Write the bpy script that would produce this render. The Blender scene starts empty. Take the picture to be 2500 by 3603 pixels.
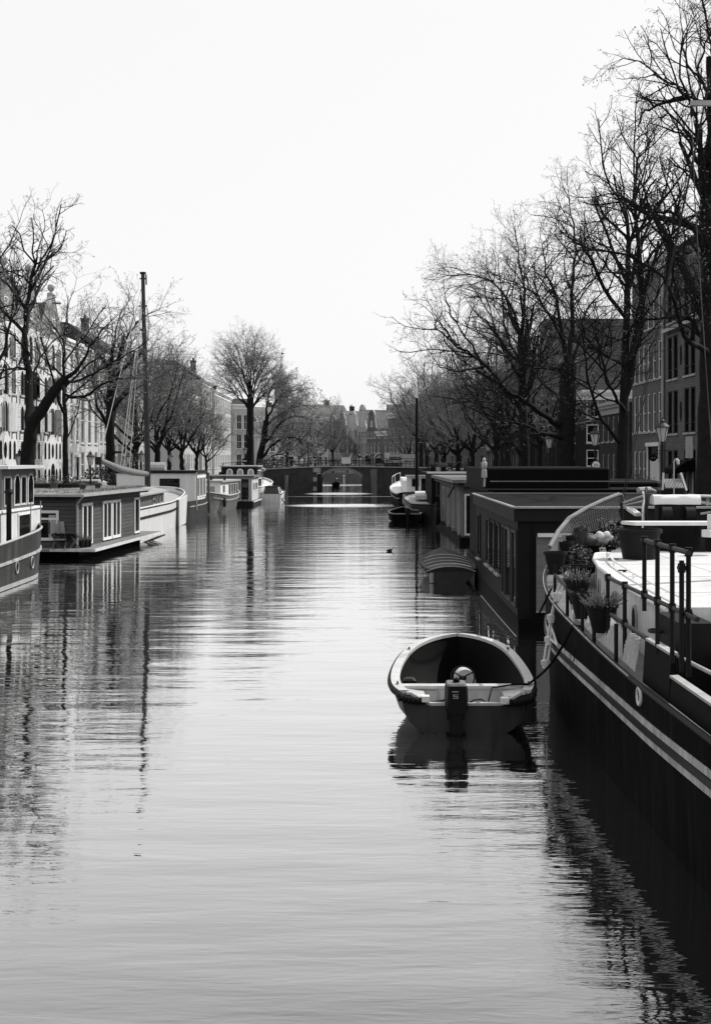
import bpy, math, random
import numpy as np
from mathutils import Vector, Matrix
PI = math.pi
R = math.radians
sc = bpy.context.scene
col = sc.collection

# ------------------------------------------------------------------ camera
F, CX, HY, H = 4500.0, 1250.0, 1612.0, 4.3      # focal length and horizon in photo pixels, eye height in metres
cam_d = bpy.data.cameras.new("camera")
cam = bpy.data.objects.new("camera", cam_d)
col.objects.link(cam)
cam.location = (0, 0, H)
cam.rotation_euler = (R(90), 0, 0)
cam_d.sensor_fit = 'VERTICAL'
cam_d.sensor_height = 36.0
cam_d.lens = F / 3603.0 * 36.0
cam_d.shift_y = -(1801.5 - HY) / 3603.0
cam_d.clip_start = 0.3
cam_d.clip_end = 3000
sc.camera = cam

def P(px, py, Y):
    return Vector(((px - CX) * Y / F, Y, H - (py - HY) * Y / F))
def onz(px, py, z=0.0):
    Y = F * (H - z) / (py - HY)
    return Vector(((px - CX) * Y / F, Y, z))
def xat(px, Y):
    return (px - CX) * Y / F
def zat(py, Y):
    return H - (py - HY) * Y / F

# ------------------------------------------------------------------ objects
def tag(o, label=None, cat=None, group=None, kind=None):
    if label: o['label'] = label
    if cat: o['category'] = cat
    if group: o['group'] = group
    if kind: o['kind'] = kind
    return o
def thing(name, label, cat, loc=(0, 0, 0), rz=0.0, group=None):
    o = bpy.data.objects.new(name, None)
    col.objects.link(o)
    o.empty_display_size = 0.2
    o.location = loc
    o.rotation_euler = (0, 0, rz)
    return tag(o, label, cat, group)
def kids(o):
    return [c for c in bpy.data.objects if c.parent == o]
_kids = {}
def note(o):
    if o.parent is not None:
        _kids.setdefault(o.parent.name, []).append(o)
def copy_tree(o, parent=None):
    c = o.copy()
    col.objects.link(c)
    c.parent = parent
    if parent is not None: note(c)
    for ch in list(_kids.get(o.name, [])):
        copy_tree(ch, c)
    return c
def offset_of(o):
    v = Vector((0, 0, 0))
    while o is not None:
        v += Vector(o.location)
        o = o.parent
    return v

class MB:
    def __init__(s):
        s.v, s.f, s.m, s.sm = [], [], [], []
        s.mi = 0
        s.smooth = False
    def add(s, vs, fs):
        b = len(s.v)
        s.v.extend([tuple(v) for v in vs])
        for f in fs:
            s.f.append(tuple(i + b for i in f)); s.m.append(s.mi); s.sm.append(s.smooth)
        return s
    def box(s, x0, x1, y0, y1, z0, z1):
        vs = [(x, y, z) for z in (z0, z1) for y in (y0, y1) for x in (x0, x1)]
        return s.add(vs, [(0, 2, 3, 1), (4, 5, 7, 6), (0, 1, 5, 4), (2, 6, 7, 3), (0, 4, 6, 2), (1, 3, 7, 5)])
    def bevbox(s, x0, x1, y0, y1, z0, z1, b=0.03):
        # box with chamfered vertical and top edges
        def ring(i, z): return [(x0+i+b, y0+i, z), (x1-i-b, y0+i, z), (x1-i, y0+i+b, z), (x1-i, y1-i-b, z), (x1-i-b, y1-i, z), (x0+i+b, y1-i, z), (x0+i, y1-i-b, z), (x0+i, y0+i+b, z)]
        return s.loft([ring(0, z0), ring(0, z1-b), ring(b, z1)], caps=True)
    def obox(s, c, ax, ay, az):
        c, ax, ay, az = Vector(c), Vector(ax), Vector(ay), Vector(az)
        vs = [c + ax*i + ay*j + az*k for k in (-1, 1) for j in (-1, 1) for i in (-1, 1)]
        return s.add(vs, [(0, 2, 3, 1), (4, 5, 7, 6), (0, 1, 5, 4), (2, 6, 7, 3), (0, 4, 6, 2), (1, 3, 7, 5)])
    def bar(s, a, b, w, h=None, up=(0, 0, 1)):
        a, b = Vector(a), Vector(b); d = b - a; L = d.length
        if L < 1e-6: return s
        d = d / L; u = Vector(up)
        if abs(d.dot(u)) > 0.98: u = Vector((1, 0, 0))
        sx = d.cross(u).normalized(); sy = sx.cross(d).normalized()
        h = w if h is None else h
        return s.obox((a + b) / 2, d * L / 2, sx * w / 2, sy * h / 2)
    def tube(s, pts, r, n=8, caps=True, smooth=True):
        pts = [Vector(p) for p in pts]
        rs = r if isinstance(r, (list, tuple)) else [r] * len(pts)
        rings = []; up = None
        for i, p in enumerate(pts):
            t = (pts[min(i+1, len(pts)-1)] - pts[max(i-1, 0)])
            t = t.normalized() if t.length > 1e-9 else Vector((0, 0, 1))
            if up is None:
                up = Vector((0, 0, 1)) if abs(t.z) < 0.9 else Vector((1, 0, 0))
            sx = t.cross(up)
            if sx.length < 1e-5: sx = t.cross(Vector((0, 1, 0.1)))
            sx.normalize(); up = sx.cross(t).normalized()
            rings.append([p + (sx*math.cos(2*PI*k/n) + up*math.sin(2*PI*k/n)) * rs[i] for k in range(n)])
        o = s.smooth; s.smooth = smooth
        s.loft(rings, caps=caps); s.smooth = o
        return s
    def loft(s, rings, caps=True, closed=True):
        n = len(rings[0]); vs = [p for r_ in rings for p in r_]; fs = []
        for i in range(len(rings) - 1):
            for k in range(n if closed else n - 1):
                a = i*n + k; b = i*n + (k+1) % n
                fs.append((a, b, b+n, a+n))
        if caps:
            fs.append(tuple(range(n-1, -1, -1))); fs.append(tuple(range((len(rings)-1)*n, len(rings)*n)))
        return s.add(vs, fs)
    def lathe(s, c, prof, n=16, caps=True, smooth=True, sx=1.0, sy=1.0):
        c = Vector(c)
        rings = [[c + Vector((r_*sx*math.cos(2*PI*k/n), r_*sy*math.sin(2*PI*k/n), z)) for k in range(n)] for r_, z in prof]
        o = s.smooth; s.smooth = smooth
        s.loft(rings, caps=caps); s.smooth = o
        return s
    def prism(s, poly, vec):
        vec = Vector(vec); poly = [Vector(p) for p in poly]
        return s.loft([poly, [p + vec for p in poly]])
    def quad(s, a, b, c, d): return s.add([a, b, c, d], [(0, 1, 2, 3)])
    def poly(s, ps): return s.add(ps, [tuple(range(len(ps)))])
    def grid(s, rows, close=False):
        n = len(rows[0]); vs = [p for r_ in rows for p in r_]; fs = []
        for i in range(len(rows)-1):
            for k in range(n-1): fs.append((i*n+k, i*n+k+1, (i+1)*n+k+1, (i+1)*n+k))
        return s.add(vs, fs)
    def build(s, name, mats, parent=None, local=False, sharp=40):
        off = Vector((0, 0, 0)) if (parent is None or local) else offset_of(parent)
        loc = Vector((0, 0, 0))
        vs = [(v[0]-off[0], v[1]-off[1], v[2]-off[2]) for v in s.v]
        if parent is None and not local and vs:          # a top-level mesh gets its origin at its base
            a = np.array(vs); c = (a.min(0) + a.max(0)) / 2
            loc = Vector((c[0], c[1], a[:, 2].min())); vs = [tuple(v) for v in (a - np.array(loc))]
        me = bpy.data.meshes.new(name)
        me.from_pydata(vs, [], s.f)
        if not isinstance(mats, (list, tuple)): mats = [mats]
        for m in mats: me.materials.append(m)
        me.polygons.foreach_set('material_index', s.m)
        me.polygons.foreach_set('use_smooth', s.sm)
        me.update()
        if any(s.sm): me.set_sharp_from_angle(angle=R(sharp))
        o = bpy.data.objects.new(name, me)
        col.objects.link(o)
        o.location = loc
        if parent is not None:
            o.parent = parent; note(o)
        return o

def solo(mb, name, mat, label, cat, group=None, kind=None):
    o = mb.build(name, mat)
    return tag(o, label, cat, group, kind)

# ------------------------------------------------------------------ materials (the photograph is black and white: greys only)
def nt(m):
    m.use_nodes = True
    t = m.node_tree
    return t, t.nodes, t.links
def mat(name, v, rough=0.7, var=0.25, scale=3.0, bump=0.0, metal=0.0, spec=0.3, planks=None, brick=0, grime=0.0, streak=0.0, fine=0.0, drips=0.0):
    if v < 0.3: v = v*(0.34 + 0.66*v/0.3)      # deep film blacks: dark surfaces are darker still
    m = bpy.data.materials.new(name)
    t, N, L = nt(m)
    b = N['Principled BSDF']
    b.inputs['Roughness'].default_value = rough
    b.inputs['Metallic'].default_value = metal
    b.inputs['Specular IOR Level'].default_value = spec
    tc = N.new('ShaderNodeTexCoord')
    def math_(op, a, b_=None, c=None):
        n = N.new('ShaderNodeMath'); n.operation = op
        for i, x in enumerate((a, b_, c)):
            if x is None: continue
            if isinstance(x, (int, float)): n.inputs[i].default_value = x
            else: L.new(x, n.inputs[i])
        return n.outputs[0]
    def noise(sc_, det=4, vec=None, rg=0.6):
        n = N.new('ShaderNodeTexNoise'); n.inputs['Scale'].default_value = sc_; n.inputs['Detail'].default_value = det
        n.inputs['Roughness'].default_value = rg
        L.new(vec if vec is not None else tc.outputs['Object'], n.inputs['Vector'])
        return n.outputs['Fac']
    fac = noise(scale)
    val = math_('MULTIPLY_ADD', fac, 3.0*var*v, v*(1-1.5*var))
    if fine:
        f2 = noise(scale*14, 2)
        val = math_('MULTIPLY', val, math_('MULTIPLY_ADD', f2, 2*fine, 1-fine))
    if grime or streak:
        mp = N.new('ShaderNodeMapping'); mp.inputs['Scale'].default_value = (3.0, 3.0, 0.25)
        L.new(tc.outputs['Object'], mp.inputs['Vector'])
        g = noise(1.6, 5, mp.outputs[0], 0.7)
        mr = N.new('ShaderNodeMapRange'); mr.inputs[1].default_value = 0.42; mr.inputs[2].default_value = 0.72
        L.new(g, mr.inputs[0])
        k = max(grime, streak)
        val = math_('MULTIPLY', val, math_('MULTIPLY_ADD', mr.outputs[0], -k, 1.0))
    if drips:      # pale vertical runs of dirt
        mp = N.new('ShaderNodeMapping'); mp.inputs['Scale'].default_value = (5.0, 5.0, 0.35)
        L.new(tc.outputs['Object'], mp.inputs['Vector'])
        mr = N.new('ShaderNodeMapRange'); mr.inputs[1].default_value = 0.5; mr.inputs[2].default_value = 0.8
        L.new(noise(1.3, 6, mp.outputs[0], 0.75), mr.inputs[0])
        val = math_('ADD', val, math_('MULTIPLY', math_('MULTIPLY', mr.outputs[0], noise(0.35, 2)), drips))
    hgt = None
    if planks:
        axis, sp, depth = planks
        sep = N.new('ShaderNodeSeparateXYZ'); L.new(tc.outputs['Object'], sep.inputs[0])
        src = sep.outputs[2] if axis == 'z' else (sep.outputs[0] if axis == 'x' else (sep.outputs[1] if axis == 'y' else math_('ADD', sep.outputs[0], sep.outputs[1])))
        fr = math_('FRACT', math_('DIVIDE', src, sp))
        gap = math_('LESS_THAN', fr, 0.13)
        val = math_('MULTIPLY', val, math_('MULTIPLY_ADD', gap, -depth, 1.0))
        # each board a slightly different tone
        wn = N.new('ShaderNodeTexWhiteNoise'); wn.noise_dimensions = '1D'
        L.new(math_('FLOOR', math_('DIVIDE', src, sp)), wn.inputs['W'])
        val = math_('MULTIPLY', val, math_('MULTIPLY_ADD', wn.outputs['Value'], 0.3, 0.85))
        hgt = math_('MULTIPLY', gap, -1.0)
    if brick:
        sep = N.new('ShaderNodeSeparateXYZ'); L.new(tc.outputs['Object'], sep.inputs[0])
        cb = N.new('ShaderNodeCombineXYZ')
        L.new(math_('ADD', sep.outputs[0], sep.outputs[1]), cb.inputs[0]); L.new(sep.outputs[2], cb.inputs[1])
        bt = N.new('ShaderNodeTexBrick'); bt.inputs['Scale'].default_value = 1.0
        bt.inputs['Brick Width'].default_value = 0.30*brick; bt.inputs['Row Height'].default_value = 0.095*brick; bt.inputs['Mortar Size'].default_value = 0.014*brick
        bt.inputs['Color1'].default_value = (0.75,)*3 + (1,); bt.inputs['Color2'].default_value = (1.1,)*3 + (1,); bt.inputs['Mortar'].default_value = (1.35,)*3 + (1,)
        L.new(cb.outputs[0], bt.inputs['Vector'])
        val = math_('MULTIPLY', val, bt.outputs['Color'])
    L.new(val, b.inputs['Base Color'])
    if bump or hgt is not None:
        bp = N.new('ShaderNodeBump'); bp.inputs['Distance'].default_value = 0.02; bp.inputs['Strength'].default_value = bump if bump else 0.6
        L.new(hgt if hgt is not None else noise(scale*6, 5), bp.inputs['Height'])
        L.new(bp.outputs[0], b.inputs['Normal'])
    return m
def glass_mat(name, v, rough=0.08, spec=0.5):
    m = mat(name, v, rough, 0.5, 0.8, spec=spec)
    return m
M = {}
def mk(n, *a, **k): M[n] = mat(n, *a, **k); return M[n]
mk('white_paint', 0.78, 0.5, 0.06, 1.5, fine=0.05, grime=0.12)
mk('white_worn', 0.66, 0.6, 0.12, 2.0, bump=0.15, fine=0.1, grime=0.35)
mk('cream_paint', 0.55, 0.55, 0.1, 2.0, grime=0.2)
mk('light_grey', 0.38, 0.6, 0.15, 2.0, grime=0.25)
mk('mid_grey', 0.20, 0.6, 0.2, 2.0, grime=0.3)
mk('dark_grey', 0.075, 0.6, 0.25, 2.0, grime=0.3)
mk('charcoal', 0.03, 0.6, 0.3, 2.0, spec=0.15)
mk('black_paint', 0.012, 0.5, 0.4, 2.0, spec=0.15)
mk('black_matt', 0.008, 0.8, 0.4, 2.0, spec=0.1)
mk('rubber', 0.012, 0.8, 0.4, 5.0, spec=0.2)
mk('iron', 0.03, 0.55, 0.4, 6.0, spec=0.3, fine=0.2)
mk('galvanised', 0.36, 0.45, 0.2, 8.0, metal=0.4)
mk('steel_tube', 0.05, 0.55, 0.4, 7.0, spec=0.2, fine=0.2)
mk('dark_glass', 0.015, 0.06, 0.5, 0.7, spec=0.6)
mk('dim_glass', 0.02, 0.18, 0.5, 0.7, spec=0.3)
mk('pale_glass', 0.30, 0.15, 0.4, 1.2, spec=0.5)
mk('lamp_glass', 0.50, 0.25, 0.15, 4.0, spec=0.5)
mk('brick_light', 0.52, 0.9, 0.15, 0.6, brick=2, grime=0.25, spec=0.1)
mk('brick_cream', 0.64, 0.9, 0.12, 0.6, grime=0.2, spec=0.1)
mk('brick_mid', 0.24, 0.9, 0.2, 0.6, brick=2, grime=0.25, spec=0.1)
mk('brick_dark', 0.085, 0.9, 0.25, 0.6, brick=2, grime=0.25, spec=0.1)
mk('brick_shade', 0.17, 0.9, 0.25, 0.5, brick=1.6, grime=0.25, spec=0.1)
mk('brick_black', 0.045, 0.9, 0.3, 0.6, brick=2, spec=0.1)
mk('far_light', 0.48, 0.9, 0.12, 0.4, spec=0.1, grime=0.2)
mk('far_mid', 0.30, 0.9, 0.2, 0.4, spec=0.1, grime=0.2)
mk('far_dark', 0.19, 0.9, 0.25, 0.4, spec=0.1, grime=0.2)  # dark fronts paled: distance haze put into the colour
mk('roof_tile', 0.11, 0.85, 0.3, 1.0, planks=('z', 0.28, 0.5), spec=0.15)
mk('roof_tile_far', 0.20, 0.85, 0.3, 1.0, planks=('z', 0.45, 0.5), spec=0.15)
mk('slate', 0.06, 0.7, 0.3, 1.0, spec=0.2)
mk('stone', 0.42, 0.85, 0.2, 1.5, grime=0.3, spec=0.15)
mk('bridge_brick', 0.11, 0.9, 0.4, 0.5, brick=1.6, grime=0.5, spec=0.1, fine=0.2)
mk('quay_brick', 0.06, 0.9, 0.3, 0.7, brick=2, grime=0.3, spec=0.1)
mk('paving', 0.20, 0.9, 0.25, 0.7, spec=0.1, fine=0.2)
mk('asphalt', 0.055, 0.9, 0.2, 1.0, spec=0.1)
mk('ground', 0.14, 0.95, 0.3, 0.1, spec=0.05)
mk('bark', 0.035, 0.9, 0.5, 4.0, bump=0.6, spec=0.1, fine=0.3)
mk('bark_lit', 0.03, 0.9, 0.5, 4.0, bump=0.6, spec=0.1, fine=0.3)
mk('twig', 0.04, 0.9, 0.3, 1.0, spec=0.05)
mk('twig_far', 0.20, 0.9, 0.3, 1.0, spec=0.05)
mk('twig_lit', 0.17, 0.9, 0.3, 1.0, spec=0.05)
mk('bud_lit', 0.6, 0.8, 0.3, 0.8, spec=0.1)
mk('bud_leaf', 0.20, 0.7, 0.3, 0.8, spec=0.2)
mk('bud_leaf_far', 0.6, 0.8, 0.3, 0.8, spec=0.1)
mk('plant_leaf', 0.07, 0.6, 0.5, 2.0, spec=0.3)
mk('plant_pale', 0.22, 0.6, 0.4, 2.0, spec=0.3)
mk('grass', 0.26, 0.9, 0.4, 3.0, bump=0.8, spec=0.1, fine=0.4)
mk('clap_dark', 0.13, 0.7, 0.2, 2.0, planks=('z', 0.17, 0.65), spec=0.15)
mk('clap_mid', 0.17, 0.7, 0.2, 2.0, planks=('z', 0.17, 0.6), spec=0.15)
mk('wood_dark', 0.018, 0.7, 0.35, 2.5, planks=('xy', 0.9, 0.5), spec=0.15, grime=0.3)
mk('deck_board', 0.24, 0.8, 0.25, 2.0, planks=('y', 0.14, 0.6), spec=0.1)
mk('wood_mid', 0.16, 0.65, 0.3, 3.0, spec=0.25, fine=0.15)
mk('wood_pale', 0.5, 0.7, 0.15, 3.0, spec=0.2, fine=0.1)
mk('hull_black', 0.012, 0.8, 0.7, 1.2, spec=0.03, streak=0.85, fine=0.3, drips=0.035)
mk('hull_dark', 0.06, 0.45, 0.5, 1.2, spec=0.25, streak=0.6, fine=0.2, drips=0.15)
mk('hull_mid', 0.18, 0.45, 0.3, 1.2, spec=0.35, streak=0.5, fine=0.2)
mk('hull_white', 0.72, 0.45, 0.08, 1.2, spec=0.3, streak=0.25)
mk('stripe_white', 0.50, 0.6, 0.25, 3.0, streak=0.8, fine=0.2)
mk('tarp', 0.30, 0.7, 0.25, 2.0, bump=0.4, spec=0.2)
mk('tarp_dark', 0.05, 0.7, 0.35, 2.0, bump=0.4, spec=0.2)
mk('sailcloth', 0.22, 0.8, 0.2, 3.0, bump=0.4, spec=0.1)
mk('canvas_white', 0.75, 0.7, 0.08, 3.0, bump=0.3, spec=0.2)
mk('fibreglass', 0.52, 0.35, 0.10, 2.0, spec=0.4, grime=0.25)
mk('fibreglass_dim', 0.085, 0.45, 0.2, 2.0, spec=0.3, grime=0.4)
mk('boat_inside', 0.008, 0.7, 0.5, 2.0, spec=0.15, grime=0.4)
mk('pot_dark', 0.022, 0.6, 0.3, 4.0, spec=0.15)
mk('pot_mid', 0.10, 0.6, 0.3, 4.0, spec=0.3)
mk('pot_pale', 0.5, 0.7, 0.15, 4.0, spec=0.2)
mk('soil', 0.02, 0.95, 0.4, 8.0, bump=0.7, spec=0.05)
mk('rope_dark', 0.015, 0.9, 0.3, 20.0, spec=0.1)
mk('rope_pale', 0.40, 0.9, 0.2, 20.0, spec=0.1)
mk('net', 0.78, 0.8, 0.2, 10.0, spec=0.1)
mk('car_white', 0.72, 0.25, 0.05, 1.0, spec=0.5)
mk('car_dark', 0.04, 0.25, 0.2, 1.0, spec=0.5)
mk('skin', 0.45, 0.6, 0.1, 8.0, spec=0.3)
mk('cloth_white', 0.7, 0.9, 0.1, 6.0, spec=0.1)
mk('cloth_dark', 0.03, 0.9, 0.3, 6.0, spec=0.1)
mk('cloth_mid', 0.15, 0.9, 0.3, 6.0, spec=0.1)
mk('hair', 0.015, 0.8, 0.3, 10.0)
mk('feather', 0.015, 0.7, 0.4, 10.0)
mk('copper_dome', 0.30, 0.7, 0.2, 1.0, spec=0.2)
mk('print_grey', 0.30, 0.8, 0.1, 3.0)

mk('shade_glass', 0.012, 0.25, 0.5, 0.7, spec=0.12)
mk('bow_net', 0.22, 0.8, 0.2, 10.0, spec=0.1)
for n_ in ('bud_leaf', 'bud_lit', 'bud_leaf_far', 'plant_pale'):      # thin young leaves let the light through
    t, N, L = nt(M[n_]); pb = N['Principled BSDF']; tr = N.new('ShaderNodeBsdfTranslucent'); tr.inputs['Color'].default_value = (.3, .3, .3, 1)
    mx = N.new('ShaderNodeMixShader'); mx.inputs[0].default_value = 0.45; out = N['Material Output']
    L.new(pb.outputs[0], mx.inputs[1]); L.new(tr.outputs[0], mx.inputs[2]); L.new(mx.outputs[0], out.inputs['Surface'])
# roller shutter: fine horizontal slats
mk('shutter_slats', 0.22, 0.5, 0.1, 2.0, planks=('z', 0.055, 0.6), spec=0.3)

# ------------------------------------------------------------------ daylight
SUN_AZ, SUN_EL = R(64), R(46)      # azimuth measured from the view direction (+Y) towards the right (+X)
sd = Vector((math.sin(SUN_AZ)*math.cos(SUN_EL), math.cos(SUN_AZ)*math.cos(SUN_EL), math.sin(SUN_EL)))
sun_d = bpy.data.lights.new("sun", 'SUN')
sun_d.energy = 4.4
sun_d.angle = R(0.5)
sun_d.color = (1.0, 0.985, 0.96)
sun = bpy.data.objects.new("sun", sun_d)
col.objects.link(sun)
sun.location = (40, 60, 80)
sun.rotation_euler = sd.to_track_quat('Z', 'Y').to_euler()
w = bpy.data.worlds.new("World")
sc.world = w
w.use_nodes = True
t = w.node_tree; N = t.nodes; L = t.links
bg = N['Background']
sky = N.new('ShaderNodeTexSky')
sky.sky_type = 'NISHITA'
sky.sun_disc = False
sky.sun_elevation = SUN_EL
sky.sun_rotation = SUN_AZ
sky.air_density = 1.0
sky.dust_density = 3.0
sky.ozone_density = 1.0
bw = N.new('ShaderNodeRGBToBW')           # black-and-white film: the sky's own brightness without its blue
L.new(sky.outputs[0], bw.inputs[0])
mul = N.new('ShaderNodeMath'); mul.operation = 'MULTIPLY'; mul.inputs[1].default_value = 3.2
L.new(bw.outputs[0], mul.inputs[0])
sm = N.new('ShaderNodeMath'); sm.operation = 'SMOOTH_MIN'; sm.inputs[1].default_value = 6.0; sm.inputs[2].default_value = 1.6   # the film's shoulder: bright sky compresses to a pale grey
L.new(mul.outputs[0], sm.inputs[0])
ad = N.new('ShaderNodeMath'); ad.operation = 'MULTIPLY_ADD'; ad.inputs[1].default_value = 0.035
L.new(mul.outputs[0], ad.inputs[0]); L.new(sm.outputs[0], ad.inputs[2])
L.new(ad.outputs[0], bg.inputs['Color'])
bg.inputs["Strength"].default_value = 0.15
sc.view_settings.view_transform = 'Standard'
sc.view_settings.look = 'None'
sc.view_settings.exposure = 0
sc.view_settings.gamma = 1
sc.cycles.max_bounces = 6
sc.cycles.transparent_max_bounces = 8
sc.cycles.caustics_reflective = False
sc.cycles.caustics_refractive = False
try:
    sc.cycles.use_denoising = True
except Exception:
    pass
# ================================================================== water, quays, bridge
BY = 164.0                      # the bridge's near face
BX0, BX1 = -17.5, 11.0
def water_mat():
    m = bpy.data.materials.new('canal_water')
    t, N, L = nt(m)
    for n in list(N): N.remove(n)
    out = N.new('ShaderNodeOutputMaterial')
    tc = N.new('ShaderNodeTexCoord')
    def math_(op, a, b_=None, c=None, clamp=False):
        n = N.new('ShaderNodeMath'); n.operation = op; n.use_clamp = clamp
        for i, x in enumerate((a, b_, c)):
            if x is None: continue
            if isinstance(x, (int, float)): n.inputs[i].default_value = x
            else: L.new(x, n.inputs[i])
        return n.outputs[0]
    def noise(scale, vec_scale, det, rot=0.0, rg=0.5, dist=0.0):
        mp = N.new('ShaderNodeMapping'); mp.inputs['Scale'].default_value = vec_scale; mp.inputs['Rotation'].default_value = (0, 0, rot)
        L.new(tc.outputs['Object'], mp.inputs['Vector'])
        n = N.new('ShaderNodeTexNoise'); n.inputs['Scale'].default_value = scale; n.inputs['Detail'].default_value = det
        n.inputs['Roughness'].default_value = rg; n.inputs['Distortion'].default_value = dist
        L.new(mp.outputs[0], n.inputs['Vector'])
        return n.outputs['Fac']
    sep = N.new('ShaderNodeSeparateXYZ'); L.new(tc.outputs['Object'], sep.inputs[0])
    x, y = sep.outputs[0], sep.outputs[1]
    swell = noise(1.0, (0.22, 0.9, 1), 2, 0.06)
    rip = noise(1.0, (0.8, 3.6, 1), 3, -0.04, 0.55, 0.4)
    rip2 = noise(1.0, (2.6, 11.0, 1), 2, 0.10, 0.5, 0.3)
    patch = noise(1.0, (0.05, 0.10, 1), 2)
    # near the right-hand boats the small waves are stronger
    amp = math_('MULTIPLY_ADD', patch, 1.4, 0.1)
    mr = N.new('ShaderNodeMapRange'); mr.inputs[1].default_value = 24; mr.inputs[2].default_value = 11
    L.new(y, mr.inputs[0])
    mr2 = N.new('ShaderNodeMapRange'); mr2.inputs[1].default_value = -5; mr2.inputs[2].default_value = 3
    L.new(x, mr2.inputs[0])
    near = math_('MULTIPLY', mr.outputs[0], mr2.outputs[0])
    h = math_('MULTIPLY', swell, 0.026)
    h = math_('ADD', h, math_('MULTIPLY', rip, math_('MULTIPLY', amp, 0.0085)))
    h = math_('ADD', h, math_('MULTIPLY', rip2, math_('MULTIPLY_ADD', near, 0.0026, math_('MULTIPLY', amp, 0.0009))))
    # churned water before the bridge, plus sunlit, sky-bright water painted on in white
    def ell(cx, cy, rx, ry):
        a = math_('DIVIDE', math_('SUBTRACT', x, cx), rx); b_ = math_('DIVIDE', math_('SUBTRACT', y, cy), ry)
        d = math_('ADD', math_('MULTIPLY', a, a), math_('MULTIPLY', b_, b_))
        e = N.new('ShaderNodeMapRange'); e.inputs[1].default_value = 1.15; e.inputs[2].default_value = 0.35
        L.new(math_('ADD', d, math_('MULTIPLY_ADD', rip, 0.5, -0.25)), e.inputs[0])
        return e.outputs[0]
    foam_glare = math_('MAXIMUM', ell(-0.6, 116.0, 5.6, 4.6), math_('MULTIPLY', ell(-2.0, 154.5, 4.0, 5.5), 0.7))
    foam_glare = math_('MAXIMUM', foam_glare, math_('MULTIPLY', ell(1.5, 143.0, 11.0, 0.9), 0.35))
    foam_glare = math_('MAXIMUM', foam_glare, math_('MULTIPLY', ell(-2.5, 203.0, 9.0, 6.0), 0.6))
    foam_glare = math_('MAXIMUM', foam_glare, math_('MULTIPLY', ell(-5.6, 48.6, 5.5, 0.25), 0.25))
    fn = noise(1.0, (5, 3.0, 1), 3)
    bp = N.new('ShaderNodeBump'); bp.inputs['Strength'].default_value = 1.0; bp.inputs['Distance'].default_value = 1.0
    L.new(h, bp.inputs['Height'])
    gl = N.new('ShaderNodeBsdfGlossy'); gl.inputs['Roughness'].default_value = 0.015
    gl.inputs['Color'].default_value = (0.97, 0.97, 0.97, 1)
    L.new(bp.outputs[0], gl.inputs['Normal'])
    df = N.new('ShaderNodeBsdfDiffuse'); df.inputs['Color'].default_value = (0.012, 0.012, 0.012, 1)
    fr = N.new('ShaderNodeLayerWeight'); fr.inputs['Blend'].default_value = 0.5
    L.new(bp.outputs[0], fr.inputs['Normal'])
    rm = N.new('ShaderNodeMapRange'); rm.inputs[1].default_value = 0.43; rm.inputs[2].default_value = 0.87; rm.inputs[3].default_value = 0.05; rm.inputs[4].default_value = 0.95
    L.new(fr.outputs['Facing'], rm.inputs[0]); refl = rm.outputs[0]
    mx = N.new('ShaderNodeMixShader')
    L.new(refl, mx.inputs[0]); L.new(df.outputs[0], mx.inputs[1]); L.new(gl.outputs[0], mx.inputs[2])
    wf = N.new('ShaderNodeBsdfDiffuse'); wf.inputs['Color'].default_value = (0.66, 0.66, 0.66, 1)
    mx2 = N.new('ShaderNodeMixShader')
    L.new(math_('MULTIPLY', foam_glare, math_('MULTIPLY_ADD', fn, 0.8, 0.45, True), None, True), mx2.inputs[0])
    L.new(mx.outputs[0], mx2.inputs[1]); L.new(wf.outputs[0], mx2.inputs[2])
    L.new(mx2.outputs[0], out.inputs['Surface'])
    return m
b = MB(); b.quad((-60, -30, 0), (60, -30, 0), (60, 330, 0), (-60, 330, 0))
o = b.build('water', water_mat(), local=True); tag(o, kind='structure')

QZ = 1.3
def slab(name, poly, z0, z1, m, ):
    b = MB(); b.prism([(x, y, z0) for x, y in poly], (0, 0, z1 - z0))
    o = b.build(name, m, local=True); return tag(o, kind='structure')
# right bank beyond the bridge turns with the canal towards the left
RA, RD = Vector((11.0, 240.0)), Vector((-0.38, 0.925))
rn = Vector((-0.925, -0.38))
slab('ground_left', [(-900, -40), (BX0, -40), (BX0, 164), (BX0-1.0, 256), (-34, 290), (-60, 300), (-900, 300)], -0.6, QZ, M['paving'])
q0 = RA + rn * 8.5; q1 = q0 + RD * 90
slab('ground_right', [(BX1, -40), (900, -40), (900, 1500), (q1.x, 1500), (q1.x, q1.y), (q0.x, q0.y), (9.5, 215), (BX1, 180)], -0.6, QZ, M['paving'])
slab('ground_far', [(-900, 304), (q1.x - 0.05, 304), (q1.x - 0.05, 1500), (-900, 1500)], -0.5, QZ - 0.01, M['ground'])
# brick quay walls and stone coping
def quay(name, x, y0, y1, sgn):
    b = MB(); b.box(x - 0.02, x + 0.02, y0, y1, -0.4, QZ - 0.15)
    o = b.build(name, M['quay_brick'], local=True); tag(o, kind='structure')
    b = MB(); b.box(x - 0.30, x + 0.30, y0, y1, QZ - 0.15, QZ + 0.1)
    o = b.build('kerb_stone', M['stone'], local=True); tag(o, kind='structure')
quay('quay_wall_left', BX0, -40, BY - 0.05, 1)
quay('quay_wall_right', BX1, -40, BY - 0.05, -1)
# roads on the quays
b = MB(); b.box(-23.5, -20.2, -40, 162, QZ + 0.004, QZ + 0.008); tag(b.build('road_left', M['asphalt'], local=True), kind='structure')
b = MB(); b.box(13.6, 17.2, -40, 162, QZ + 0.004, QZ + 0.008); tag(b.build('road_right', M['asphalt'], local=True), kind='structure')

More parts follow.
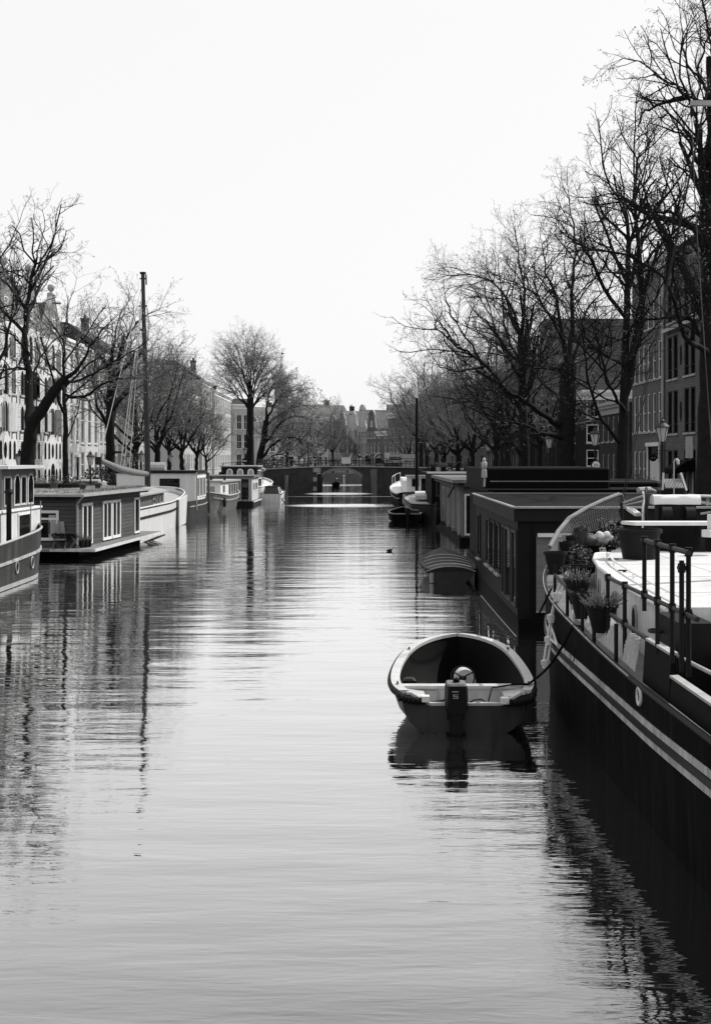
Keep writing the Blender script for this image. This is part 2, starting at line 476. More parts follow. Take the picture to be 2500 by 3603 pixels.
# ---- the arched brick bridge
def deck_z(x):
    u = (x + 1.8) / 14.0
    return 3.28 - 0.75 * max(0.0, abs(u) - 0.15) ** 1.3 if x < -1.8 else 3.28 - 0.25 * max(0, abs(u) - 0.2)
br = thing('arched_bridge', 'dark brick canal bridge with one low arch and pale quoin stones', 'bridge', ((BX0+BX1)/2, BY + 5, 0))
ax, aw, spring, crown = -1.80, 2.66, 0.95, 2.75
BD = 10.0
def arch_pts(n=20, w=aw, c=crown, s0=spring):
    return [(ax - w*math.cos(PI*k/n), s0 + (c - s0)*math.sin(PI*k/n)**0.85) for k in range(n+1)]
xs = sorted(set([BX0, BX1, ax-aw, ax+aw] + list(np.linspace(BX0, ax-aw, 16)) + list(np.linspace(ax+aw, BX1, 16))))
for face_y in (BY, BY + BD):
    b = MB()
    for xa, xb in zip(xs[:-1], xs[1:]):
        if xa >= ax-aw-1e-6 and xb <= ax+aw+1e-6: continue
        b.quad((xa, face_y, -0.6), (xb, face_y, -0.6), (xb, face_y, deck_z(xb)-0.12), (xa, face_y, deck_z(xa)-0.12))
    ap = arch_pts()
    for (xa, za), (xb, zb) in zip(ap[:-1], ap[1:]):
        b.quad((xa, face_y, za), (xb, face_y, zb), (xb, face_y, deck_z(xb)-0.12), (xa, face_y, deck_z(xa)-0.12))
    b.build('wall', M['bridge_brick'], br)
b = MB(); ap = [(ax-aw, -0.6)] + arch_pts() + [(ax+aw, -0.6)]
for (xa, za), (xb, zb) in zip(ap[:-1], ap[1:]):
    b.quad((xa, BY+0.01, za), (xb, BY+0.01, zb), (xb, BY+BD-0.01, zb), (xa, BY+BD-0.01, za))
b.build('vault', M['bridge_brick'], br)
b = MB(); n = 20
i0 = arch_pts(n); i1 = arch_pts(n, aw+0.42, crown+0.36, spring)
for k in range(n):
    (a0, z0), (a1, z1), (c0, y0), (c1, y1) = i0[k], i0[k+1], i1[k], i1[k+1]
    b.prism([(a0, BY-0.07, z0), (a1, BY-0.07, z1), (c1, BY-0.07, y1), (c0, BY-0.07, y0)], (0, 0.08, 0))
b.build('arch_ring', mat('arch_brick', 0.24, 0.9, 0.3, 1.0, spec=0.1), br)
b = MB(); xx = np.linspace(BX0, BX1, 40)
for xa, xb in zip(xx[:-1], xx[1:]):
    za, zb = deck_z(xa), deck_z(xb)
    b.prism([(xa, BY-0.14, za-0.12), (xb, BY-0.14, zb-0.12), (xb, BY-0.14, zb), (xa, BY-0.14, za)], (0, 0.5, 0))
b.build('coping', M['stone'], br)
b = MB()
for xa, xb in zip(xx[:-1], xx[1:]):
    b.quad((xa, BY+0.3, deck_z(xa)-0.03), (xb, BY+0.3, deck_z(xb)-0.03), (xb, BY+BD, deck_z(xb)-0.03), (xa, BY+BD, deck_z(xa)-0.03))
b.build('deck', M['asphalt'], br)
# alternating pale quoins on the two piers
b = MB()
for k in range(5):
    wd = 0.95 if k % 2 == 0 else 0.5
    b.box(ax-aw-wd, ax-aw-0.02, BY-0.06, BY+0.01, 0.1+k*0.6, 0.1+k*0.6+0.55)
b.build('quoin', M['stone'], br)
b = MB(); b.box(1.9, 2.75, BY-0.06, BY+0.01, -0.3, 2.9); b.build('pilaster', M['mid_grey'], br)
b = MB(); b.box(ax+aw-0.02, ax+aw+1.0, BY-0.5, BY+0.01, -0.4, 2.0); b.build('pier', M['bridge_brick'], br)
# approach ramps behind the bridge ends
slab('street_left', [(BX0-30, BY-2), (BX0, BY-2), (BX0, BY+BD), (BX0-30, BY+BD)], QZ-0.3, 2.1, M['paving'])
slab('street_right', [(BX1, BY-2), (BX1+30, BY-2), (BX1+30, BY+BD), (BX1, BY+BD)], QZ-0.3, 2.9, M['paving'])
# railing on the near edge
rl = thing('iron_railing', 'dark iron railing with slim posts along the near edge of the arched bridge', 'railing', (0, BY+0.1, 2.5))
for k in range(17):
    x = BX0 + 0.5 + k*1.75
    b = MB(); b.box(x-0.045, x+0.045, BY+0.06, BY+0.15, deck_z(x), deck_z(x)+1.1); b.build('post', M['iron'], rl)
for hgt in (0.4, 0.72, 1.05):
    b = MB()
    for k in range(16):
        x0, x1 = BX0+0.5+k*1.75, BX0+0.5+(k+1)*1.75
        b.bar((x0, BY+0.1, deck_z(x0)+hgt), (x1, BY+0.1, deck_z(x1)+hgt), 0.05)
    b.build('rail', M['iron'], rl)
# timber guide posts in the water before the bridge
for px, top, lab in ((1007, 1672, 'thin pale timber mooring pole in the water before the left bridge wall'), (1124, 1668, 'dark timber guide post at the left foot of the bridge arch')):
    x = xat(px, BY-1.0); b = MB(); b.tube([(x, BY-1.0, -1), (x, BY-1.0, zat(top, BY-1))], [0.22 if px < 1100 else 0.35]*2, 10)
    solo(b, 'mooring_pole', M['mid_grey'] if px < 1100 else M['charcoal'], lab, 'pole')
# white notice board on the railing
ns = thing('notice_board', 'white rectangular notice board with lines of small dark print fixed to the bridge railing', 'sign', (-1.2, BY-0.02, 3.3))
xa, xb, za, zb = xat(1201, BY), xat(1233, BY), zat(1631, BY), zat(1610, BY)
b = MB(); b.box(xa, xb, BY-0.05, BY-0.01, za, zb); b.build('board', M['white_paint'], ns)
b = MB(); rnd = random.Random(4)
for k in range(4):
    z = zb - 0.13 - k*0.16; x = xa + 0.08
    while x < xb - 0.2:
        wd = rnd.uniform(0.06, 0.16); b.box(x, min(x+wd, xb-0.08), BY-0.056, BY-0.052, z, z+0.05); x += wd + 0.04
b.build('print', M['print_grey'], ns)
# ================================================================== buildings
def make_window(parent, x, z, w_, h_, trim, glass, y=0.12, mull=1, rails=(0.5,), fw=0.09):
    b = MB(); f = fw
    b.box(0, w_, y-0.07, y, 0, f); b.box(0, w_, y-0.07, y, h_-f, h_)
    b.box(0, f, y-0.07, y, f, h_-f); b.box(w_-f, w_, y-0.07, y, f, h_-f)
    for k in range(mull):
        xx = w_*(k+1)/(mull+1); b.box(xx-0.025, xx+0.025, y-0.05, y, f, h_-f)
    for r_ in rails:
        zz = h_*r_; b.box(f, w_-f, y-0.055, y-0.002, zz-0.03, zz+0.03)
    o = b.build('window', trim, parent, local=True); o.location = (x, 0, z)
    b = MB(); b.quad((f*0.5, y+0.01, f*0.5), (w_-f*0.5, y+0.01, f*0.5), (w_-f*0.5, y+0.01, h_-f*0.5), (f*0.5, y+0.01, h_-f*0.5))
    b.build('pane', glass, o, local=True)
    b = MB(); b.box(-0.06, w_+0.06, -0.10, 0.02, -0.12, -0.003)
    b.build('sill', M['stone'], o, local=True)
    return o
def copy_window(o, parent, x, z):
    c = copy_tree(o, parent); c.location = (x, 0, z); return c
def facade(parent, W, Ht, holes, m, depth=0.16):
    xs = sorted({0.0, W} | {h[0] for h in holes} | {h[1] for h in holes})
    zs = sorted({0.0, Ht} | {h[2] for h in holes} | {h[3] for h in holes})
    b = MB()
    for xa, xb in zip(xs[:-1], xs[1:]):
        for za, zb in zip(zs[:-1], zs[1:]):
            cx, cz = (xa+xb)/2, (za+zb)/2
            if any(h[0] < cx < h[1] and h[2] < cz < h[3] for h in holes): continue
            b.quad((xa, 0, za), (xb, 0, za), (xb, 0, zb), (xa, 0, zb))
    for xa, xb, za, zb in holes:
        b.quad((xa, 0, za), (xa, depth, za), (xa, depth, zb), (xa, 0, zb))
        b.quad((xb, 0, za), (xb, 0, zb), (xb, depth, zb), (xb, depth, za))
        b.quad((xa, 0, zb), (xa, depth, zb), (xb, depth, zb), (xb, 0, zb))
        b.quad((xa, 0, za), (xb, 0, za), (xb, depth, za), (xa, depth, za))
    return b.build('facade', m, parent, local=True)
def gable_poly(W, kind, gh):
    c = W/2
    if kind == 'triangle': return [(0, 0), (W, 0), (c+0.6, gh*0.93), (c+0.6, gh), (c-0.6, gh), (c-0.6, gh*0.93)]
    if kind == 'neck':
        n = W*0.26
        pts = [(0, 0), (W, 0), (W, 0.25), (W-0.35, gh*0.18), (c+n+0.25, gh*0.3), (c+n, gh*0.42), (c+n, gh*0.82)]
        top = [(c+n*math.cos(a), gh*0.82 + gh*0.18*math.sin(a)) for a in np.linspace(0.3, PI-0.3, 7)]
        pts += top + [(c-n, gh*0.82), (c-n, gh*0.42), (c-n-0.25, gh*0.3), (0.35, gh*0.18), (0, 0.25)]
        return pts
    if kind == 'bell':
        rt = [(W/2*(1-0.50*u**0.6 if u < 0.6 else (1-0.50*0.6**0.6)*math.sqrt(max(0, 1-((u-0.6)/0.4)**2.2))), gh*u) for u in np.linspace(0, 0.98, 12)]
        return [(c+a, z) for a, z in rt] + [(c-a, z) for a, z in reversed(rt)]
    if kind == 'step':
        pts = [(0, 0), (W, 0)]; n = 5
        for k in range(n):
            a = W/2*(1-k/n); pts += [(c+a, gh*(k+1)/n), (c+W/2*(1-(k+1)/n)+0.12, gh*(k+1)/n)]
        lf = [(W-x, z) for x, z in reversed(pts[2:])]
        return pts + lf
    return None
def building(name, label, loc, rz, W, Ht, D, rows, cols, ww, m_wall, m_trim, m_glass, m_roof='roof_tile', gable=None, gh=3.5,
             door=None, chim=(), cornice=True, mull=1, rails=(0.5,), group=None, m_gable=None, rh=None, shutters=None, coping='stone', skip=(), m_door=None):
    """local frame: x along the front, y into the house, z up"""
    o = thing(name, label, 'house', (loc[0], loc[1], loc[2] if len(loc) > 2 else QZ), rz, group)
    holes = []
    wins = []
    for ri, (zb, hh) in enumerate(rows):
        for ci, cx in enumerate(cols):
            if (ri, ci) in skip: continue
            if door and ri == 0 and abs(cx*W - door[0]) < (door[1]+ww)/2 + 0.05: continue
            x0 = cx*W - ww/2
            wins.append((x0, zb, ri, hh))
            holes.append((x0, x0+ww, zb, zb+hh))
    if door:
        dx, dw, dh = door
        holes.append((dx-dw/2, dx+dw/2, 0.45, 0.45+dh))
    facade(o, W, Ht, holes, m_wall)
    first = {}
    for x0, zb, ri, hh in wins:
        key = round(hh, 3)
        if key not in first: first[key] = make_window(o, x0, zb, ww, hh, m_trim, m_glass, 0.13, mull, rails)
        else: copy_window(first[key], o, x0, zb)
    if door:
        b = MB(); b.box(dx-dw/2, dx+dw/2, 0.10, 0.15, 0.45, 0.45+dh*0.76); d = b.build('door', m_door or M['black_paint'], o, local=True)
        b = MB(); x0, x1 = dx-dw/2, dx+dw/2
        b.box(x0-0.16, x0, -0.08, 0.1, 0.45, 0.45+dh+0.05); b.box(x1, x1+0.16, -0.08, 0.1, 0.45, 0.45+dh+0.05); b.box(x0-0.25, x1+0.25, -0.16, 0.1, 0.45+dh+0.05, 0.45+dh+0.3)
        b.build('frame', m_trim, d, local=True)
        b = MB(); b.quad((x0, 0.12, 0.45+dh*0.78), (x1, 0.12, 0.45+dh*0.78), (x1, 0.12, 0.45+dh), (x0, 0.12, 0.45+dh)); b.build('fanlight', m_glass, d, local=True)
        b = MB(); b.box(x0-0.2, x1+0.2, -0.9, -0.01, 0, 0.22); b.box(x0-0.2, x1+0.2, -0.6, -0.012, 0.22, 0.44); b.build('doorstep', M['stone'], o, local=True)
    b = MB()
    b.quad((0, 0, 0), (0, 0, Ht), (0, D, Ht), (0, D, 0)); b.quad((W, 0, 0), (W, D, 0), (W, D, Ht), (W, 0, Ht)); b.quad((0, D, 0), (0, D, Ht), (W, D, Ht), (W, D, 0))
    b.build('wall', m_wall, o, local=True)
    if gable:
        poly = gable_poly(W, gable, gh)
        b = MB(); b.prism([(x, -0.003, Ht+z) for x, z in poly], (0, 0.35, 0)); b.build('gable', m_gable or m_wall, o, local=True)
        # pale coping following the outline of the gable
        b = MB(); pts = poly[1:] + [poly[0]]
        for (xa, za), (xb, zb) in zip(pts[:-1], pts[1:]):
            if abs(za) + abs(zb) < 1e-6: continue
            b.bar((xa, 0.12, Ht+za+0.02), (xb, 0.12, Ht+zb+0.02), 0.34, 0.12, up=(0.3, 0, 1))
        b.build('coping', M[coping], o, local=True)
        # attic window
        if gable in ('triangle', 'bell', 'neck'):
            aw_ = min(ww, 1.0); make_window(o, W/2-aw_/2, Ht+gh*0.18, aw_, gh*0.28, m_trim, m_glass, -0.005, 1, (0.5,))
            b = MB(); b.bar((W/2, -0.7, Ht+gh*0.8), (W/2, 0.1, Ht+gh*0.8), 0.10, 0.14); b.build('hoist_beam', M['charcoal'], o, local=True)
        r0 = Ht; r1 = Ht + gh*0.82
        b = MB(); b.prism([(0, 0.36, r0), (W, 0.36, r0), (W/2, 0.36, r1)], (0, D-0.37, 0)); b.build('roof', M[m_roof], o, local=True)
    else:
        rhh = rh if rh is not None else 2.6
        if cornice:
            b = MB(); b.box(-0.08, W+0.08, -0.42, 0.3, Ht-0.12, Ht+0.14); b.box(-0.05, W+0.05, -0.26, -0.004, Ht-0.34, Ht-0.123); b.box(-0.03, W+0.03, -0.08, -0.003, Ht-0.8, Ht-0.343)
            b.build('cornice', m_trim, o, local=True)
        if rhh > 0:
            b = MB(); b.prism([(0, 0.32, Ht+0.15), (0, D-0.1, Ht+0.15), (0, D*0.62, Ht+rhh), (0, D*0.38, Ht+rhh)], (W, 0, 0)); b.build('roof', M[m_roof], o, local=True)
    for (cx, cy, cw, ch) in chim:
        zt = Ht + (gh*0.6 if gable else (rh if rh is not None else 2.6)) + ch
        b = MB(); b.box(cx-cw/2, cx+cw/2, cy-0.4, cy+0.4, Ht, zt); b.box(cx-cw/2-0.08, cx+cw/2+0.08, cy-0.48, cy+0.48, zt, zt+0.15)
        b.build('chimney', M['brick_dark'], o, local=True)
        b = MB()
        for k in range(max(2, int(cw/0.4))):
            b.lathe((cx-cw/2+0.2+k*0.38, cy, zt+0.15), [(0.13, 0), (0.1, 0.45)], 8)
        b.build('chimney_pot', M['charcoal'], o, local=True)
    return o

XL = -26.0
RZL, RZR = R(90), R(-90)
def arched(parent, x, z, w_, h_, mglass, mtrim=None, name='window', proud=0.02):
    a = [(x-w_/2, z), (x+w_/2, z)] + [(x+w_/2*math.cos(t_), z+h_-w_/2+w_/2*math.sin(t_)) for t_ in np.linspace(0, PI, 9)]
    b = MB(); b.prism([(p, -proud, q) for p, q in a], (0, proud+0.05, 0)); o = b.build(name, mtrim or mglass, parent, local=True)
    a2 = [(x+(p-x)*0.84, z+0.04+(q-z)*0.95) for p, q in a]
    b = MB(); b.prism([(p, -proud-0.012, q) for p, q in a2], (0, 0.014, 0)); b.build('pane', mglass, o, local=True)
    return o
# --- two tall warehouses with arched openings and opened shutters on the left quay
def warehouse(label, y0, W, Ht, gh, m_wall, shut_mat, up_arch=True):
    o = building('warehouse', label, (XL, y0), RZL, W, Ht, 18, [], [], 1.0, m_wall, M['white_paint'], M['dark_glass'], gable='triangle', gh=gh, coping='light_grey', m_gable=M['brick_mid'])
    nfl = int((Ht-4.6)//2.75)
    b = None
    for k in range(nfl):
        z = 5.0 + k*2.75
        arched(o, W/2, z, 1.45, 2.35, M['black_matt'], M['cream_paint'], 'loading_door')
        for sx in (-1, 1):
            if k % 3 != 2:
                b = MB(); b.bar((W/2+sx*0.8, -0.05, z+1.1), (W/2+sx*1.50, -0.16 if k % 2 else -0.42, z+1.1), 0.05, 2.2); b.build('shutter', shut_mat, o, local=True)
            arched(o, W/2+sx*W*0.34, z+0.15, 1.0, 1.95, M['black_matt'], M['cream_paint'])
            b = MB(); b.box(W/2+sx*W*0.34-.62, W/2+sx*W*0.34+.62, -.12, -.003, z+.02, z+.145); b.build('sill', M['stone'], o, local=True)
            b = MB(); b.bar((W/2+sx*W*0.33-sx*0.5, -0.04, z+1.05), (W/2+sx*(W*0.33-1.0), -0.30, z+1.05), 0.05, 1.6); b.build('shutter', shut_mat if k % 2 else M['white_worn'], o, local=True)
    for k, cx in enumerate((0.14, 0.32, 0.68, 0.86)):
        arched(o, W*cx, 2.9, 0.7, 1.45, M['dark_glass'], M['cream_paint'])
        arched(o, W*cx, 0.25, 0.8, 1.9, M['dark_glass'], M['white_worn'])
    b = MB(); c = [(W/2+0.42*math.cos(a), 3.6+0.62*math.sin(a)) for a in np.linspace(0, 2*PI, 14)[:-1]]
    b.prism([(p, -0.02, q) for p, q in c], (0, 0.06, 0)); b.build('oval_window', M['dark_glass'], o, local=True)
    arched(o, W/2, 0.05, 1.7, 2.6, M['dark_glass'], M['white_worn'], 'door')
    b = MB(); b.lathe((W/2, 0.15, Ht+gh), [(0.10, 0), (0.16, 0.10), (0.08, 0.2), (0.26, 0.35), (0.32, 0.56), (0.26, 0.78), (0.02, 0.9)], 12); b.build('stone_ball', M['stone'], o, local=True)
    # iron wall anchors
    for k in range(nfl):
        for cx in (0.06, 0.25, 0.75, 0.94):
            b = MB(); b.box(W*cx-0.04, W*cx+0.04, -0.05, 0.01, 4.45+k*2.75, 5.15+k*2.75); b.build('wall_anchor', M['black_paint'], o, local=True)
    return o
warehouse('tall pale brick warehouse with white shutters at the left edge, behind the nearest left trees', 84.5, 7.0, 13.6, 4.0, M['brick_cream'], M['white_worn'])
warehouse('pale brick warehouse with pointed gable and black shutters, just right of the white-shuttered warehouse', 91.6, 7.0, 13.3, 3.8, M['brick_cream'], M['white_worn'])
warehouse('pale brick warehouse with arched doors and a ball-topped pointed gable behind the leaning tree', 98.7, 7.5, 13.4, 4.2, M['brick_light'], M['black_matt'])
warehouse('pale brick warehouse with dark open shutters, next to the white house with a slate attic', 106.3, 7.4, 13.2, 3.9, M['brick_cream'], M['mid_grey'])
def cols_(n, W, m=0.14): return [m + (1-2*m)*k/(n-1) if n > 1 else 0.5 for k in range(n)]
RW4 = [(1.2, 2.3), (4.6, 2.2), (7.9, 2.0), (10.9, 1.7)]
building('canal_house', 'narrow white house with a dark slate attic and tall chimney on the left quay', (XL, 114.0), RZL, 6.8, 13.6, 14, RW4, cols_(3, 6.8), 1.15, M['white_worn'], M['white_paint'], M['dark_glass'], 'slate', rh=3.0, chim=[(0.8, 5, 1.3, 2.2)], door=(5.6, 1.2, 2.6))
building('canal_house', 'cream house with two very tall window bays and white pilasters on the left quay', (XL, 121.0), RZL, 8.6, 13.4, 14, [(1.2, 2.4), (4.4, 4.4), (10.0, 2.2)], cols_(3, 8.6), 1.5, M['cream_paint'], M['white_paint'], M['dark_glass'], 'slate', rh=2.6, chim=[(2.0, 6, 1.4, 1.6), (6.9, 6, 1.0, 1.3)])
building('canal_house', 'light brick cornice house with close-set windows behind the tall mast', (XL, 129.8), RZL, 9.0, 13.6, 14, RW4, cols_(4, 9), 1.15, M['brick_light'], M['white_paint'], M['dark_glass'], 'slate', rh=2.6, chim=[(4.5, 6, 1.0, 1.5)], door=(7.7, 1.2, 2.7))
building('canal_house', 'broad grey house with a long dark roof, right of the tall mast', (XL, 139.0), RZL, 14.0, 14.2, 14, RW4, cols_(5, 14), 1.3, M['brick_mid'], M['white_paint'], M['dark_glass'], 'roof_tile', rh=3.6, chim=[(12.5, 6, 0.9, 1.6)], door=(4.8, 1.3, 2.7))
building('canal_house', 'pale narrow house with many tall windows on the left quay close to the bridge', (XL, 153.2), RZL, 8.5, 13.2, 12, RW4, cols_(3, 8.5), 1.3, M['far_light'], M['white_paint'], M['dark_glass'], 'slate', rh=2.2, door=(1.2, 1.2, 2.6))
# corner block past the bridge, left side: sunlit side and a front turned to the camera
building('canal_house', 'pale tall house with a dark roof box, left of the big bare fan-shaped tree', (-24.5, 205.0), RZL, 14.0, 15.6, 12, [(1.2, 2.4), (4.7, 2.4), (8.4, 2.4), (12.0, 2.0)], cols_(6, 14), 1.3, M['far_light'], M['white_paint'], M['dark_glass'], 'slate', rh=3.2, chim=[(12.0, 3, 1.5, 0.6)])
building('canal_house', 'pale grey house with close rows of windows just past the bridge', (-25.0, 184.0), RZL, 20.8, 12.5, 12, [(1.2, 2.4), (4.7, 2.4), (8.6, 2.2)], cols_(8, 20.8, .06), 1.3, M['far_light'], M['white_paint'], M['dark_glass'], 'slate', rh=2.6)
building('canal_house', 'white strip-like house front with dark windows directly left of the big bare tree trunk', (-24.2, 219.1), RZL, 30.0, 14.6, 12, [(1.2, 2.4), (4.7, 2.4), (8.4, 2.4), (11.7, 2.0)], cols_(10, 30.0, .05), 1.5, M['far_light'], M['white_paint'], M['dark_glass'], 'slate', rh=1.6, chim=[(27.5, 3, 1.2, .6)])
building('corner_house', 'narrow white house end with paired dark windows, seen behind the big bare tree', (-24.0, 249.3), R(30), 4.6, 13.4, 8, [(1.2, 2.6), (4.8, 2.9), (8.6, 2.9)], [0.33, 0.66], 1.1, M['far_light'], M['white_paint'], M['dark_glass'], 'slate', rh=1.4)
for k, (lab, Ht) in enumerate((('grey house half hidden by the bare trees left of the bridge lamp', 11.0), ('mid grey house with a flat cornice behind the bridge lamp', 12.0), ('light grey house with a mansard roof left of the gabled row', 12.5), ('small-windowed house at the far left end of the gabled row', 11.5))):
    a = Vector((-21.0 + k*5.0, 275.0 + k*12))
    building('canal_house', lab, (a.x, a.y), R(42-8*k), 11, Ht, 10, [(1.2, 2.2), (4.4, 2.1), (7.6, 1.9)], cols_(4, 11), 1.3, M['far_mid'] if k % 2 else M['far_light'], M['white_paint'], M['dim_glass'], 'roof_tile_far', rh=3.2, chim=[(7.0, 5, 1.1, 1.0)])
# gabled row beyond the bridge, on the turning right bank
def row_at(s, off=0.0): 
    p = RA + RD*s + rn*off; return (p.x, p.y)
rzrow = math.atan2(-RD.y, -RD.x)
RW3 = [(1.0, 2.2), (4.0, 2.1), (7.0, 1.9)]
far_row = [
 ('dark brick house with rows of white windows at the near end of the gabled row', 6.4, 10.6, None, 0, 'far_dark', 3.0, 3),
 ('tall flat-topped dark brick house, second from the near end of the gabled row', 5.8, 11.6, None, 0, 'far_dark', 1.2, 3),
 ('low dark house with a white cornice beside the dark bell gable', 5.6, 8.2, None, 0, 'far_dark', 2.0, 2),
 ('dark house with a white-edged bell gable in the far gabled row', 5.0, 8.6, 'bell', 4.2, 'far_dark', 0, 3),
 ('light house with a tall white neck gable in the far gabled row', 5.0, 8.4, 'neck', 5.6, 'far_light', 0, 3),
 ('pale ornate house with a scrolled top left of the neck gable', 5.8, 9.8, 'bell', 3.0, 'far_light', 0, 2),
 ('grey house with a pointed gable and white window frames in the far gabled row', 5.5, 9.2, 'triangle', 4.0, 'far_mid', 0, 3),
 ('grey bell-gabled house at the far end of the gabled row', 5.5, 8.4, 'bell', 4.0, 'far_mid', 0, 3),
]
s = 0.0
for lab, W, Ht, g, gh, mw, rh, nc in far_row:
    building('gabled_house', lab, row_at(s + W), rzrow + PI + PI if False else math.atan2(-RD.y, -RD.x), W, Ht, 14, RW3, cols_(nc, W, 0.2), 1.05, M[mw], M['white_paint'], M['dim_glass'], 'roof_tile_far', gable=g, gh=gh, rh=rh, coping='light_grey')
    s += W + 0.02
p = row_at(20.0, -15)
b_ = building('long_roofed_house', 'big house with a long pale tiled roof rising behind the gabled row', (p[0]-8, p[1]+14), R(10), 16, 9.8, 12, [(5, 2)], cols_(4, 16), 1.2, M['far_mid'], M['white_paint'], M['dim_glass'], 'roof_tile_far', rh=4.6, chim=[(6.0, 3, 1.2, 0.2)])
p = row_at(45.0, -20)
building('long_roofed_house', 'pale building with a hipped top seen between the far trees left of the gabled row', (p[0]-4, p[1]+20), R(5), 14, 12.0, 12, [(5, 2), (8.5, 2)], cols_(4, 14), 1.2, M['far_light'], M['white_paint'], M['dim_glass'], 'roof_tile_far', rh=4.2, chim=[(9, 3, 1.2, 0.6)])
# little cafe pavilion with a dark awning right of the bridge
cf = thing('street_cafe', 'pale street pavilion with a dark awning at the right end of the bridge', 'pavilion', (6.5, 190, 2.6))
x0, x1 = xat(1362, 186), xat(1412, 186); b = MB(); b.box(x0, x1+2.2, 186, 190, 2.2, 4.9); b.build('wall', M['far_light'], cf)
b = MB(); b.prism([(x0-0.1, 186, 4.5), (x0-0.1, 184.6, 4.15), (x0-0.1, 184.6, 3.75), (x0-0.1, 186, 3.75)], (x1-x0, 0, 0)); b.build('awning', M['charcoal'], cf)
# church tower with a domed lantern and weather vane
tw = thing('church_tower', 'slim church tower with a domed lantern and weather vane, hazy behind the big bare tree', 'tower', (xat(990, 420), 420, 1))
x = xat(990, 420)
b = MB(); b.lathe((x, 420, 0), [(2.25, 0), (2.25, zat(1330, 420))], 8, smooth=False); b.build('wall', M['far_mid'], tw)
zt = zat(1330, 420)
b = MB(); b.lathe((x, 420, zt), [(2.5, 0), (2.5, 0.3), (2.3, 1.0), (1.7, 2.0), (0.95, 3.0), (0.55, 3.4), (0.5, 4.2), (0.2, 4.8), (0.1, 5.4)], 12); b.build('dome', M['copper_dome'], tw)
zz = zt + 5.2
b = MB(); b.tube([(x, 420, zz), (x, 420, zz+3.2)], 0.10, 6); b.lathe((x, 420, zz+1.2), [(0.05, 0), (0.3, 0.25), (0.05, 0.5)], 8); b.build('spire_rod', M['dark_grey'], tw)
b = MB(); b.prism([(x, 420, zz+2.5), (x+.8, 420, zz+2.7), (x+.8, 420, zz+3.0), (x, 420, zz+3.1)], (0, 0.1, 0)); b.build('weather_vane', M['dark_grey'], tw)

# --- right bank, in shade
XR = 20.0
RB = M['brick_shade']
# the big nearest building on the right: paired dark windows and an oval bull's-eye window
Y1, Y0 = 82.6, 62.0
rows_b = [(0.9, 2.6), (4.55, 2.7), (8.0, 2.7), (11.6, 2.2)]
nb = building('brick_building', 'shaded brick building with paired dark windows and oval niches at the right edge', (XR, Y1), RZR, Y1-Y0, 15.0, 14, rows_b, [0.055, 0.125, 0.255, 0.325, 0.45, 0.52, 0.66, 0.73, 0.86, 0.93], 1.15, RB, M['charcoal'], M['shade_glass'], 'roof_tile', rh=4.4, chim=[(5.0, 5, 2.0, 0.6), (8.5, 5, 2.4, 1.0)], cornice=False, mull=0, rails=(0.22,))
for zc in (4.55+1.35, 8.0+1.35):
    xc = 0.19*(Y1-Y0); b = MB(); c = [(xc+0.22*math.cos(a), zc+0.62*math.sin(a)) for a in np.linspace(0, 2*PI, 16)[:-1]]
    b.prism([(p, -0.03, q) for p, q in c], (0, 0.05, 0)); b.build('oval_niche', M['black_matt'], nb, local=True)
b = MB(); b.box(0.3, 14.0, -0.35, 0.0, 11.0, 11.22); b.build('ledge', M['stone'], nb, local=True)
b = MB(); b.box(5.2, 6.8, -0.06, -0.003, 3.0, 4.3); b.build('wall_panel', M['light_grey'], nb, local=True)
b = MB(); b.prism([(4.6, 0, 2.9), (4.6, -0.5, 2.85), (4.6, -1.2, 2.35), (4.6, -1.2, 2.05), (4.6, 0, 2.3)], (2.6, 0, 0)); b.build('awning', M['black_matt'], nb, local=True)
for sx in (5.3, 6.6):
    b = MB(); b.box(sx-0.06, sx+0.06, -0.04, 0.05, 0.0, 2.2); b.build('door_post', M['stone'], nb, local=True)
# the next building with narrow close-set white-framed windows
rows_n = [(1.0, 2.5), (4.8, 2.6), (8.3, 2.5), (11.8, 2.0)]
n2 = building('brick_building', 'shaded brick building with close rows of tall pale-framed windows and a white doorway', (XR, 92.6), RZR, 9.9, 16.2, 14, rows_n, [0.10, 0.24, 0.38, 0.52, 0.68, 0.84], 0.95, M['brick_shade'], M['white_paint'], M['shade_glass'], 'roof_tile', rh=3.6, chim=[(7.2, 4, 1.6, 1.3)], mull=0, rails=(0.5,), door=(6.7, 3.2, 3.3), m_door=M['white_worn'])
b = MB(); b.tube([(9.75, -0.12, 0.2), (9.75, -0.12, 15.9)], 0.10, 8); b.build('drainpipe', M['light_grey'], n2, local=True)
b = MB(); b.tube([(9.45, -0.10, 0.2), (9.45, -0.10, 15.9)], 0.06, 8); b.build('drainpipe', M['mid_grey'], n2, local=True)
building('low_house', 'low brick house with a broad pale cornice, left of the shaded building with close-set windows', (XR-0.2, 104.0), RZR, 11.3, 7.2, 12, [(1.0, 2.3), (4.3, 1.9)], cols_(5, 11.3), 0.95, M['brick_dark'], M['stone'], M['shade_glass'], 'slate', rh=0, mull=0)
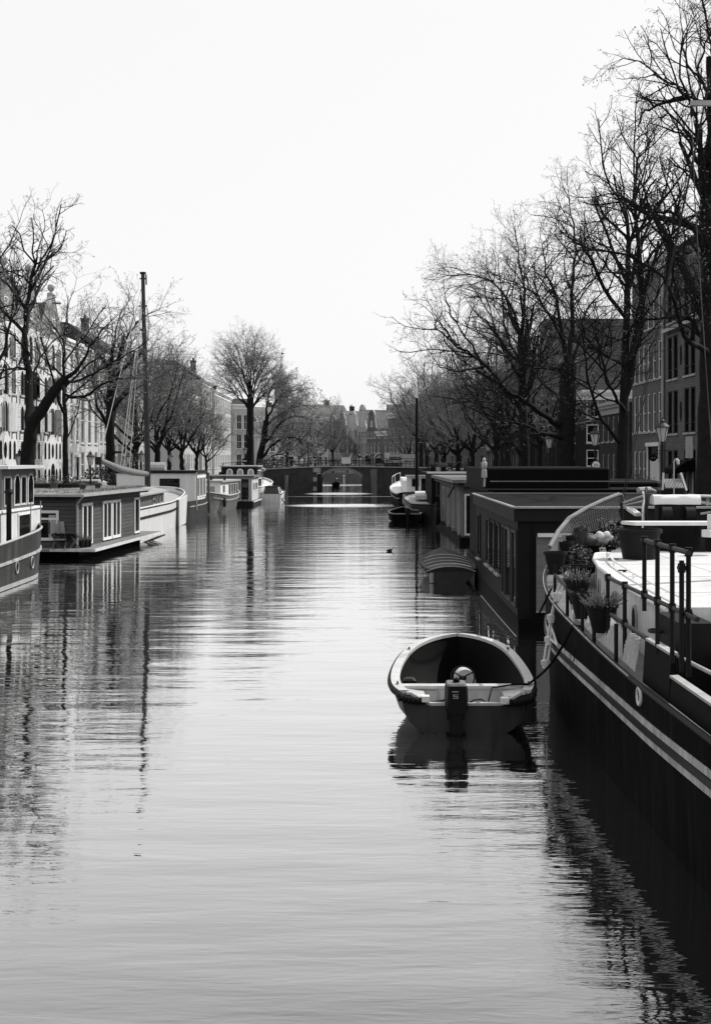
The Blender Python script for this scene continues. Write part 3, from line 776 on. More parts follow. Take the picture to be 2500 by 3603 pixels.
# house turned to the camera with big white-framed windows
W_ = 7.0
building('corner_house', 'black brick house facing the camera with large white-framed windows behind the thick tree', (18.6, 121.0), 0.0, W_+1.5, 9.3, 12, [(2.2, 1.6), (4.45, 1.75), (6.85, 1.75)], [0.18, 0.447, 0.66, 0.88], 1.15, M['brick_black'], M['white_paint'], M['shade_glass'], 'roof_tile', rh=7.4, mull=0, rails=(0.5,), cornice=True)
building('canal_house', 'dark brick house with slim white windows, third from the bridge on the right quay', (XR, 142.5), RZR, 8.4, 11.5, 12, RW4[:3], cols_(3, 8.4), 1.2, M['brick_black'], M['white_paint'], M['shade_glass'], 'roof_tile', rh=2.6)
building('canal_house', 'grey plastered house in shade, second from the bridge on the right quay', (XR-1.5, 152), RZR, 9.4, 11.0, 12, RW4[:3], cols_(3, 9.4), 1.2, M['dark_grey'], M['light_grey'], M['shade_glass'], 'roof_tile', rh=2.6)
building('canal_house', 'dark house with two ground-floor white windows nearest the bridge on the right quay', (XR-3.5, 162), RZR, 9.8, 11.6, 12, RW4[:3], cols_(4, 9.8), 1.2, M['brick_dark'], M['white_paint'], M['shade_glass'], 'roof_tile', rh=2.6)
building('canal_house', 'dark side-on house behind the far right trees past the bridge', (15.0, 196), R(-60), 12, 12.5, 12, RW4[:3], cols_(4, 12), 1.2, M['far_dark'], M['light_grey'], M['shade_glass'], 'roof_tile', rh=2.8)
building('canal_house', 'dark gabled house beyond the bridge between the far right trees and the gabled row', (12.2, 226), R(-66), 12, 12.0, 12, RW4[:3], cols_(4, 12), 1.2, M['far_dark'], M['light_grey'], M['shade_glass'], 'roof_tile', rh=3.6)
# ================================================================== trees
def batch_tubes(lines, sides):
    """lines: list of (pts Nx3 array, radii N). Returns verts, quads of all tubes."""
    groups = {}
    for p, r in lines: groups.setdefault(len(p), []).append((p, r))
    V, Q = [], []; base = 0
    ang = np.linspace(0, 2*PI, sides, endpoint=False)
    ca, sa = np.cos(ang), np.sin(ang)
    for n, ls in groups.items():
        A = np.array([l[0] for l in ls], dtype=float); Rr = np.array([l[1] for l in ls], dtype=float)
        T = np.empty_like(A)
        T[:, 1:-1] = A[:, 2:] - A[:, :-2]; T[:, 0] = A[:, 1] - A[:, 0]; T[:, -1] = A[:, -1] - A[:, -2]
        T /= np.linalg.norm(T, axis=2, keepdims=True) + 1e-9
        ref = np.where(np.abs(T[:, :1, 2:3]) > 0.8, np.array([1.0, 0.2, 0.0]), np.array([0.1, 0.0, 1.0]))
        ref = np.broadcast_to(ref, T.shape)
        S = np.cross(T, ref); S /= np.linalg.norm(S, axis=2, keepdims=True) + 1e-9
        U = np.cross(S, T)
        ring = A[:, :, None, :] + Rr[:, :, None, None] * (S[:, :, None, :]*ca[None, None, :, None] + U[:, :, None, :]*sa[None, None, :, None])
        m = len(ls)
        V.append(ring.reshape(-1, 3))
        idx = base + np.arange(m*n*sides).reshape(m, n, sides)
        a = idx[:, :-1, :]; b_ = np.roll(a, -1, axis=2); c = np.roll(idx[:, 1:, :], -1, axis=2); d = idx[:, 1:, :]
        Q.append(np.stack([a, b_, c, d], axis=-1).reshape(-1, 4))
        base += m*n*sides
    if not V: return np.zeros((0, 3)), np.zeros((0, 4), int)
    return np.concatenate(V), np.concatenate(Q)
def quads_mesh(name, blocks):
    """blocks: list of (verts, quads, material)"""
    me = bpy.data.meshes.new(name)
    vs = np.concatenate([b_[0] for b_ in blocks]); qs = []; mi = []; base = 0
    for k, (v, q, m) in enumerate(blocks):
        qs.append(q + base); mi.append(np.full(len(q), k)); base += len(v); me.materials.append(m)
    qs = np.concatenate(qs); mi = np.concatenate(mi)
    me.vertices.add(len(vs)); me.vertices.foreach_set('co', vs.astype(np.float32).ravel())
    me.loops.add(len(qs)*4); me.loops.foreach_set('vertex_index', qs.astype(np.int32).ravel())
    me.polygons.add(len(qs)); me.polygons.foreach_set('loop_start', np.arange(0, len(qs)*4, 4, dtype=np.int32))
    me.polygons.foreach_set('material_index', mi.astype(np.int32))
    me.polygons.foreach_set('use_smooth', np.ones(len(qs), bool))
    me.update(calc_edges=True)
    return me
def unit(v):
    n = math.sqrt(v[0]**2 + v[1]**2 + v[2]**2) + 1e-9
    return (v[0]/n, v[1]/n, v[2]/n)
class Tree:
    """limbs are grown outwards from a trunk: every generation shorter and thinner than the last"""
    def __init__(s, seed, dens=1.0, droop=0.0, leaf=0.06, leaves=1.0, twig=1.0):
        s.r = random.Random(seed); s.levels = {k: [] for k in range(6)}; s.leaf = []; s.dens = dens; s.droop = droop; s.ls = leaf; s.ln = leaves; s.tw = twig
    def line(s, p, d, L, r0, r1, lv, up, wig):
        n = {0: 9, 1: 9, 2: 7, 3: 5, 4: 4, 5: 3}[lv]; pts = [p]; st = L/(n-1); rd = s.r
        d = unit(d)
        for k in range(n-1):
            d = unit((d[0] + rd.gauss(0, wig), d[1] + rd.gauss(0, wig), d[2] + rd.gauss(0, wig) + up))
            p = (p[0] + d[0]*st, p[1] + d[1]*st, p[2] + d[2]*st); pts.append(p)
        rs = [r0 + (r1-r0)*(k/(n-1))**0.8 for k in range(n)]
        return pts, rs
    def child_dir(s, d, ang):
        rd = s.r; d = Vector(d).normalized(); q = d.orthogonal().normalized()
        q.rotate(Matrix.Rotation(rd.uniform(0, 2*PI), 3, d))
        return tuple(d*math.cos(ang) + q*math.sin(ang))
    def grow(s, pts, rs, lv, L):
        s.levels[lv].append((pts, rs)); rd = s.r
        if lv >= 5: return
        cnt = {0: 6, 1: 9, 2: 7, 3: 6, 4: 3}[lv]
        if lv in (1, 2, 3): cnt = max(3, int(round(cnt * s.dens * min(1.5, max(0.5, L/{1: 6.0, 2: 3.0, 3: 1.5}[lv])))))
        if lv == 4 and rd.random() < 0.35: cnt = 2
        for k in range(cnt):
            t = {0: 0.5, 1: 0.22, 2: 0.18, 3: 0.15, 4: 0.2}[lv]; t = t + (0.99-t)*((k+rd.random())/cnt)
            f = t*(len(pts)-1); i = min(int(f), len(pts)-2); u = f-i
            p = tuple(pts[i][c]*(1-u) + pts[i+1][c]*u for c in range(3))
            d = tuple(pts[i+1][c]-pts[i][c] for c in range(3)); r_ = rs[i]*(1-u) + rs[i+1]*u
            s.sub(p, d, r_, lv, L, t)
        if lv >= 3 and s.ln > 0:
            for k in range(2):
                if rd.random() < s.ln*0.6: s.leaf.append((pts[-1-k], rd.random()))
    def sub(s, p, d, r_, lv, L, t):
        rd = s.r
        ang = R(rd.uniform(28, 62))
        nl = {0: rd.uniform(0.55, 0.8), 1: rd.uniform(0.34, 0.58), 2: rd.uniform(0.34, 0.58), 3: rd.uniform(0.32, 0.6), 4: rd.uniform(0.3, 0.55)}[lv]*L*(1.12-0.5*t)
        cd = s.child_dir(d, ang)
        if lv <= 1: cd = (cd[0], cd[1], cd[2]*0.8 + 0.15)
        r0 = min(r_*0.72, {0: 9, 1: 0.062, 2: 0.024, 3: 0.0125, 4: 0.0085}[lv]*s.tw); r1 = max(r0*0.45, 0.0045*s.tw)
        cp, cr = s.line(p, cd, nl, r0, r1, lv+1, {0: 0.05, 1: 0.05, 2: 0.02 - s.droop, 3: 0.0 - s.droop, 4: 0.03}[lv], {0: 0.13, 1: 0.16, 2: 0.17, 3: 0.18, 4: 0.2}[lv])
        s.grow(cp, cr, lv+1, nl)
    def guide(s, pts, r0, r1, lv=1, jit=0.0, kids=True, ext=True):
        """a limb that follows given points"""
        pts = [tuple(p) for p in pts]
        # resample smoothly
        P_ = np.array(pts); n = max(9, 3*len(pts)-1)
        tt = np.concatenate([[0], np.cumsum(np.linalg.norm(np.diff(P_, axis=0), axis=1))]); q = np.linspace(0, tt[-1], n)
        S_ = np.stack([np.interp(q, tt, P_[:, c]) for c in range(3)], 1)
        S2 = S_.copy(); S2[1:-1] = 0.25*S_[:-2] + 0.5*S_[1:-1] + 0.25*S_[2:]
        S2[1:-1] += np.array([[s.r.gauss(0, jit) for c in range(3)] for _ in range(n-2)])
        pl = [tuple(v) for v in S2]
        if lv == 1: r0, r1 = r0*0.8, r1*0.75
        rs = [r0 + (r1-r0)*(k/(n-1))**0.75 for k in range(n)]
        L = float(tt[-1])
        if not kids: s.levels[lv].append((pl, rs)); return
        s.grow(pl, rs, lv, min(L, 9.0))
        if ext:   # the tip carries on as a spray of branches
            d = tuple(S2[-1]-S2[-2])
            for k in range(3): s.sub(pl[-1], d, r1, lv, min(L, 5.0), 0.6)
    def make(s, name, label, base, group, m_bark, m_twig, m_leaf, th=None):
        base = Vector(base); off = np.array(base)
        o = th or thing(name, label, 'tree', base, 0, group)
        v0, q0 = batch_tubes([(np.array(p)-off, r) for p, r in s.levels[0]], 10)
        v1, q1 = batch_tubes([(np.array(p)-off, r) for p, r in s.levels[1]], 8)
        me = quads_mesh('trunk', [(v0, q0, m_bark), (v1, q1, m_bark)] if len(v1) else [(v0, q0, m_bark)])
        t = bpy.data.objects.new('trunk', me); col.objects.link(t); t.parent = o; note(t)
        bl = []
        for lv, sd_ in ((2, 5), (3, 3), (4, 3), (5, 3)):
            if s.levels[lv]:
                v, q = batch_tubes([(np.array(p)-off, r) for p, r in s.levels[lv]], sd_); bl.append((v, q, m_twig))
        if s.leaf:
            n = len(s.leaf); c = np.array([l[0] for l in s.leaf]) - off; rg = np.random.default_rng(5)
            a = rg.normal(size=(n, 3)); a /= np.linalg.norm(a, axis=1, keepdims=True); b_ = np.cross(a, rg.normal(size=(n, 3))); b_ /= np.linalg.norm(b_, axis=1, keepdims=True)
            sz = (s.ls * rg.uniform(0.5, 1.3, size=(n, 1)))
            a *= sz; b_ *= sz*0.6
            v = np.stack([c - a, c - b_, c + a, c + b_], 1).reshape(-1, 3); q = np.arange(4*n).reshape(n, 4)
            bl.append((v, q, m_leaf))
        me = quads_mesh('crown', bl)
        cobj = bpy.data.objects.new('crown', me); col.objects.link(cobj); cobj.parent = o; note(cobj)
        return o
G_R, G_L = 'bare canal trees on the right quay', 'bare canal trees on the left quay'
def pxl(base_y, pts, dy=0.0):
    """points of a limb: (px, py[, depth offset])"""
    return [P(p[0], p[1], base_y + (p[2] if len(p) > 2 else 0.0)) for p in pts]

# ---- right edge tree: trunk just inside the frame, crown filling the top right corner
Yb = 44.0; t = Tree(11, 1.12, 0.02, 0.034, 0.55, 0.72)
t.guide(pxl(Yb, [(2487, 1800), (2488, 1500), (2492, 1150), (2490, 900), (2480, 700)]), 0.42, 0.20, 0, 0.02)
for pts, r0, r1 in (
    ([(2480, 700), (2455, 560, 1), (2415, 480, 1.5), (2370, 460, 2), (2310, 440, 3)], 0.11, 0.03),
    ([(2484, 760), (2470, 560, -1), (2440, 400, -1.5), (2390, 250, -2), (2400, 120, -2)], 0.13, 0.03),
    ([(2490, 900), (2440, 800, -1), (2370, 745, -2), (2310, 740, -2.5), (2230, 790, -3), (2160, 790, -3)], 0.13, 0.03),
    ([(2486, 700), (2500, 520, 1), (2540, 350, 1), (2530, 150, 1)], 0.13, 0.03),
    ([(2500, 380), (2430, 340, 0), (2370, 345, 0), (2320, 370, 0), (2250, 395, 0), (2245, 440, 0)], 0.16, 0.03),
    ([(2420, 345, 0), (2370, 300, -1), (2310, 270, -1.5), (2260, 215, -2), (2190, 205, -2)], 0.09, 0.02),
    ([(2490, 350), (2460, 260, 1), (2400, 200, 1), (2395, 130, 1), (2440, 60, 1)], 0.10, 0.02),
    ([(2492, 330), (2510, 200, 0), (2480, 60, 0), (2450, -60, 0)], 0.10, 0.02),
    ([(2450, 250, 1), (2470, 180, 1), (2500, 110, 1), (2470, 20, 1)], 0.06, 0.02),
    ([(2488, 1250), (2400, 1180, -2), (2370, 1050, -3), (2320, 950, -3), (2200, 900, -3), (2060, 880, -3.5)], 0.15, 0.03),
    ([(2488, 1240), (2460, 1180, 1), (2440, 1120, 1), (2350, 1105, 1.5), (2250, 1135, 2)], 0.15, 0.04),
    ([(2490, 1000), (2560, 850, 0), (2620, 700, 0), (2640, 500, 0)], 0.15, 0.03),
    ([(2490, 1050), (2560, 980, -3), (2620, 900, -5), (2680, 700, -6)], 0.13, 0.03),
):
    t.guide(pxl(Yb, pts), r0, r1, 1, 0.04)
# the upper limb at (2500,380) grows from the trunk's continuation above the frame's edge
t.guide(pxl(Yb, [(2480, 700), (2488, 560), (2502, 430), (2500, 350), (2492, 200)]), 0.19, 0.10, 0, 0.02, kids=False)
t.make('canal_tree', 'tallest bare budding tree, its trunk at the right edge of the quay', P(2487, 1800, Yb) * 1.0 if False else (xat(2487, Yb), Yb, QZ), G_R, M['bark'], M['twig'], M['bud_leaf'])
# ---- second: slim forked trunk
Yb = 57.0; t = Tree(12, 1.08, 0.01, 0.036, 0.5, 0.72)
t.guide(pxl(Yb, [(2185, 1850), (2185, 1650), (2190, 1430), (2200, 1200), (2205, 1000), (2210, 850)]), 0.30, 0.11, 0, 0.02)
t.guide(pxl(Yb, [(2192, 1400), (2212, 1350), (2235, 1180), (2260, 1050), (2250, 900), (2225, 700), (2240, 560)]), 0.20, 0.05, 0, 0.02)
for pts, r0, r1 in (
    ([(2210, 850), (2205, 750, 0), (2190, 650, 0), (2165, 530, 0)], 0.10, 0.025),
    ([(2208, 860), (2235, 780, 1), (2270, 650, 1.5), (2310, 560, 2)], 0.10, 0.025),
    ([(2205, 1010), (2150, 960, -1), (2080, 870, -2), (2060, 780, -2.5)], 0.08, 0.02),
    ([(2205, 760, 0), (2180, 690, -1), (2120, 640, -2), (2085, 600, -2)], 0.06, 0.02),
    ([(2205, 960), (2120, 860, 1), (2030, 845, 1), (1990, 830, 1)], 0.06, 0.02),
    ([(2195, 1290), (2150, 1260, -1), (2060, 1200, -2), (2040, 1100, -3)], 0.10, 0.02),
    ([(2197, 1190), (2130, 1200, -1), (2070, 1260, -2), (1990, 1290, -2)], 0.08, 0.02),
    ([(2180, 1560), (2130, 1500, -1), (2090, 1420, -1.5), (2060, 1300, -2), (2040, 1150, -2), (2010, 1050, -2)], 0.13, 0.03),
    ([(2195, 1445), (2160, 1400, -2), (2120, 1300, -3), (2060, 1230, -4), (1980, 1140, -4)], 0.13, 0.025),
    ([(2255, 1080), (2290, 980, 1), (2310, 880, 2), (2350, 800, 2)], 0.09, 0.02),
    ([(2240, 1150), (2300, 1060, -1), (2350, 960, -2), (2360, 860, -2)], 0.08, 0.02),
): t.guide(pxl(Yb, pts), r0, r1, 1, 0.04)
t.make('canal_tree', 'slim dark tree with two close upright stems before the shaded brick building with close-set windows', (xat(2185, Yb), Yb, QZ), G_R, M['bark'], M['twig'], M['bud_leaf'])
# ---- third: thick trunk with big low limbs reaching left over the houseboats
Yb = 73.0; t = Tree(13, 1.0, 0.02, 0.04, 0.5, 0.75)
t.guide(pxl(Yb, [(1985, 1760), (1985, 1620), (1990, 1480), (1995, 1340), (2000, 1280)]), 0.62, 0.45, 0, 0.02, kids=False)
for pts, r0, r1 in (
    ([(1995, 1300), (1975, 1180, 0), (1960, 1060, 0), (1920, 960, 0), (1905, 860, 0)], 0.24, 0.04),
    ([(2000, 1290), (2010, 1150, 1), (2010, 1000, 1), (2030, 860, 1), (2000, 700, 1)], 0.24, 0.04),
    ([(2005, 1300), (2040, 1180, 1), (2060, 1080, 2), (2120, 1020, 2), (2180, 1000, 2)], 0.16, 0.03),
    ([(1992, 1330), (1960, 1290, -1), (1910, 1300, -2), (1870, 1290, -3), (1830, 1270, -3)], 0.19, 0.05),
    ([(1970, 1500), (1900, 1450, -2), (1830, 1400, -4), (1770, 1370, -5), (1730, 1310, -6), (1690, 1270, -7), (1610, 1215, -8), (1530, 1155, -9)], 0.26, 0.05),
    ([(1980, 1540), (1930, 1530, -2), (1870, 1515, -3), (1840, 1490, -4), (1730, 1470, -6), (1640, 1400, -8)], 0.17, 0.03),
    ([(1985, 1420), (1900, 1340, 3), (1860, 1200, 4), (1840, 1050, 5), (1850, 900, 5)], 0.16, 0.03),
    ([(1690, 1270, -7), (1640, 1190, -7), (1580, 1100, -7), (1560, 1000, -8)], 0.09, 0.02),
    ([(1700, 1290, -7), (1600, 1305, -8), (1540, 1290, -9), (1500, 1220, -9)], 0.09, 0.02),
    ([(1610, 1215, -8), (1560, 1150, -8), (1505, 1060, -9)], 0.06, 0.02),
    ([(1990, 1230, 0), (1940, 1110, -2), (1870, 1020, -3), (1780, 980, -4), (1700, 950, -4)], 0.13, 0.02),
): t.guide(pxl(Yb, pts), r0, r1, 1, 0.05)
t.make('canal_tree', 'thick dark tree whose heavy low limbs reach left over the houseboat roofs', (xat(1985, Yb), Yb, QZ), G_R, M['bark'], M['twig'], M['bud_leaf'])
# ---- fourth
Yb = 93.0; t = Tree(14, 0.95, 0.02, 0.045, 0.5, 0.8)
t.guide(pxl(Yb, [(1842, 1760), (1842, 1600), (1838, 1450), (1835, 1300), (1830, 1180)]), 0.5, 0.22, 0, 0.03)
for pts, r0, r1 in (
    ([(1835, 1200), (1800, 1080, 0), (1740, 990, 0), (1650, 960, 0), (1570, 970, 0)], 0.20, 0.03),
    ([(1833, 1180), (1850, 1050, 0), (1830, 930, 0), (1810, 800, 0)], 0.20, 0.03),
    ([(1838, 1350), (1770, 1230, -2), (1720, 1100, -3), (1700, 1000, -3)], 0.18, 0.03),
    ([(1842, 1620), (1790, 1530, -1), (1760, 1450, -2), (1700, 1380, -3), (1640, 1330, -3)], 0.20, 0.03),
    ([(1836, 1420), (1890, 1300, 2), (1910, 1180, 2), (1960, 1080, 2)], 0.18, 0.03),
    ([(1838, 1300), (1780, 1180, 3), (1760, 1030, 3), (1750, 900, 3)], 0.18, 0.03),
): t.guide(pxl(Yb, pts), r0, r1, 1, 0.05)
t.make('canal_tree', 'dark forked tree, next left of the thick tree with low limbs', (xat(1842, Yb), Yb, QZ), G_R, M['bark'], M['twig'], M['bud_leaf'])
# ---- left: leaning tree behind the first houseboat
Yb = 70.0; t = Tree(21, 0.95, 0.01, 0.045, 0.5, 0.8)
t.guide(pxl(Yb, [(95, 1760), (98, 1600), (112, 1490), (150, 1440), (200, 1360), (232, 1330)]), 0.50, 0.26, 0, 0.02, kids=False)
t.guide(pxl(Yb, [(108, 1500), (104, 1420, 1), (104, 1300, 2), (80, 1150, 2), (110, 1000, 2), (125, 930, 2)]), 0.30, 0.08, 0, 0.03)
for pts, r0, r1 in (
    ([(228, 1335), (285, 1290, 0), (310, 1230, 0), (350, 1165, 0), (390, 1130, 0)], 0.17, 0.03),
    ([(215, 1350), (240, 1400, -1), (300, 1395, -1), (345, 1360, -1), (400, 1335, -1), (500, 1330, -2)], 0.16, 0.03),
    ([(230, 1335), (270, 1350, 1), (330, 1310, 1), (430, 1260, 1), (520, 1200, 1)], 0.12, 0.03),
    ([(125, 940, 2), (140, 870, 2), (155, 800, 2), (150, 740, 2)], 0.07, 0.02),
    ([(122, 960, 2), (170, 905, 2), (200, 880, 2), (250, 890, 2)], 0.07, 0.02),
    ([(90, 1090, 2), (50, 1000, 1), (30, 900, 1), (60, 830, 1)], 0.10, 0.02),
    ([(104, 1250, 2), (50, 1180, 0), (0, 1160, 0), (-60, 1100, 0)], 0.12, 0.03),
    ([(104, 1350, 2), (150, 1240, 3), (200, 1180, 3), (260, 1170, 3)], 0.10, 0.02),
    ([(104, 1300, 2), (40, 1290, 1), (-20, 1330, 0), (-80, 1300, 0)], 0.12, 0.02),
    ([(112, 1000, 2), (60, 960, 3), (20, 960, 3), (-40, 850, 3)], 0.09, 0.02),
): t.guide(pxl(Yb, pts), r0, r1, 1, 0.05)
t.make('canal_tree', 'dark tree leaning right behind the grass-roofed houseboat', (xat(95, Yb), Yb, QZ), G_L, M['bark_lit'], M['twig_lit'], M['bud_lit'])
# ---- left: pollarded thin trunk
Yb = 82.0; t = Tree(22, 0.8, 0.0, 0.05, 0.6)
t.guide(pxl(Yb, [(232, 1760), (232, 1620), (234, 1550), (228, 1460), (222, 1300), (225, 1200)]), 0.26, 0.07, 0, 0.03)
for pts, r0, r1 in (
    ([(232, 1560), (250, 1500, 0), (280, 1440, 0), (300, 1350, 0)], 0.07, 0.02),
    ([(224, 1300), (235, 1180, 0), (240, 1080, 0), (270, 980, 0)], 0.06, 0.015),
    ([(224, 1260), (205, 1160, 0), (190, 1090, 0)], 0.06, 0.015)): t.guide(pxl(Yb, pts), r0, r1, 1, 0.05)
t.make('canal_tree', 'thin young tree with a lopped knobbly trunk, right of the leaning tree', (xat(232, Yb), Yb, QZ), G_L, M['bark_lit'], M['twig_lit'], M['bud_lit'])
# ---- left: tree behind the boom
Yb = 95.0; t = Tree(23, 0.95, 0.02, 0.06, 0.6, 0.85)
t.guide(pxl(Yb, [(388, 1730), (388, 1600), (390, 1480), (385, 1390), (395, 1310)]), 0.45, 0.25, 0, 0.03)
for pts, r0, r1 in (
    ([(385, 1520), (345, 1430, 0), (325, 1330, 0), (345, 1230, 0), (350, 1130, 0)], 0.17, 0.03),
    ([(395, 1320), (440, 1200, 0), (480, 1140, 0), (520, 1100, 0), (560, 1090, 0)], 0.18, 0.03),
    ([(392, 1330), (400, 1210, 1), (420, 1100, 1), (460, 1050, 1)], 0.16, 0.03),
    ([(390, 1450), (450, 1380, -1), (520, 1350, -2), (600, 1300, -2)], 0.16, 0.03),
    ([(390, 1430), (330, 1350, 2), (260, 1290, 2), (200, 1250, 2)], 0.15, 0.03),
    ([(388, 1600), (440, 1590, -1), (470, 1530, -1), (520, 1480, -1)], 0.12, 0.02)): t.guide(pxl(Yb, pts), r0, r1, 1, 0.05)
t.make('canal_tree', 'dark tree just behind the raised boom of the sailing barge', (xat(388, Yb), Yb, QZ), G_L, M['bark_lit'], M['twig_lit'], M['bud_lit'])
# ---- big bare fan-shaped tree beside the bridge, left
Yb = 177.0; t = Tree(31, 1.0, 0.0, 0.05, 0.0, twig=0.85)
t.guide(pxl(Yb, [(878, 1660), (879, 1550), (880, 1450), (881, 1400)]), 0.66, 0.45, 0, 0.02, kids=False)
rf = random.Random(77)
for k in range(17):
    a = R(-12 + 204*k/16 + rf.uniform(-4, 4)); dz_ = rf.uniform(-4, 4)
    ex, ey = 872 + 118*math.cos(a), 1335 - 152*math.sin(a)
    sx, sy = 880 + 3*math.cos(a), 1420 - 30*abs(math.sin(a))
    if math.sin(a) < .35: sy += 25
    m1 = (sx*.55 + ex*.45 + rf.uniform(-6, 6), sy*.50 + ey*.50 - 16*math.cos(a)**2); m2 = (sx*.25 + ex*.75 + rf.uniform(-5, 5), sy*.2 + ey*.8 - 8*math.cos(a)**2)
    t.guide(pxl(Yb, [(sx, sy), (m1[0], m1[1], dz_*.5), (m2[0], m2[1], dz_*.9), (ex, ey, dz_)]), .17, .03, 1, .06)
t.make('canal_tree', 'big bare fan-shaped tree with a straight trunk beside the left end of the bridge', (xat(878, Yb), Yb, 1.9), G_L, M['bark_lit'], M['twig_far'], M['bud_leaf_far'])
# ---- drooping tree behind it
Yb = 196.0; t = Tree(32, 1.2, 0.03, 0.10, 1.0, twig=1.3)
t.guide(pxl(Yb, [(905, 1680), (915, 1600), (930, 1540), (935, 1480)]), 0.6, 0.4, 0, 0.03, kids=False)
for pts, r0, r1 in (
    ([(905, 1640), (950, 1570), (990, 1540), (1040, 1538), (1075, 1570), (1100, 1585)], 0.35, 0.06),
    ([(930, 1560), (975, 1500), (1010, 1470), (1060, 1460), (1100, 1480)], 0.30, 0.05),
    ([(935, 1490), (960, 1420), (1000, 1380), (1050, 1370), (1080, 1390)], 0.28, 0.05),
    ([(935, 1480), (940, 1400), (970, 1340), (1010, 1330)], 0.28, 0.05),
    ([(905, 1650), (960, 1600), (1010, 1600), (1050, 1640)], 0.22, 0.05),
    ([(935, 1500), (990, 1450, 4), (1060, 1420, 4), (1120, 1440, 4)], 0.24, 0.05)): t.guide(pxl(Yb, pts), r0, r1, 1, 0.08)
t.make('canal_tree', 'leafing tree with low drooping limbs arching over the left end of the bridge', (xat(905, Yb), Yb, QZ), G_L, M['bark_lit'], M['twig_far'], M['bud_leaf_far'])

# ---- free-grown trees, three habits, copied along the quays
def free_tree(seed, ht, spread, name, label, base, group, mats, dens=1.1, leaves=1.0, leaf=0.07, tw=1.3, lean=0.0, fork=0.32):
    t = Tree(seed, dens, 0.01, leaf, leaves, tw); rd = t.r; x, y, z = base
    tp = [(x, y, z-0.3), (x+lean*0.3, y, z+ht*0.12), (x+lean*0.7, y, z+ht*fork*0.7), (x+lean, y, z+ht*fork)]
    t.guide(tp, ht*0.026, ht*0.018, 0, 0.04, kids=False)
    n = 8
    for k in range(n):
        a = 2*PI*k/n + rd.uniform(-0.3, 0.3); el = rd.uniform(0.35, 1.0) if k % 3 else 1.5
        d = spread*rd.uniform(0.7, 1.05)*(1.0 if el < 1.4 else 0.3); top = z + ht*(0.62 + 0.36*el/1.5*rd.uniform(0.85, 1.1))
        p0 = (x+lean, y, z+ht*fork*rd.uniform(0.72, 1.0))
        p3 = (x+lean+math.cos(a)*d, y+math.sin(a)*d, top)
        p1 = tuple(p0[c] + (p3[c]-p0[c])*(0.45 if c < 2 else 0.28) for c in range(3)); p2 = tuple(p0[c] + (p3[c]-p0[c])*(0.8 if c < 2 else 0.62) for c in range(3))
        t.guide([p0, p1, p2, p3], ht*0.013, ht*0.003, 1, 0.12)
    return t.make(name, label, base, group, *mats)
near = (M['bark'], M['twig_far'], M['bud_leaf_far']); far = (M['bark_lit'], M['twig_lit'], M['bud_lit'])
lt = (M['bark_lit'], M['twig'], M['bud_leaf'])
free_tree(46, 14.6, 4.8, 'canal_tree', 'tree at the far left edge whose outer branches reach into the picture above the wheelhouse', (-19.4, 61.0, QZ), G_L, lt, 0.72, 0.5, .05, .8)
pr_a = free_tree(41, 15.5, 5.6, 'canal_tree', 'leafing dark tree close left of the forked tree on the right quay', (xat(1785, 108), 108, QZ), G_R, near, 0.82, tw=0.95, leaf=0.05, leaves=0.45)
pr_b = free_tree(42, 13.5, 5.2, 'canal_tree', 'dark budding tree left of the forked trees, over the white-edged flat roof', (xat(1660, 128), 128, QZ), G_R, near, 0.82, tw=0.95, leaf=0.05, leaves=0.45)
pr_c = free_tree(43, 15.0, 5.0, 'canal_tree', 'round-topped fully bare tree behind the thin white-tipped mast', (xat(1482, 176), 176, 2.2), G_R, near, 0.95, 0.0, tw=1.0)
pl_a = free_tree(44, 14.0, 5.8, 'canal_tree', 'leafing tree right of the tall mast behind the white houseboat', (xat(555, 120), 120, QZ), G_L, far, 0.85, tw=1.0, leaf=.06, leaves=.7)
pl_b = free_tree(45, 12.5, 4.6, 'canal_tree', 'leafing tree over the long-cabined barge on the left quay', (xat(640, 137), 137, QZ), G_L, far, 0.85, tw=1.0, leaf=.06, leaves=.7)
def put(src, label, px, Y, z, group, sc_, rz):
    o = copy_tree(src); o.location = (xat(px, Y), Y, z); o.rotation_euler = (0, 0, rz); o.scale = (sc_[0], sc_[0], sc_[1]); o['label'] = label; o['group'] = group
    return o
put(pr_a, 'dark tree with a slanting trunk beside the quay lamp, right of the wheelhouse roof', 1745, 117, QZ, G_R, (0.95, 0.92), 1.9)
put(pr_b, 'dark tree whose crown closes the gap left of the slanting-trunked tree', 1610, 142, QZ, G_R, (0.95, 1.0), 2.4)
put(pr_a, 'low dark tree right behind the roof plants on the right quay', 1560, 152, QZ, G_R, (0.9, 0.82), 4.0)
put(pr_b, 'dark tree just past the right end of the bridge', 1535, 185, 1.8, G_R, (1.05, 0.95), 0.7)
put(pr_a, 'dark spreading tree left of the thin mast past the bridge', 1440, 205, QZ, G_R, (0.8, 0.72), 5.1)
put(pr_c, 'bare dark tree beyond the bridge in front of the tall dark far house', 1500, 200, QZ, G_R, (1.0, 0.85), 3.0)
put(pr_b, 'dark budding tree high behind the forked tree, left of the black corner house', 1900, 112, QZ, G_R, (1.0, 1.15), 1.2)
put(pl_a, 'leafing tree directly behind the tall mast', 478, 108, QZ, G_L, (0.9, 0.98), 2.0)
put(pl_b, 'slim-trunked leafing tree left of the pair over the barge cabin', 596, 145, QZ, G_L, (0.9, 1.0), 3.3)
put(pl_b, 'slim leafing tree with a dark straight trunk, right of the pair over the barge cabin', 692, 152, QZ, G_L, (0.85, 0.9), 1.1)
put(pl_a, 'leafing tree against the pale house near the left bridge end', 725, 160, QZ, G_L, (0.62, 0.72), 4.4)
put(pl_b, 'pale leafing tree beyond the bridge, left of the bridge lamp', 1010, 222, QZ, G_L, (1.3, 1.05), 0.5)
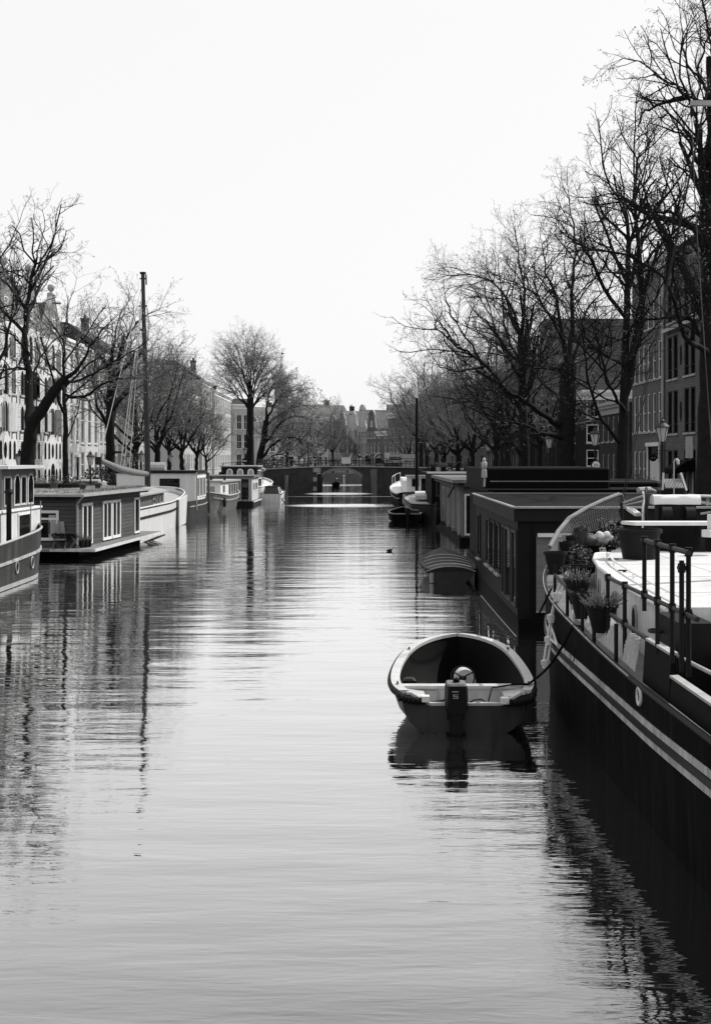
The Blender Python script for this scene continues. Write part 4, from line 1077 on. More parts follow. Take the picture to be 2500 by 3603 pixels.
put(pl_a, 'broad pale leafing tree behind the bridge lamp', 1065, 240, QZ, G_L, (1.05, 0.85), 1.7)
put(pl_b, 'pale leafing tree just right of the bridge lamp', 1110, 258, QZ, G_L, (1.0, 0.8), 2.6)
put(pr_c, 'bare upright tree between the pale buildings right of the bridge lamp', 1170, 262, QZ, G_L, (0.7, 0.92), 0.3)
put(pl_a, 'small pale tree in front of the gabled row, above the notice board', 1222, 266, QZ, G_L, (0.55, 0.6), 3.9)
# ================================================================== boats: shared hull builder
class Hull:
    """a barge-shaped hull lying along +Y between y0 (near) and y1 (far)"""
    def __init__(s, y0, y1, cx0, cx1, B, l0=3.0, l1=3.0, p0=2.0, p1=2.0, sheer=lambda u: 1.5, rake0=0.4, rake1=0.4, zb=-0.35, tumble=0.06, t0=0.0, t1=0.0):
        s.__dict__.update(locals()); del s.__dict__['s']
    def ends(s, z):
        zt = s.sheer(0.0); zu = s.sheer(1.0)
        return s.y0 + s.rake0*(1-min(1, max(0, z/zt))), s.y1 - s.rake1*(1-min(1, max(0, z/zu)))
    def half(s, y, z):
        a, b_ = s.ends(z); B = s.B - s.tumble*max(0.0, 1-z/1.4)
        h = B
        if y < a + s.l0:
            u = min(1, max(0, (a + s.l0 - y)/s.l0)); h = min(h, s.t0*B + (1-s.t0)*B*max(0, 1-u**s.p0)**(1/s.p0))
        if y > b_ - s.l1:
            u = min(1, max(0, (y - b_ + s.l1)/s.l1)); h = min(h, s.t1*B + (1-s.t1)*B*max(0, 1-u**s.p1)**(1/s.p1))
        return h
    def cx(s, y): return s.cx0 + (s.cx1-s.cx0)*(y-s.y0)/(s.y1-s.y0)
    def pt(s, sd_, y, z, out=0.0):
        a, b_ = s.ends(z); y = min(max(y, a), b_)
        return (s.cx(y) + sd_*(s.half(y, z)+out), y, z)
    def top(s, y): return s.sheer(min(1, max(0, (y-s.y0)/(s.y1-s.y0))))
    def us(s, n=44):
        e = np.linspace(0, 1, n); return 0.5 - 0.5*np.cos(PI*e) if True else e
    def mesh(s, n=44, k=7, ztop=None):
        b = MB(); b.smooth = True
        for sd_ in (-1, 1):
            rows = []
            for u in s.us(n):
                row = []
                for j in range(k):
                    f = j/(k-1); zt = s.sheer(u); z = s.zb + (zt-s.zb)*f
                    a, c = s.ends(z); y = a + (c-a)*u; row.append((s.cx(y)+sd_*s.half(y, z), y, z))
                rows.append(row if sd_ > 0 else row[::-1])
            b.grid(rows)
        b.smooth = False
        return b
    def deck(s, drop=0.15, inset=0.03, n=44):
        b = MB(); L_, R_ = [], []
        for u in s.us(n):
            z = s.sheer(u) - drop; a, c = s.ends(s.sheer(u)); y = a + (c-a)*u; h = max(0.0, s.half(y, s.sheer(u)) - inset)
            L_.append((s.cx(y)-h, y, z)); R_.append((s.cx(y)+h, y, z))
        b.grid([L_, R_]); return b
    def band(s, sd_, ya, yb, zoff, w_, t_=0.04, n=30, rel=True, full=False, zfun=None):
        """a rail or painted stripe that follows the side of the hull"""
        b = MB(); rings = []
        for y in np.linspace(ya, yb, n):
            zt = zfun(y) if zfun else (s.top(y) + zoff if rel else zoff)
            x0, y_, _ = s.pt(sd_, y, zt); q = s.pt(sd_, y, zt - w_)
            rings.append([(x0 - sd_*0.02, y_, zt), (x0 + sd_*t_, y_, zt), (q[0] + sd_*t_, q[1], zt-w_), (q[0] - sd_*0.02, q[1], zt-w_)])
        return b.loft(rings)
    def rim(s, zoff, w_, r_, n=60, u0=0.0, u1=1.0):
        """tube along the whole gunwale"""
        b = MB(); pts = []
        for u in np.linspace(u0, u1, n):
            uu = 0.5-0.5*math.cos(PI*u); z = s.sheer(uu); a, c = s.ends(z); y = a+(c-a)*uu; pts.append((s.cx(y)-s.half(y, z), y, z+zoff))
        for u in np.linspace(u1, u0, n)[(1 if u1 == 1.0 else 0):]:
            uu = 0.5-0.5*math.cos(PI*u); z = s.sheer(uu); a, c = s.ends(z); y = a+(c-a)*uu; pts.append((s.cx(y)+s.half(y, z), y, z+zoff))
        return b.tube(pts, r_, 6)
def win_on(parent, A, B, t0, t1, z0, z1, frame, glass, f=0.07, proud=0.04, mull=0, arch=False, rails=(), name='window', nrm=None):
    """window on the vertical wall from A to B, between distances t0..t1 along it"""
    A, B = Vector(A[:2]), Vector(B[:2]); d = (B-A).normalized(); n = Vector((d.y, -d.x)) if nrm is None else Vector(nrm)
    def q(t_, z, out): v = A + d*t_ + n*out; return (v.x, v.y, z)
    def rect(b, a0, a1, c0, c1, o0, o1):
        b.prism([q(a0, c0, o0), q(a1, c0, o0), q(a1, c1, o0), q(a0, c1, o0)], (n.x*(o1-o0), n.y*(o1-o0), 0))
    b = MB()
    if arch:
        r = (t1-t0)/2; tm = (t0+t1)/2; rz = min(r, (z1-z0)*0.4)
        out_ = [(t0, z0), (t1, z0)] + [(tm+r*math.cos(a), z1-rz+rz*math.sin(a)) for a in np.linspace(0, PI, 11)]
        b.prism([q(a, z, 0.004) for a, z in out_], (n.x*proud, n.y*proud, 0)); o = b.build(name, frame, parent)
        k = 1-2*f/(t1-t0)
        inn = [(tm+(a-tm)*k, z0+f+(z-z0)*(1-2*f/(z1-z0))) for a, z in out_]
        b = MB(); b.poly([q(a, z, proud+0.008) for a, z in inn]); b.build('pane', glass, o); return o
    rect(b, t0, t1, z0, z0+f, 0.004, proud); rect(b, t0, t1, z1-f, z1, 0.004, proud); rect(b, t0, t0+f, z0+f, z1-f, 0.004, proud); rect(b, t1-f, t1, z0+f, z1-f, 0.004, proud)
    for k in range(mull):
        tm = t0+(t1-t0)*(k+1)/(mull+1); rect(b, tm-f*0.4, tm+f*0.4, z0+f, z1-f, 0.006, proud*0.9)
    for r_ in rails:
        zz = z0+(z1-z0)*r_; rect(b, t0+f, t1-f, zz-f*0.4, zz+f*0.4, 0.006, proud*0.85)
    o = b.build(name, frame, parent)
    b = MB(); b.poly([q(t0+f*0.5, z0+f*0.5, 0.012), q(t1-f*0.5, z0+f*0.5, 0.012), q(t1-f*0.5, z1-f*0.5, 0.012), q(t0+f*0.5, z1-f*0.5, 0.012)]); b.build('pane', glass, o)
    return o
def along(A, B, px):
    """distance along the wall A-B at which the photo column px meets it"""
    A, B = Vector(A[:2]), Vector(B[:2]); d = B-A; k = (px-CX)/F
    t_ = (A.x - k*A.y)/(k*d.y - d.x); return t_*d.length
def walls(poly, z0, z1):
    b = MB(); n = len(poly)
    for i in range(n):
        a, c = poly[i], poly[(i+1) % n]; b.quad((a[0], a[1], z0), (c[0], c[1], z0), (c[0], c[1], z1), (a[0], a[1], z1))
    return b
def slab_m(poly, z0, z1):
    b = MB(); return b.prism([(x, y, z0) for x, y in poly], (0, 0, z1-z0))
def quad_from(A, B, width):
    """rectangle whose canal side runs A->B and which reaches back `width` to its left"""
    A, B = Vector(A), Vector(B); d = (B-A).normalized(); n = Vector((-d.y, d.x))*width
    return [tuple(A), tuple(B), tuple(B+n), tuple(A+n)]
def grow_rect(A, B, width, e):
    A, B = Vector(A), Vector(B); d = (B-A).normalized(); n = Vector((-d.y, d.x))
    return quad_from(A - d*e - n*e, B + d*e - n*e, width + 2*e)
def plant_pot(name, label, c, r0, r1, h_, mpot, group=None, leaf=None, lh=0.3, ln=60, seed=1, sx=1, sy=1, spread=1.2, cat='plant pot', lw=0.02):
    c = Vector(c); th = thing(name, label, cat, c, 0, group)
    b = MB(); b.lathe(c, [(r0*0.96, 0), (r0, 0.01), (r1*0.97, h_*0.88), (r1*1.06, h_*0.88), (r1*1.06, h_), (r1*0.97, h_), (r0*0.2+r1*0.74, h_*0.62), (0.01, h_*0.62)], 20, sx=sx, sy=sy); b.build('pot', mpot, th)
    b = MB(); b.lathe(c+Vector((0, 0, h_*0.63)), [(r0*0.2+r1*0.73, 0), (r1*0.5, 0.02), (0.01, 0.03)], 12, sx=sx, sy=sy); b.build('soil', M['soil'], th)
    if leaf:
        rd = random.Random(seed); b = MB()
        for k in range(ln):
            a = rd.uniform(0, 2*PI); rr = r1*0.7*math.sqrt(rd.random()); p = c + Vector((rr*math.cos(a)*sx, rr*math.sin(a)*sy, h_*0.65))
            tip = p + Vector((math.cos(a)*rd.uniform(0, r1*spread), math.sin(a)*rd.uniform(0, r1*spread), lh*rd.uniform(0.4, 1.0)))
            mid = (p+tip)/2 + Vector((rd.gauss(0, .03), rd.gauss(0, .03), lh*0.1))
            b.tube([p, mid, tip], [0.006, 0.005, 0.003], 3)
            for j in range(4):
                q = mid.lerp(tip, rd.random()); u = Vector((rd.gauss(0, 1), rd.gauss(0, 1), rd.gauss(0, 0.7))).normalized()*lw*rd.uniform(0.7, 1.6); v = u.orthogonal()*0.5
                b.quad(q-u, q-v, q+u, q+v)
        b.build('foliage', leaf, th)
    return th
def bush(label, c, r, h_, m, seed, cat='shrub', name='shrub', n=500, lw=0.06, group=None):
    rd = random.Random(seed); c = Vector(c); b = MB(); th = thing(name, label, cat, c, 0, group)
    for k in range(10):
        a = rd.uniform(0, 2*PI); b.tube([c, c+Vector((math.cos(a)*r*0.4, math.sin(a)*r*0.4, h_*0.5)), c+Vector((math.cos(a)*r*0.7, math.sin(a)*r*0.7, h_*rd.uniform(.7, .95)))], [0.03, 0.02, 0.008], 4)
    b.build('stem', M['twig'], th); b = MB()
    for k in range(n):
        while True:
            p = Vector((rd.uniform(-1, 1), rd.uniform(-1, 1), rd.uniform(-0.9, 1)))
            if 0.25 < p.length < 1 + rd.gauss(0, 0.12): break
        q = c + Vector((p.x*r, p.y*r, h_*0.52 + p.z*h_*0.5)); u = Vector((rd.gauss(0, 1), rd.gauss(0, 1), rd.gauss(0, 1))).normalized()*lw*rd.uniform(0.6, 1.4); v = u.orthogonal()*0.6
        b.quad(q-u, q-v, q+u, q+v)
    b.build('foliage', m, th); return th

# ================================================================== left bank boats
# 1 --- dark-hulled barge cut off by the left edge
h1 = Hull(27.0, 49.2, -14.3, -14.2, 2.6, 3, 4.2, 2, 2.2, sheer=lambda u: 1.52 + 0.42*max(0, (u-0.55)/0.45)**1.6, rake0=.2, rake1=0.35)
bt = thing('barge', 'dark-hulled barge with a white rubbing strake, oval portholes and wooden wheelhouse at the left edge', 'barge', (-14.3, 40, 0))
h1.mesh().build('hull', M['hull_dark'], bt)
h1.deck(0.28).build('deck', M['light_grey'], bt)
h1.rim(0.0, 0.1, 0.045).build('gunwale', M['light_grey'], bt)
h1.band(1, 30, 49.0, 0, 0.09, 0.06, zfun=lambda y: 0.92 + 0.25*max(0, (y-40)/9)**1.6).build('rubbing_strake', M['stripe_white'], bt)
h1.band(1, 30, 48.8, 0, 0.14, 0.015, zfun=lambda y: 0.16).build('waterline_band', M['light_grey'], bt)
for px in (22, 78, 112, 139):
    y = None
    for yy in np.linspace(38, 49.1, 400):
        x_, y_, _ = h1.pt(1, yy, 0.62)
        if (x_*F/y_ + CX) >= px: y = yy; break
    if y is None: continue
    p = Vector(h1.pt(1, y, 0.65)); q = Vector(h1.pt(1, y+0.15, 0.65)); d = (q-p).normalized(); n = Vector((d.y, -d.x, 0))
    b = MB(); b.tube([p + d*0.17*math.cos(a) + Vector((0, 0, 0.2*math.sin(a))) + n*0.02 for a in np.linspace(0, 2*PI, 17)], 0.03, 6); pr = b.build('porthole', M['light_grey'], bt)
    b = MB(); b.poly([p + d*0.16*math.cos(a) + Vector((0, 0, 0.19*math.sin(a))) + n*0.025 for a in np.linspace(0, 2*PI, 17)[:-1]]); b.build('pane', M['dark_glass'], pr)
# white superstructure
A, B = (-12.35, 30.0), (-12.15, 48.0)
cb = quad_from(A, B, 3.6)
walls(cb, 1.2, 2.45).build('cabin', M['white_worn'], bt)
slab_m(grow_rect(A, B, 3.6, 0.06), 2.45, 2.52).build('cabin_roof', M['white_paint'], bt)
A2, B2 = (-12.38, 43.6), (-12.22, 47.3)
wh = walls(quad_from(A2, B2, 3.3), 2.52, 3.93).build('wheelhouse', M['wood_mid'], bt)
slab_m(grow_rect(A2, B2, 3.3, 0.32), 3.93, 4.04).build('wheelhouse_roof', M['cream_paint'], bt)
LB = (Vector(B2)-Vector(A2)).length
for k, (t0, t1, ar) in enumerate(((0.15, 0.95, False), (1.25, 1.95, True), (2.05, 2.75, False), (2.85, 3.55, True))):
    win_on(bt, A2, B2, t0, t1, 2.62, 3.75 if ar else 3.68, M['wood_pale'] if k else M['light_grey'], M['dark_glass'], 0.07, 0.04, arch=ar)
win_on(bt, A, B, 14.9, 16.6, 1.45, 2.35, M['white_paint'], M['dim_glass'], name='cabin_door')
win_on(bt, A, B, 11.3, 12.6, 1.6, 2.3, M['wood_mid'], M['dark_glass'])
Rn = (A2[0]+0.02, A2[1]-0.05)
win_on(bt, (A2[0]-3.2, A2[1]), A2, 1.4, 3.0, 2.7, 3.65, M['wood_pale'], M['dim_glass'], mull=1)
b = MB(); b.tube([(-11.95, 42.9, 1.3), (-11.95, 42.9, 3.1)], 0.09, 8); b.lathe((-11.95, 42.9, 3.1), [(0.13, 0), (0.16, 0.05), (0.12, 0.15)], 10); b.build('exhaust_pipe', M['black_paint'], bt)
b = MB(); b.box(-11.9, -11.6, 46.9, 47.25, 1.5, 1.95); b.build('bollard', M['black_paint'], bt)
for yy in (45.2, 46.6):
    b = MB(); b.tube([(-11.8, yy, 1.55), (-11.8, yy, 2.75)], 0.02, 6); b.build('stanchion', M['light_grey'], bt)
# little lantern post on its quay side is a street lamp, built further below

bt.location.x += 0.34
# 2 --- grass-roofed dark houseboat
A, B = Vector((-12.0, 55.0)), Vector((-11.05, 65.7))
hb = thing('houseboat', 'dark clapboard houseboat with a grass roof and white doors on the left', 'houseboat', (-13.5, 60, 0))
slab_m(quad_from(A - Vector((-0.9, 0.55)), B + Vector((0.85, 2.4)), 6.6), 0.30, 0.42).build('platform', M['deck_board'], hb)
A_, B_ = A - Vector((-0.92, 0.57)), B + Vector((0.87, 2.42)); b = MB(); b.bar((A_.x, A_.y, 0.37), (B_.x, B_.y, 0.37), 0.06, 0.12); b.bar((A_.x, A_.y, 0.37), (A_.x-6.6, A_.y+0.6, 0.37), 0.06, 0.12); b.build('edge_board', M['white_worn'], hb)
slab_m(quad_from(A + Vector((0.1, 0.1)), B, 6.0), -0.4, 0.295).build('pontoon', M['black_matt'], hb)
pl = quad_from(A, B, 6.0)
walls(pl, 0.42, 2.62).build('wall', M['clap_dark'], hb)
slab_m(grow_rect(A, B, 6.0, 0.35), 2.56, 2.74).build('eave', M['charcoal'], hb)
b = MB(); g = grow_rect(A, B, 6.0, 0.42); b.bar((*g[0], 2.70), (*g[1], 2.70), 0.10, 0.10); b.bar((*g[0], 2.70), (*g[3], 2.70), 0.10, 0.10)
b.build('gutter', M['light_grey'], hb)
b = MB(); b.tube([(A.x+0.06, A.y-0.06, 0.45), (A.x+0.06, A.y-0.06, 2.3), (g[0][0], g[0][1], 2.66)], 0.05, 8); b.build('downpipe', M['light_grey'], hb)
# turf: many blades on a low bumpy mat
rd = random.Random(3); gr = grow_rect(A, B, 6.0, 0.33); G0, G1, G3 = Vector(gr[0]), Vector(gr[1]), Vector(gr[3])
b = MB(); b.smooth = True; rows = []
for i in range(29):
    row = []
    for j in range(17):
        p = G0 + (G1-G0)*i/28 + (G3-G0)*j/16; e = 1.0 if 0 < i < 28 and 0 < j < 16 else 0.0
        row.append((p.x, p.y, 2.745 + e*(0.10 + 0.05*rd.random() + 0.03*math.sin(i*0.9)*math.cos(j*0.8))))
    rows.append(row)
b.grid(rows); b.smooth = False
for k in range(9000):
    p = G0 + (G1-G0)*rd.uniform(.005, .995) + (G3-G0)*(rd.random()**1.5*0.99); z = 2.82; a = rd.uniform(0, PI); hgt = rd.uniform(.05, .14); dx, dy = .018*math.cos(a), .018*math.sin(a); lx, ly = rd.gauss(0, .04), rd.gauss(0, .04)
    b.add([(p.x-dx, p.y-dy, z), (p.x+dx, p.y+dy, z), (p.x+lx, p.y+ly, z+hgt)], [(0, 1, 2)])
tf = b.build('turf', M['grass'], hb); tf['kind'] = 'stuff'
Lw = (B-A).length
def tpx(px): return along(A, B, px)
zz0, zz1 = 0.50, 2.32
win_on(hb, A, B, tpx(287), tpx(323), zz0, zz1, M['white_paint'], M['dark_glass'], 0.13, 0.06, mull=1, name='door')
win_on(hb, A, B, tpx(360), tpx(391), zz0, zz1, M['white_paint'], M['dark_glass'], 0.13, 0.06, mull=1, name='door')
win_on(hb, A, B, tpx(393), tpx(422), zz0, zz1, M['white_paint'], M['dark_glass'], 0.13, 0.06, mull=1, name='door')
win_on(hb, A, B, tpx(471), tpx(489), zz0, zz1-0.02, M['white_paint'], M['dark_glass'], 0.10, 0.06, name='door')
# near end: large white-framed window with a curtain
C3 = Vector(pl[3]); 
win_on(hb, C3, A, (A-C3).length-2.9, (A-C3).length-0.75, 0.75, 2.05, M['white_paint'], M['dim_glass'], 0.12, 0.05, rails=(0.72,))
b = MB(); q = A.lerp(C3, 0.16); q2 = A.lerp(C3, 0.21); b.quad((q.x+.06, q.y-.03, .85), (q2.x+.06, q2.y-.03, .85), (q2.x+.06, q2.y-.03, 1.85), (q.x+.06, q.y-.03, 1.85)); b.build('curtain', M['light_grey'], hb)
# slanting struts under the far end of the platform
for k in range(3):
    y = 65.8 + k*0.7; xx = -10.1 + 0.05*k; b = MB(); b.bar((xx, y, 0.28), (xx-0.9, y-0.5, -0.1), 0.07); b.build('strut', M['wood_mid'], hb)
for px, Y, lab in ((292, 57.5, 'left'), (345, 59.5, 'right')):
    x = xat(px, Y); b = MB(); b.tube([(x, Y, 2.8), (x, Y, 3.05)], 0.13, 10); b.lathe((x, Y, 3.05), [(0.19, 0), (0.19, 0.08), (0.02, 0.13)], 12); b.build('roof_vent', M['dark_grey'], hb)
# things on the platform
dk = 0.42
ch = thing('deck_chair', 'grey folding deck chair before the end window of the grass-roofed houseboat', 'chair', (xat(215, 54.6), 54.6, dk))
x = xat(210, 54.6)
b = MB(); b.prism([(x-.25, 54.9, dk+.42), (x+.25, 54.9, dk+.42), (x+.25, 54.5, dk+.38), (x-.25, 54.5, dk+.38)], (0, 0, .04)); b.build('seat', M['tarp'], ch)
b = MB(); b.bar((x-.08, 54.95, dk+.42), (x-.16, 55.2, dk+1.15), 0.5, 0.03, up=(1, 0, 0)); b.quad((x-.27, 54.95, dk+.42), (x+.2, 54.9, dk+.42), (x+.1, 55.0, dk+1.15), (x-.3, 55.05, dk+1.18)); b.build('backrest', M['tarp'], ch)
for sx in (-.25, .25):
    b = MB(); b.bar((x+sx, 54.45, dk), (x+sx, 55.0, dk+.7), .04); b.build('leg', M['wood_mid'], ch)
    b = MB(); b.bar((x+sx, 55.0, dk), (x+sx, 54.5, dk+.62), .04); b.build('leg', M['wood_mid'], ch)
ft = thing('trestle_table', 'low dark trestle table on the near deck of the grass-roofed houseboat', 'table', (xat(245, 54.6), 54.6, dk))
x = xat(245, 54.6); b = MB(); b.box(x-.75, x+.25, 54.5, 55.0, dk+.60, dk+.65); b.build('tabletop', M['wood_dark'], ft)
for sx in (-.6, .2):
    b = MB(); b.bar((x+sx-.2, 54.6, dk), (x+sx+.2, 54.6, dk+.6), .05); b.build('leg', M['wood_mid'], ft)
    b = MB(); b.bar((x+sx+.2, 54.75, dk), (x+sx-.2, 54.75, dk+.6), .05); b.build('leg', M['wood_mid'], ft)
for k, (px, r_, hh) in enumerate(((272, .17, .32), (287, .17, .34), (302, .12, .30))):
    plant_pot('flower_pot', ('dark flower pot nearest the downpipe on the houseboat deck', 'dark leafy flower pot between two others on the houseboat deck', 'slim flower pot beside the first white door of the houseboat')[k], (xat(px, 55.3+k*.3)+.15, 55.3+k*.3, dk), r_*.75, r_, hh, M['pot_dark'], 'flower pots by the houseboat door', M['plant_pale'], .35, 26, 5+k)
# planters on the turf roof
for k, (px, w_, lab) in enumerate(((148, 1.6, 'dark long planter box of shrubs at the left end of the grass roof'), (252, 1.3, 'dark oval planter of flowers in the middle of the grass roof'))):
    Y = 60.5; x = xat(px, Y); pb = thing('planter', lab, 'planter', (x, Y, 2.85)); b = MB(); b.bevbox(x-w_/2, x+w_/2, Y-.25, Y+.25, 2.82, 3.1, .05); b.build('box', M['pot_dark'], pb)
    rd = random.Random(k); b = MB()
    for j in range(160):
        q = Vector((x+rd.uniform(-w_/2, w_/2), Y+rd.uniform(-.2, .2), 3.08+rd.random()**2*.45)); u = Vector((rd.gauss(0, 1), rd.gauss(0, 1), rd.gauss(0, 1))).normalized()*.05; v = u.orthogonal()*.5; b.quad(q-u, q-v, q+u, q+v)
    b.build('foliage', M['plant_leaf'] if k else M['plant_pale'], pb)
Y = 60.0; x = xat(190, Y); plant_pot('flower_pot', 'stubby dark pot with an upright plant on the grass roof', (x, Y, 2.85), .16, .2, .3, M['pot_mid'], None, M['plant_leaf'], .5, 30, 8, spread=.4)

# 3 --- white sailing barge with the tall mast
h3 = Hull(64.0, 86.0, -13.7, -13.2, 2.15, 3.5, 3.4, 2.2, 2.4, sheer=lambda u: 1.62 + 0.75*max(0, (u-0.6)/0.4)**2, rake0=.3, rake1=.35, tumble=0.1)
sb = thing('sailing_barge', 'white-hulled sailing barge with a tall mast and raised boom', 'sailing boat', (-13.5, 76, 0))
h3.mesh().build('hull', M['hull_white'], sb)
h3.deck(0.30).build('deck', M['light_grey'], sb)
h3.rim(0.0, 0.1, 0.05).build('gunwale', M['white_worn'], sb)
h3.band(1, 66, 85.6, -0.48, 0.12, 0.05).build('rubbing_strake', M['charcoal'], sb)
h3.band(1, 66, 85.6, -0.02, 0.06, 0.03).build('top_strake', M['charcoal'], sb)
cp_ = [(-15.3, 66), (-12.0, 66), (-11.9, 79.5), (-15.0, 79.5)]
walls(cp_, 1.3, 2.25).build('cabin', M['wood_mid'], sb)
b = MB(); rows = []
for y in np.linspace(65.7, 79.8, 12):
    rows.append([(-13.5 + 1.85*s_, y, 2.28 + 0.28*(1-s_*s_) + rd.uniform(-.01, .01)) for s_ in np.linspace(-1, 1, 9)])
b.smooth = True; b.grid(rows); b.smooth = False; b.prism([(-15.35, 65.7, 2.2), (-11.65, 65.7, 2.2), (-11.65, 65.7, 2.275), (-15.35, 65.7, 2.275)], (0, 14.1, 0)); b.build('hatch_cover', M['tarp'], sb)
for k in range(3): win_on(sb, (-11.95, 66), (-11.9, 79.5), 9.2+k*1.4, 10.2+k*1.4, 1.55, 2.05, M['wood_pale'], M['dark_glass'], .05)
# leeboard hung on the bow quarter
b = MB(); p0 = Vector(h3.pt(1, 80.0, 1.7, .10)); p1 = Vector(h3.pt(1, 83.8, 1.9, .10)); p2 = Vector(h3.pt(1, 83.5, .05, .14)); p3 = Vector(h3.pt(1, 80.4, .0, .14)); b.prism([p0, p1, p2, p3], (.09, 0, 0)); b.build('leeboard', M['hull_white'], sb)
mx, my = xat(521, 81), 81.0
b = MB(); b.tube([(mx, my, 1.4), (mx-.05, my, 5), (xat(513, 81), my, 9.5), (xat(506, 81), my, 13.3), (xat(503, 81), my, zat(963, 81))], [.19, .185, .165, .13, .12], 12); ms = b.build('mast', M['wood_dark'] if False else mat('mast_wood', .05, .5, .3, 3, spec=.4), sb)
b = MB(); zt = zat(963, 81); xm = xat(503, 81)
b.tube([(xm, my, zt-.02), (xm, my, zt+.1)], .2, 8); b.box(xm-.2, xm+.2, my-.06, my+.06, zt-.35, zt-.28); b.box(xm-.26, xm+.26, my-.06, my+.06, zt-2.1, zt-2.0); b.tube([(xm+.2, my, zt-.05), (xm+.22, my, zt-.7)], .05, 6); b.box(xm-.2, xm+.24, my-.05, my+.05, zt-3.6, zt-3.5); b.build('fitting', M['iron'], ms)
b = MB(); pts = [P(516, 1668, 80.6), P(470, 1662, 78.5), P(420, 1650, 76), P(365, 1625, 73), P(352, 1618, 72.4)]; b.tube([tuple(p) for p in pts], [.17, .21, .21, .16, .12], 10); bo = b.build('boom', M['sailcloth'], sb)
b = MB(); q = P(350, 1620, 72.3); b.box(q.x-.22, q.x+.12, q.y-.1, q.y+.1, q.z-.25, q.z+.2); b.tube([q, q+Vector((.15, 0, -1.2))], .05, 6); b.build('fitting', M['iron'], bo)
for (px, py, Y) in ((356, 1590, 72.5), (424, 1640, 76.2), (437, 1640, 77.0), (455, 1655, 78)):
    b = MB(); b.tube([P(px, py, Y), P(500+rd.uniform(-4, 3), 1010+rd.uniform(0, 60), 81)], .022, 4); b.build('rigging_line', M['rope_pale'], sb)
# 4 --- tall white houseboat on a dark hull
h4 = Hull(88.0, 98.0, -14.4, -13.9, 2.9, 1.6, 2.2, 3, 2.2, sheer=lambda u: 1.3 + .3*max(0, (u-.6)/.4)**2, rake0=.1, rake1=.3)
hw = thing('houseboat', 'tall white box houseboat with a big dark end window on a dark hull', 'houseboat', (-14.2, 93, 0))
h4.mesh().build('hull', M['hull_dark'], hw); h4.deck(.1).build('deck', M['mid_grey'], hw)
h4.band(1, 89, 97.9, -.35, .07, .04).build('rubbing_strake', M['light_grey'], hw)
A, B = (xat(687, 91.0), 91.0), (xat(725, 97.0), 97.0); q4 = quad_from(A, B, 5.6)
walls(q4, 1.2, 3.22).build('wall', M['white_paint'], hw)
slab_m(grow_rect(A, B, 5.6, .12), 3.22, 3.40).build('roof', M['charcoal'], hw)
C3 = Vector(q4[3]); Lq = (Vector(A)-C3).length
win_on(hw, C3, A, along(C3, A, 562), along(C3, A, 632), 1.85, 2.85, M['charcoal'], M['dark_glass'], .1, .05, mull=2)
La = (Vector(B)-Vector(A)).length
for k in range(3): win_on(hw, A, B, .5+k*1.75, 1.9+k*1.75, 1.45, 2.95, M['white_paint'], M['dark_glass'], .1, .05, mull=1, name='door')
b = MB(); b.tube([(A[0]+.1, A[1]-.1, .6), (A[0]+.1, A[1]-.1, 3.3)], .06, 8); b.build('pole', M['light_grey'], hw)
b = MB(); b.tube([(B[0]+.2, B[1]+.5, .1), (B[0]+.1, B[1]+.5, 3.2)], .1, 8); b.build('pole', M['wood_mid'], hw)
rc = thing('roof_box', 'pale half-round roof hatch on top of the tall white houseboat', 'roof hatch', (xat(556, 93), 93, 3.4)); x0, x1 = xat(529, 93), xat(583, 93)
b = MB(); b.prism([(x0, 93+.6*math.cos(a), 3.38+.62*math.sin(a)) for a in np.linspace(0, PI, 9)], (x1-x0, 0, 0)); b.build('cover', M['tarp'], rc)
b = MB(); b.box(x0-.05, x1+.05, 92.35, 93.65, 3.40, 3.46); b.build('base', M['mid_grey'], rc)
# 5 --- long barge with a white cabin and dark bluff end
h5 = Hull(100.0, 112.5, -12.7, -12.0, 2.2, 3.6, 3.0, 2.0, 2.2, sheer=lambda u: 1.25 + .45*max(0, (.4-u)/.4)**2 + .45*max(0, (u-.6)/.4)**2, rake0=.45, rake1=.4, tumble=.25)
b5 = thing('barge', 'grey barge with a long white cabin and tyre fender, behind the tall white houseboat', 'barge', (-12.4, 106, 0))
h5.mesh().build('hull', M['hull_mid'], b5); h5.deck(.2).build('deck', M['light_grey'], b5); h5.rim(0, .1, .06).build('gunwale', M['light_grey'], b5)
h5.band(1, 101, 112, -.32, .1, .06).build('rubbing_strake', M['light_grey'], b5)
A, B = (xat(776, 103.6), 103.6), (xat(838, 111.0), 111.0); q5 = quad_from(A, B, 3.6)
walls(q5, 1.0, 2.35).build('cabin', M['white_paint'], b5)
slab_m(grow_rect(A, B, 3.6, .2), 2.35, 2.48).build('cabin_roof', M['light_grey'], b5)
La = (Vector(B)-Vector(A)).length
win_on(b5, A, B, .9, 1.6, 1.45, 2.1, M['wood_pale'], M['dark_glass'], .06)
for k in range(4): win_on(b5, A, B, 3.2+k*1.05, 4.0+k*1.05, 1.2, 2.2, M['white_worn'], M['dark_glass'], .08)
C3 = Vector(q5[3]); win_on(b5, C3, A, .6, 3.2, 1.3, 2.1, M['white_paint'], M['pale_glass'], .08)
b = MB(); p = Vector(h5.pt(1, 102.6, .75, .12)); b.tube([p+Vector((.0, .28*math.cos(a), .30*math.sin(a))) for a in np.linspace(0, 2*PI, 15)], .1, 8); b.build('tyre_fender', M['rubber'], b5)
for px in (743, 790):
    Y = 105; x = xat(px, Y); b = MB(); b.tube([(x, Y, 2.45), (x, Y, 2.75)], .1, 8); b.lathe((x, Y, 2.75), [(.17, 0), (.15, .1), (.02, .14)], 10); b.build('roof_vent', M['dark_grey'], b5)
